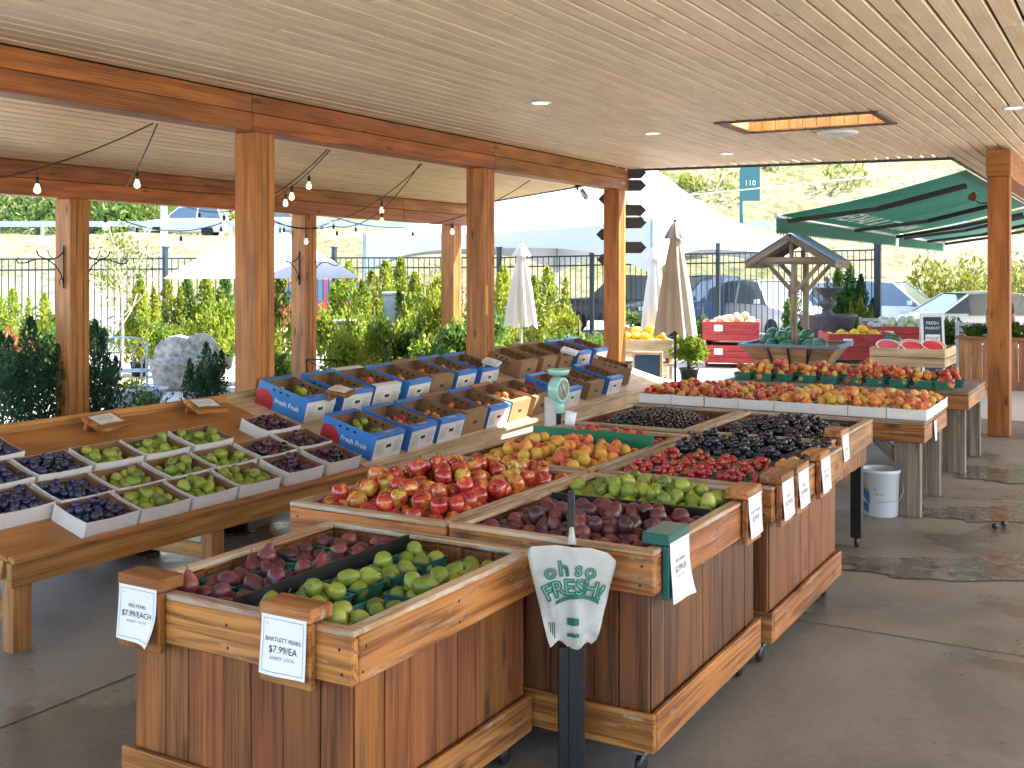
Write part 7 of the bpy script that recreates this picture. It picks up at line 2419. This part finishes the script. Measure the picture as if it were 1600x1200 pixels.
# brush on the slopes: uncountable
rg = random.Random(77)
def brush(name, label, spots, mat, size, per):
    pts, dirs = [], []
    for (x, y, r, h) in spots:
        for _ in range(per):
            a, q = rg.uniform(0, 6.28), r * rg.random() ** 0.5
            xx, yy = x + q * math.cos(a), y + q * math.sin(a)
            u = rg.random()
            p = W(xx, yy, hill_z(xx, yy) + h * u * (1 - (q / r) ** 2 * 0.6))
            pts.append(p); dirs.append((rg.gauss(0, 0.4), rg.gauss(0, 0.4), 1))
    tag(link(name, leaves(name, pts, dirs, size, mat, 9, 0.3)), label, 'brush', kind='stuff')
brush('yellow_brush', 'tall yellow-green brush on the bank behind the white SUV', [(rg.uniform(16.5, 24), rg.uniform(38, 44), rg.uniform(0.7, 1.5), rg.uniform(1.5, 2.9)) for _ in range(22)], M['lf_dry'], 0.32, 320)
brush('hillside_brush', 'scattered green brush over the hillside', [(rg.uniform(-60, 60), rg.uniform(68, 110), rg.uniform(0.8, 2.5), rg.uniform(0.8, 2.0)) for _ in range(150)], M['lf_dry'], 0.5, 130)
brush('green_brush', 'green trees and brush beside the hillside road at the left', [(rg.uniform(-34, -20), rg.uniform(67, 72), rg.uniform(1.2, 2.4), rg.uniform(2.0, 4.2)) for _ in range(12)] + [(rg.uniform(10, 45), rg.uniform(100, 115), rg.uniform(2, 4), rg.uniform(2, 4)) for _ in range(14)], M['lf_green'], 0.55, 300)
brush('fence_brush', 'green brush beyond the fence at the left', [(rg.uniform(-16, -5), rg.uniform(25.5, 30), rg.uniform(0.5, 1.1), rg.uniform(0.7, 1.4)) for _ in range(14)], M['lf_green'], 0.2, 260)

# ================================================================== PERSON BEHIND THE RIGHT POST
M['skin'] = plain('skin', (0.42, 0.22, 0.15), 0.55)
M['shirt'] = plain('dark T-shirt', (0.03, 0.035, 0.045), 0.8)
M['jeans'] = plain('blue-grey trousers', (0.08, 0.1, 0.15), 0.8)
M['hair'] = plain('dark hair', (0.03, 0.02, 0.015), 0.6)
def person(label, pos, rz):
    J = {'pelvis': (0, 0, 0.95, .13), 'waist': (0, 0.0, 1.10, .125), 'chest': (0, -0.01, 1.30, .15), 'sh': (0, 0, 1.43, .11), 'neck': (0, -0.01, 1.52, .055), 'head0': (0, -0.02, 1.60, .075), 'head1': (0, -0.02, 1.70, .09), 'head2': (0, -0.01, 1.77, .06),
         'lsh': (-0.18, 0, 1.42, .065), 'lel': (-0.24, 0.03, 1.14, .045), 'lwr': (-0.20, -0.12, 0.93, .032), 'lha': (-0.19, -0.17, 0.86, .036),
         'rsh': (0.18, 0, 1.42, .065), 'rel': (0.26, 0.03, 1.14, .045), 'rwr': (0.26, -0.06, 0.90, .032), 'rha': (0.26, -0.09, 0.82, .036),
         'lhip': (-0.10, 0, 0.90, .10), 'lkn': (-0.11, -0.02, 0.50, .065), 'lan': (-0.12, 0.02, 0.10, .045), 'lto': (-0.13, -0.14, 0.035, .035),
         'rhip': (0.10, 0, 0.90, .10), 'rkn': (0.11, -0.02, 0.50, .065), 'ran': (0.12, 0.02, 0.10, .045), 'rto': (0.13, -0.14, 0.035, .035)}
    E = [('pelvis', 'waist'), ('waist', 'chest'), ('chest', 'sh'), ('sh', 'neck'), ('neck', 'head0'), ('head0', 'head1'), ('head1', 'head2'), ('sh', 'lsh'), ('lsh', 'lel'), ('lel', 'lwr'), ('lwr', 'lha'), ('sh', 'rsh'), ('rsh', 'rel'), ('rel', 'rwr'), ('rwr', 'rha'),
         ('pelvis', 'lhip'), ('lhip', 'lkn'), ('lkn', 'lan'), ('lan', 'lto'), ('pelvis', 'rhip'), ('rhip', 'rkn'), ('rkn', 'ran'), ('ran', 'rto')]
    for s, h in (('l', -1), ('r', 1)):
        hx, hy, hz2, _ = J[s + 'ha']
        for k in range(4):
            J['%sf%d' % (s, k)] = (hx + h * (0.0), hy - 0.03 + 0.018 * k, hz2 - 0.05, .0095)
            J['%sg%d' % (s, k)] = (hx - h * 0.012, hy - 0.036 + 0.018 * k, hz2 - 0.09 + 0.006 * abs(k - 1.5), .0085)
            E += [(s + 'ha', '%sf%d' % (s, k)), ('%sf%d' % (s, k), '%sg%d' % (s, k))]
        J[s + 't0'] = (hx - h * 0.02, hy - 0.045, hz2 - 0.02, .011)
        J[s + 't1'] = (hx - h * 0.03, hy - 0.06, hz2 - 0.055, .009)
        E += [(s + 'ha', s + 't0'), (s + 't0', s + 't1')]
    names = list(J)
    me = bpy.data.meshes.new('person')
    me.from_pydata([J[n][:3] for n in names], [(names.index(a), names.index(b)) for a, b in E], [])
    o = bpy.data.objects.new('person', me)
    COL.objects.link(o)
    md = o.modifiers.new('skin', 'SKIN')
    md.use_smooth_shade = True
    for i, n in enumerate(names):
        r = J[n][3]
        me.skin_vertices[0].data[i].radius = (r * (1.25 if n in ('chest', 'waist', 'pelvis') else 1), r)
    me.skin_vertices[0].data[0].use_root = True
    o.modifiers.new('sub', 'SUBSURF').levels = 2
    o.modifiers['sub'].render_levels = 2
    dg = bpy.context.evaluated_depsgraph_get()
    m2 = bpy.data.meshes.new_from_object(o.evaluated_get(dg))
    bpy.data.objects.remove(o)
    m2.materials.clear()
    for k in ('skin', 'shirt', 'jeans', 'black'): m2.materials.append(M[k])
    for p in m2.polygons:
        c = p.center
        arm = abs(c.x) > 0.2 and c.z < 1.24
        p.material_index = 3 if c.z < 0.1 else (0 if (arm or c.z > 1.5) else (2 if c.z < 0.98 else 1))
        p.use_smooth = True
    t = link('person', m2, None, T(pos) @ Rm(rz, 'Z'))
    tag(t, label, 'person')
    # face and hair
    link('hair', lathe_mesh('hair', smooth_prof([(0.1, -0.02), (0.105, 0.05), (0.085, 0.11), (0.001, 0.135)], 10), M['hair'], 18), t, T(0, 0.005, 1.70) @ Rm(-0.25, 'X'))
    for s in (-1, 1):
        link('eye', lathe_mesh('eye', [(0.001, -0.009), (0.008, -0.004), (0.008, 0.004), (0.001, 0.009)], M['hair'], 8), t, T(s * 0.033, -0.108, 1.685))
        link('ear', lathe_mesh('ear', [(0.001, -0.01), (0.018, -0.008), (0.022, 0.0), (0.001, 0.008)], M['skin'], 10), t, T(s * 0.092, -0.015, 1.68) @ Rm(PI / 2, 'Y'))
    link('nose', lathe_mesh('nose', [(0.016, -0.02), (0.013, 0.0), (0.004, 0.035), (0.001, 0.036)], M['skin'], 8), t, T(0, -0.115, 1.655))
    link('mouth', box_mesh(0.045, 0.01, 0.008, M['redprint'], 0.002), t, T(0, -0.104, 1.625))
    return t
person('person in a dark T-shirt mostly hidden by the right post', W((1564 - 800) / 1700 * 18.2, 18.2, 0.009), yawc + 0.3)

# ================================================================== ODDS AND ENDS ON THE FLOOR
for (x, y, lab) in ((-0.95, 8.95, 'dropped dark plum on the floor right of the plank table leg'), (-0.90, 9.06, 'second dropped dark plum beside the first'), (-1.62, 9.62, 'dropped dark plum by the pail')):
    tag(link('dropped_plum', FR['black_plum'][0][0][0], None, T(x, y, 0.0315) @ Rm(x * 7, 'Z')), lab, 'plum', 'dropped plums')
rg = random.Random(19)
pts, dirs = [], []
for _ in range(150):
    x, y = rg.uniform(-6.0, 2.0), rg.uniform(1.0, 13.5)
    pts.append((x, y, 0.014)); dirs.append((rg.gauss(0, 1), rg.gauss(0, 1), 0.0))
vs, fs = [], []
for p, d in zip(pts, dirs):
    d = Vector(d).normalized() * rg.uniform(0.006, 0.02)
    w = Vector((-d.y, d.x, 0)) * rg.uniform(0.3, 0.8)
    p = Vector(p); o = len(vs)
    vs += [p - d, p + w + Vector((0, 0, 0.003)), p + d, p - w + Vector((0, 0, 0.002))]
    fs.append((o, o + 1, o + 2, o + 3))
M['scrap'] = plain('dry leaf scrap', (0.12, 0.085, 0.045), 0.9)
tag(link('leaf_scraps', pydata('leaf_scraps', vs, fs, M['scrap'])), 'dry leaf scraps scattered over the market floor', 'leaf scraps', kind='stuff')
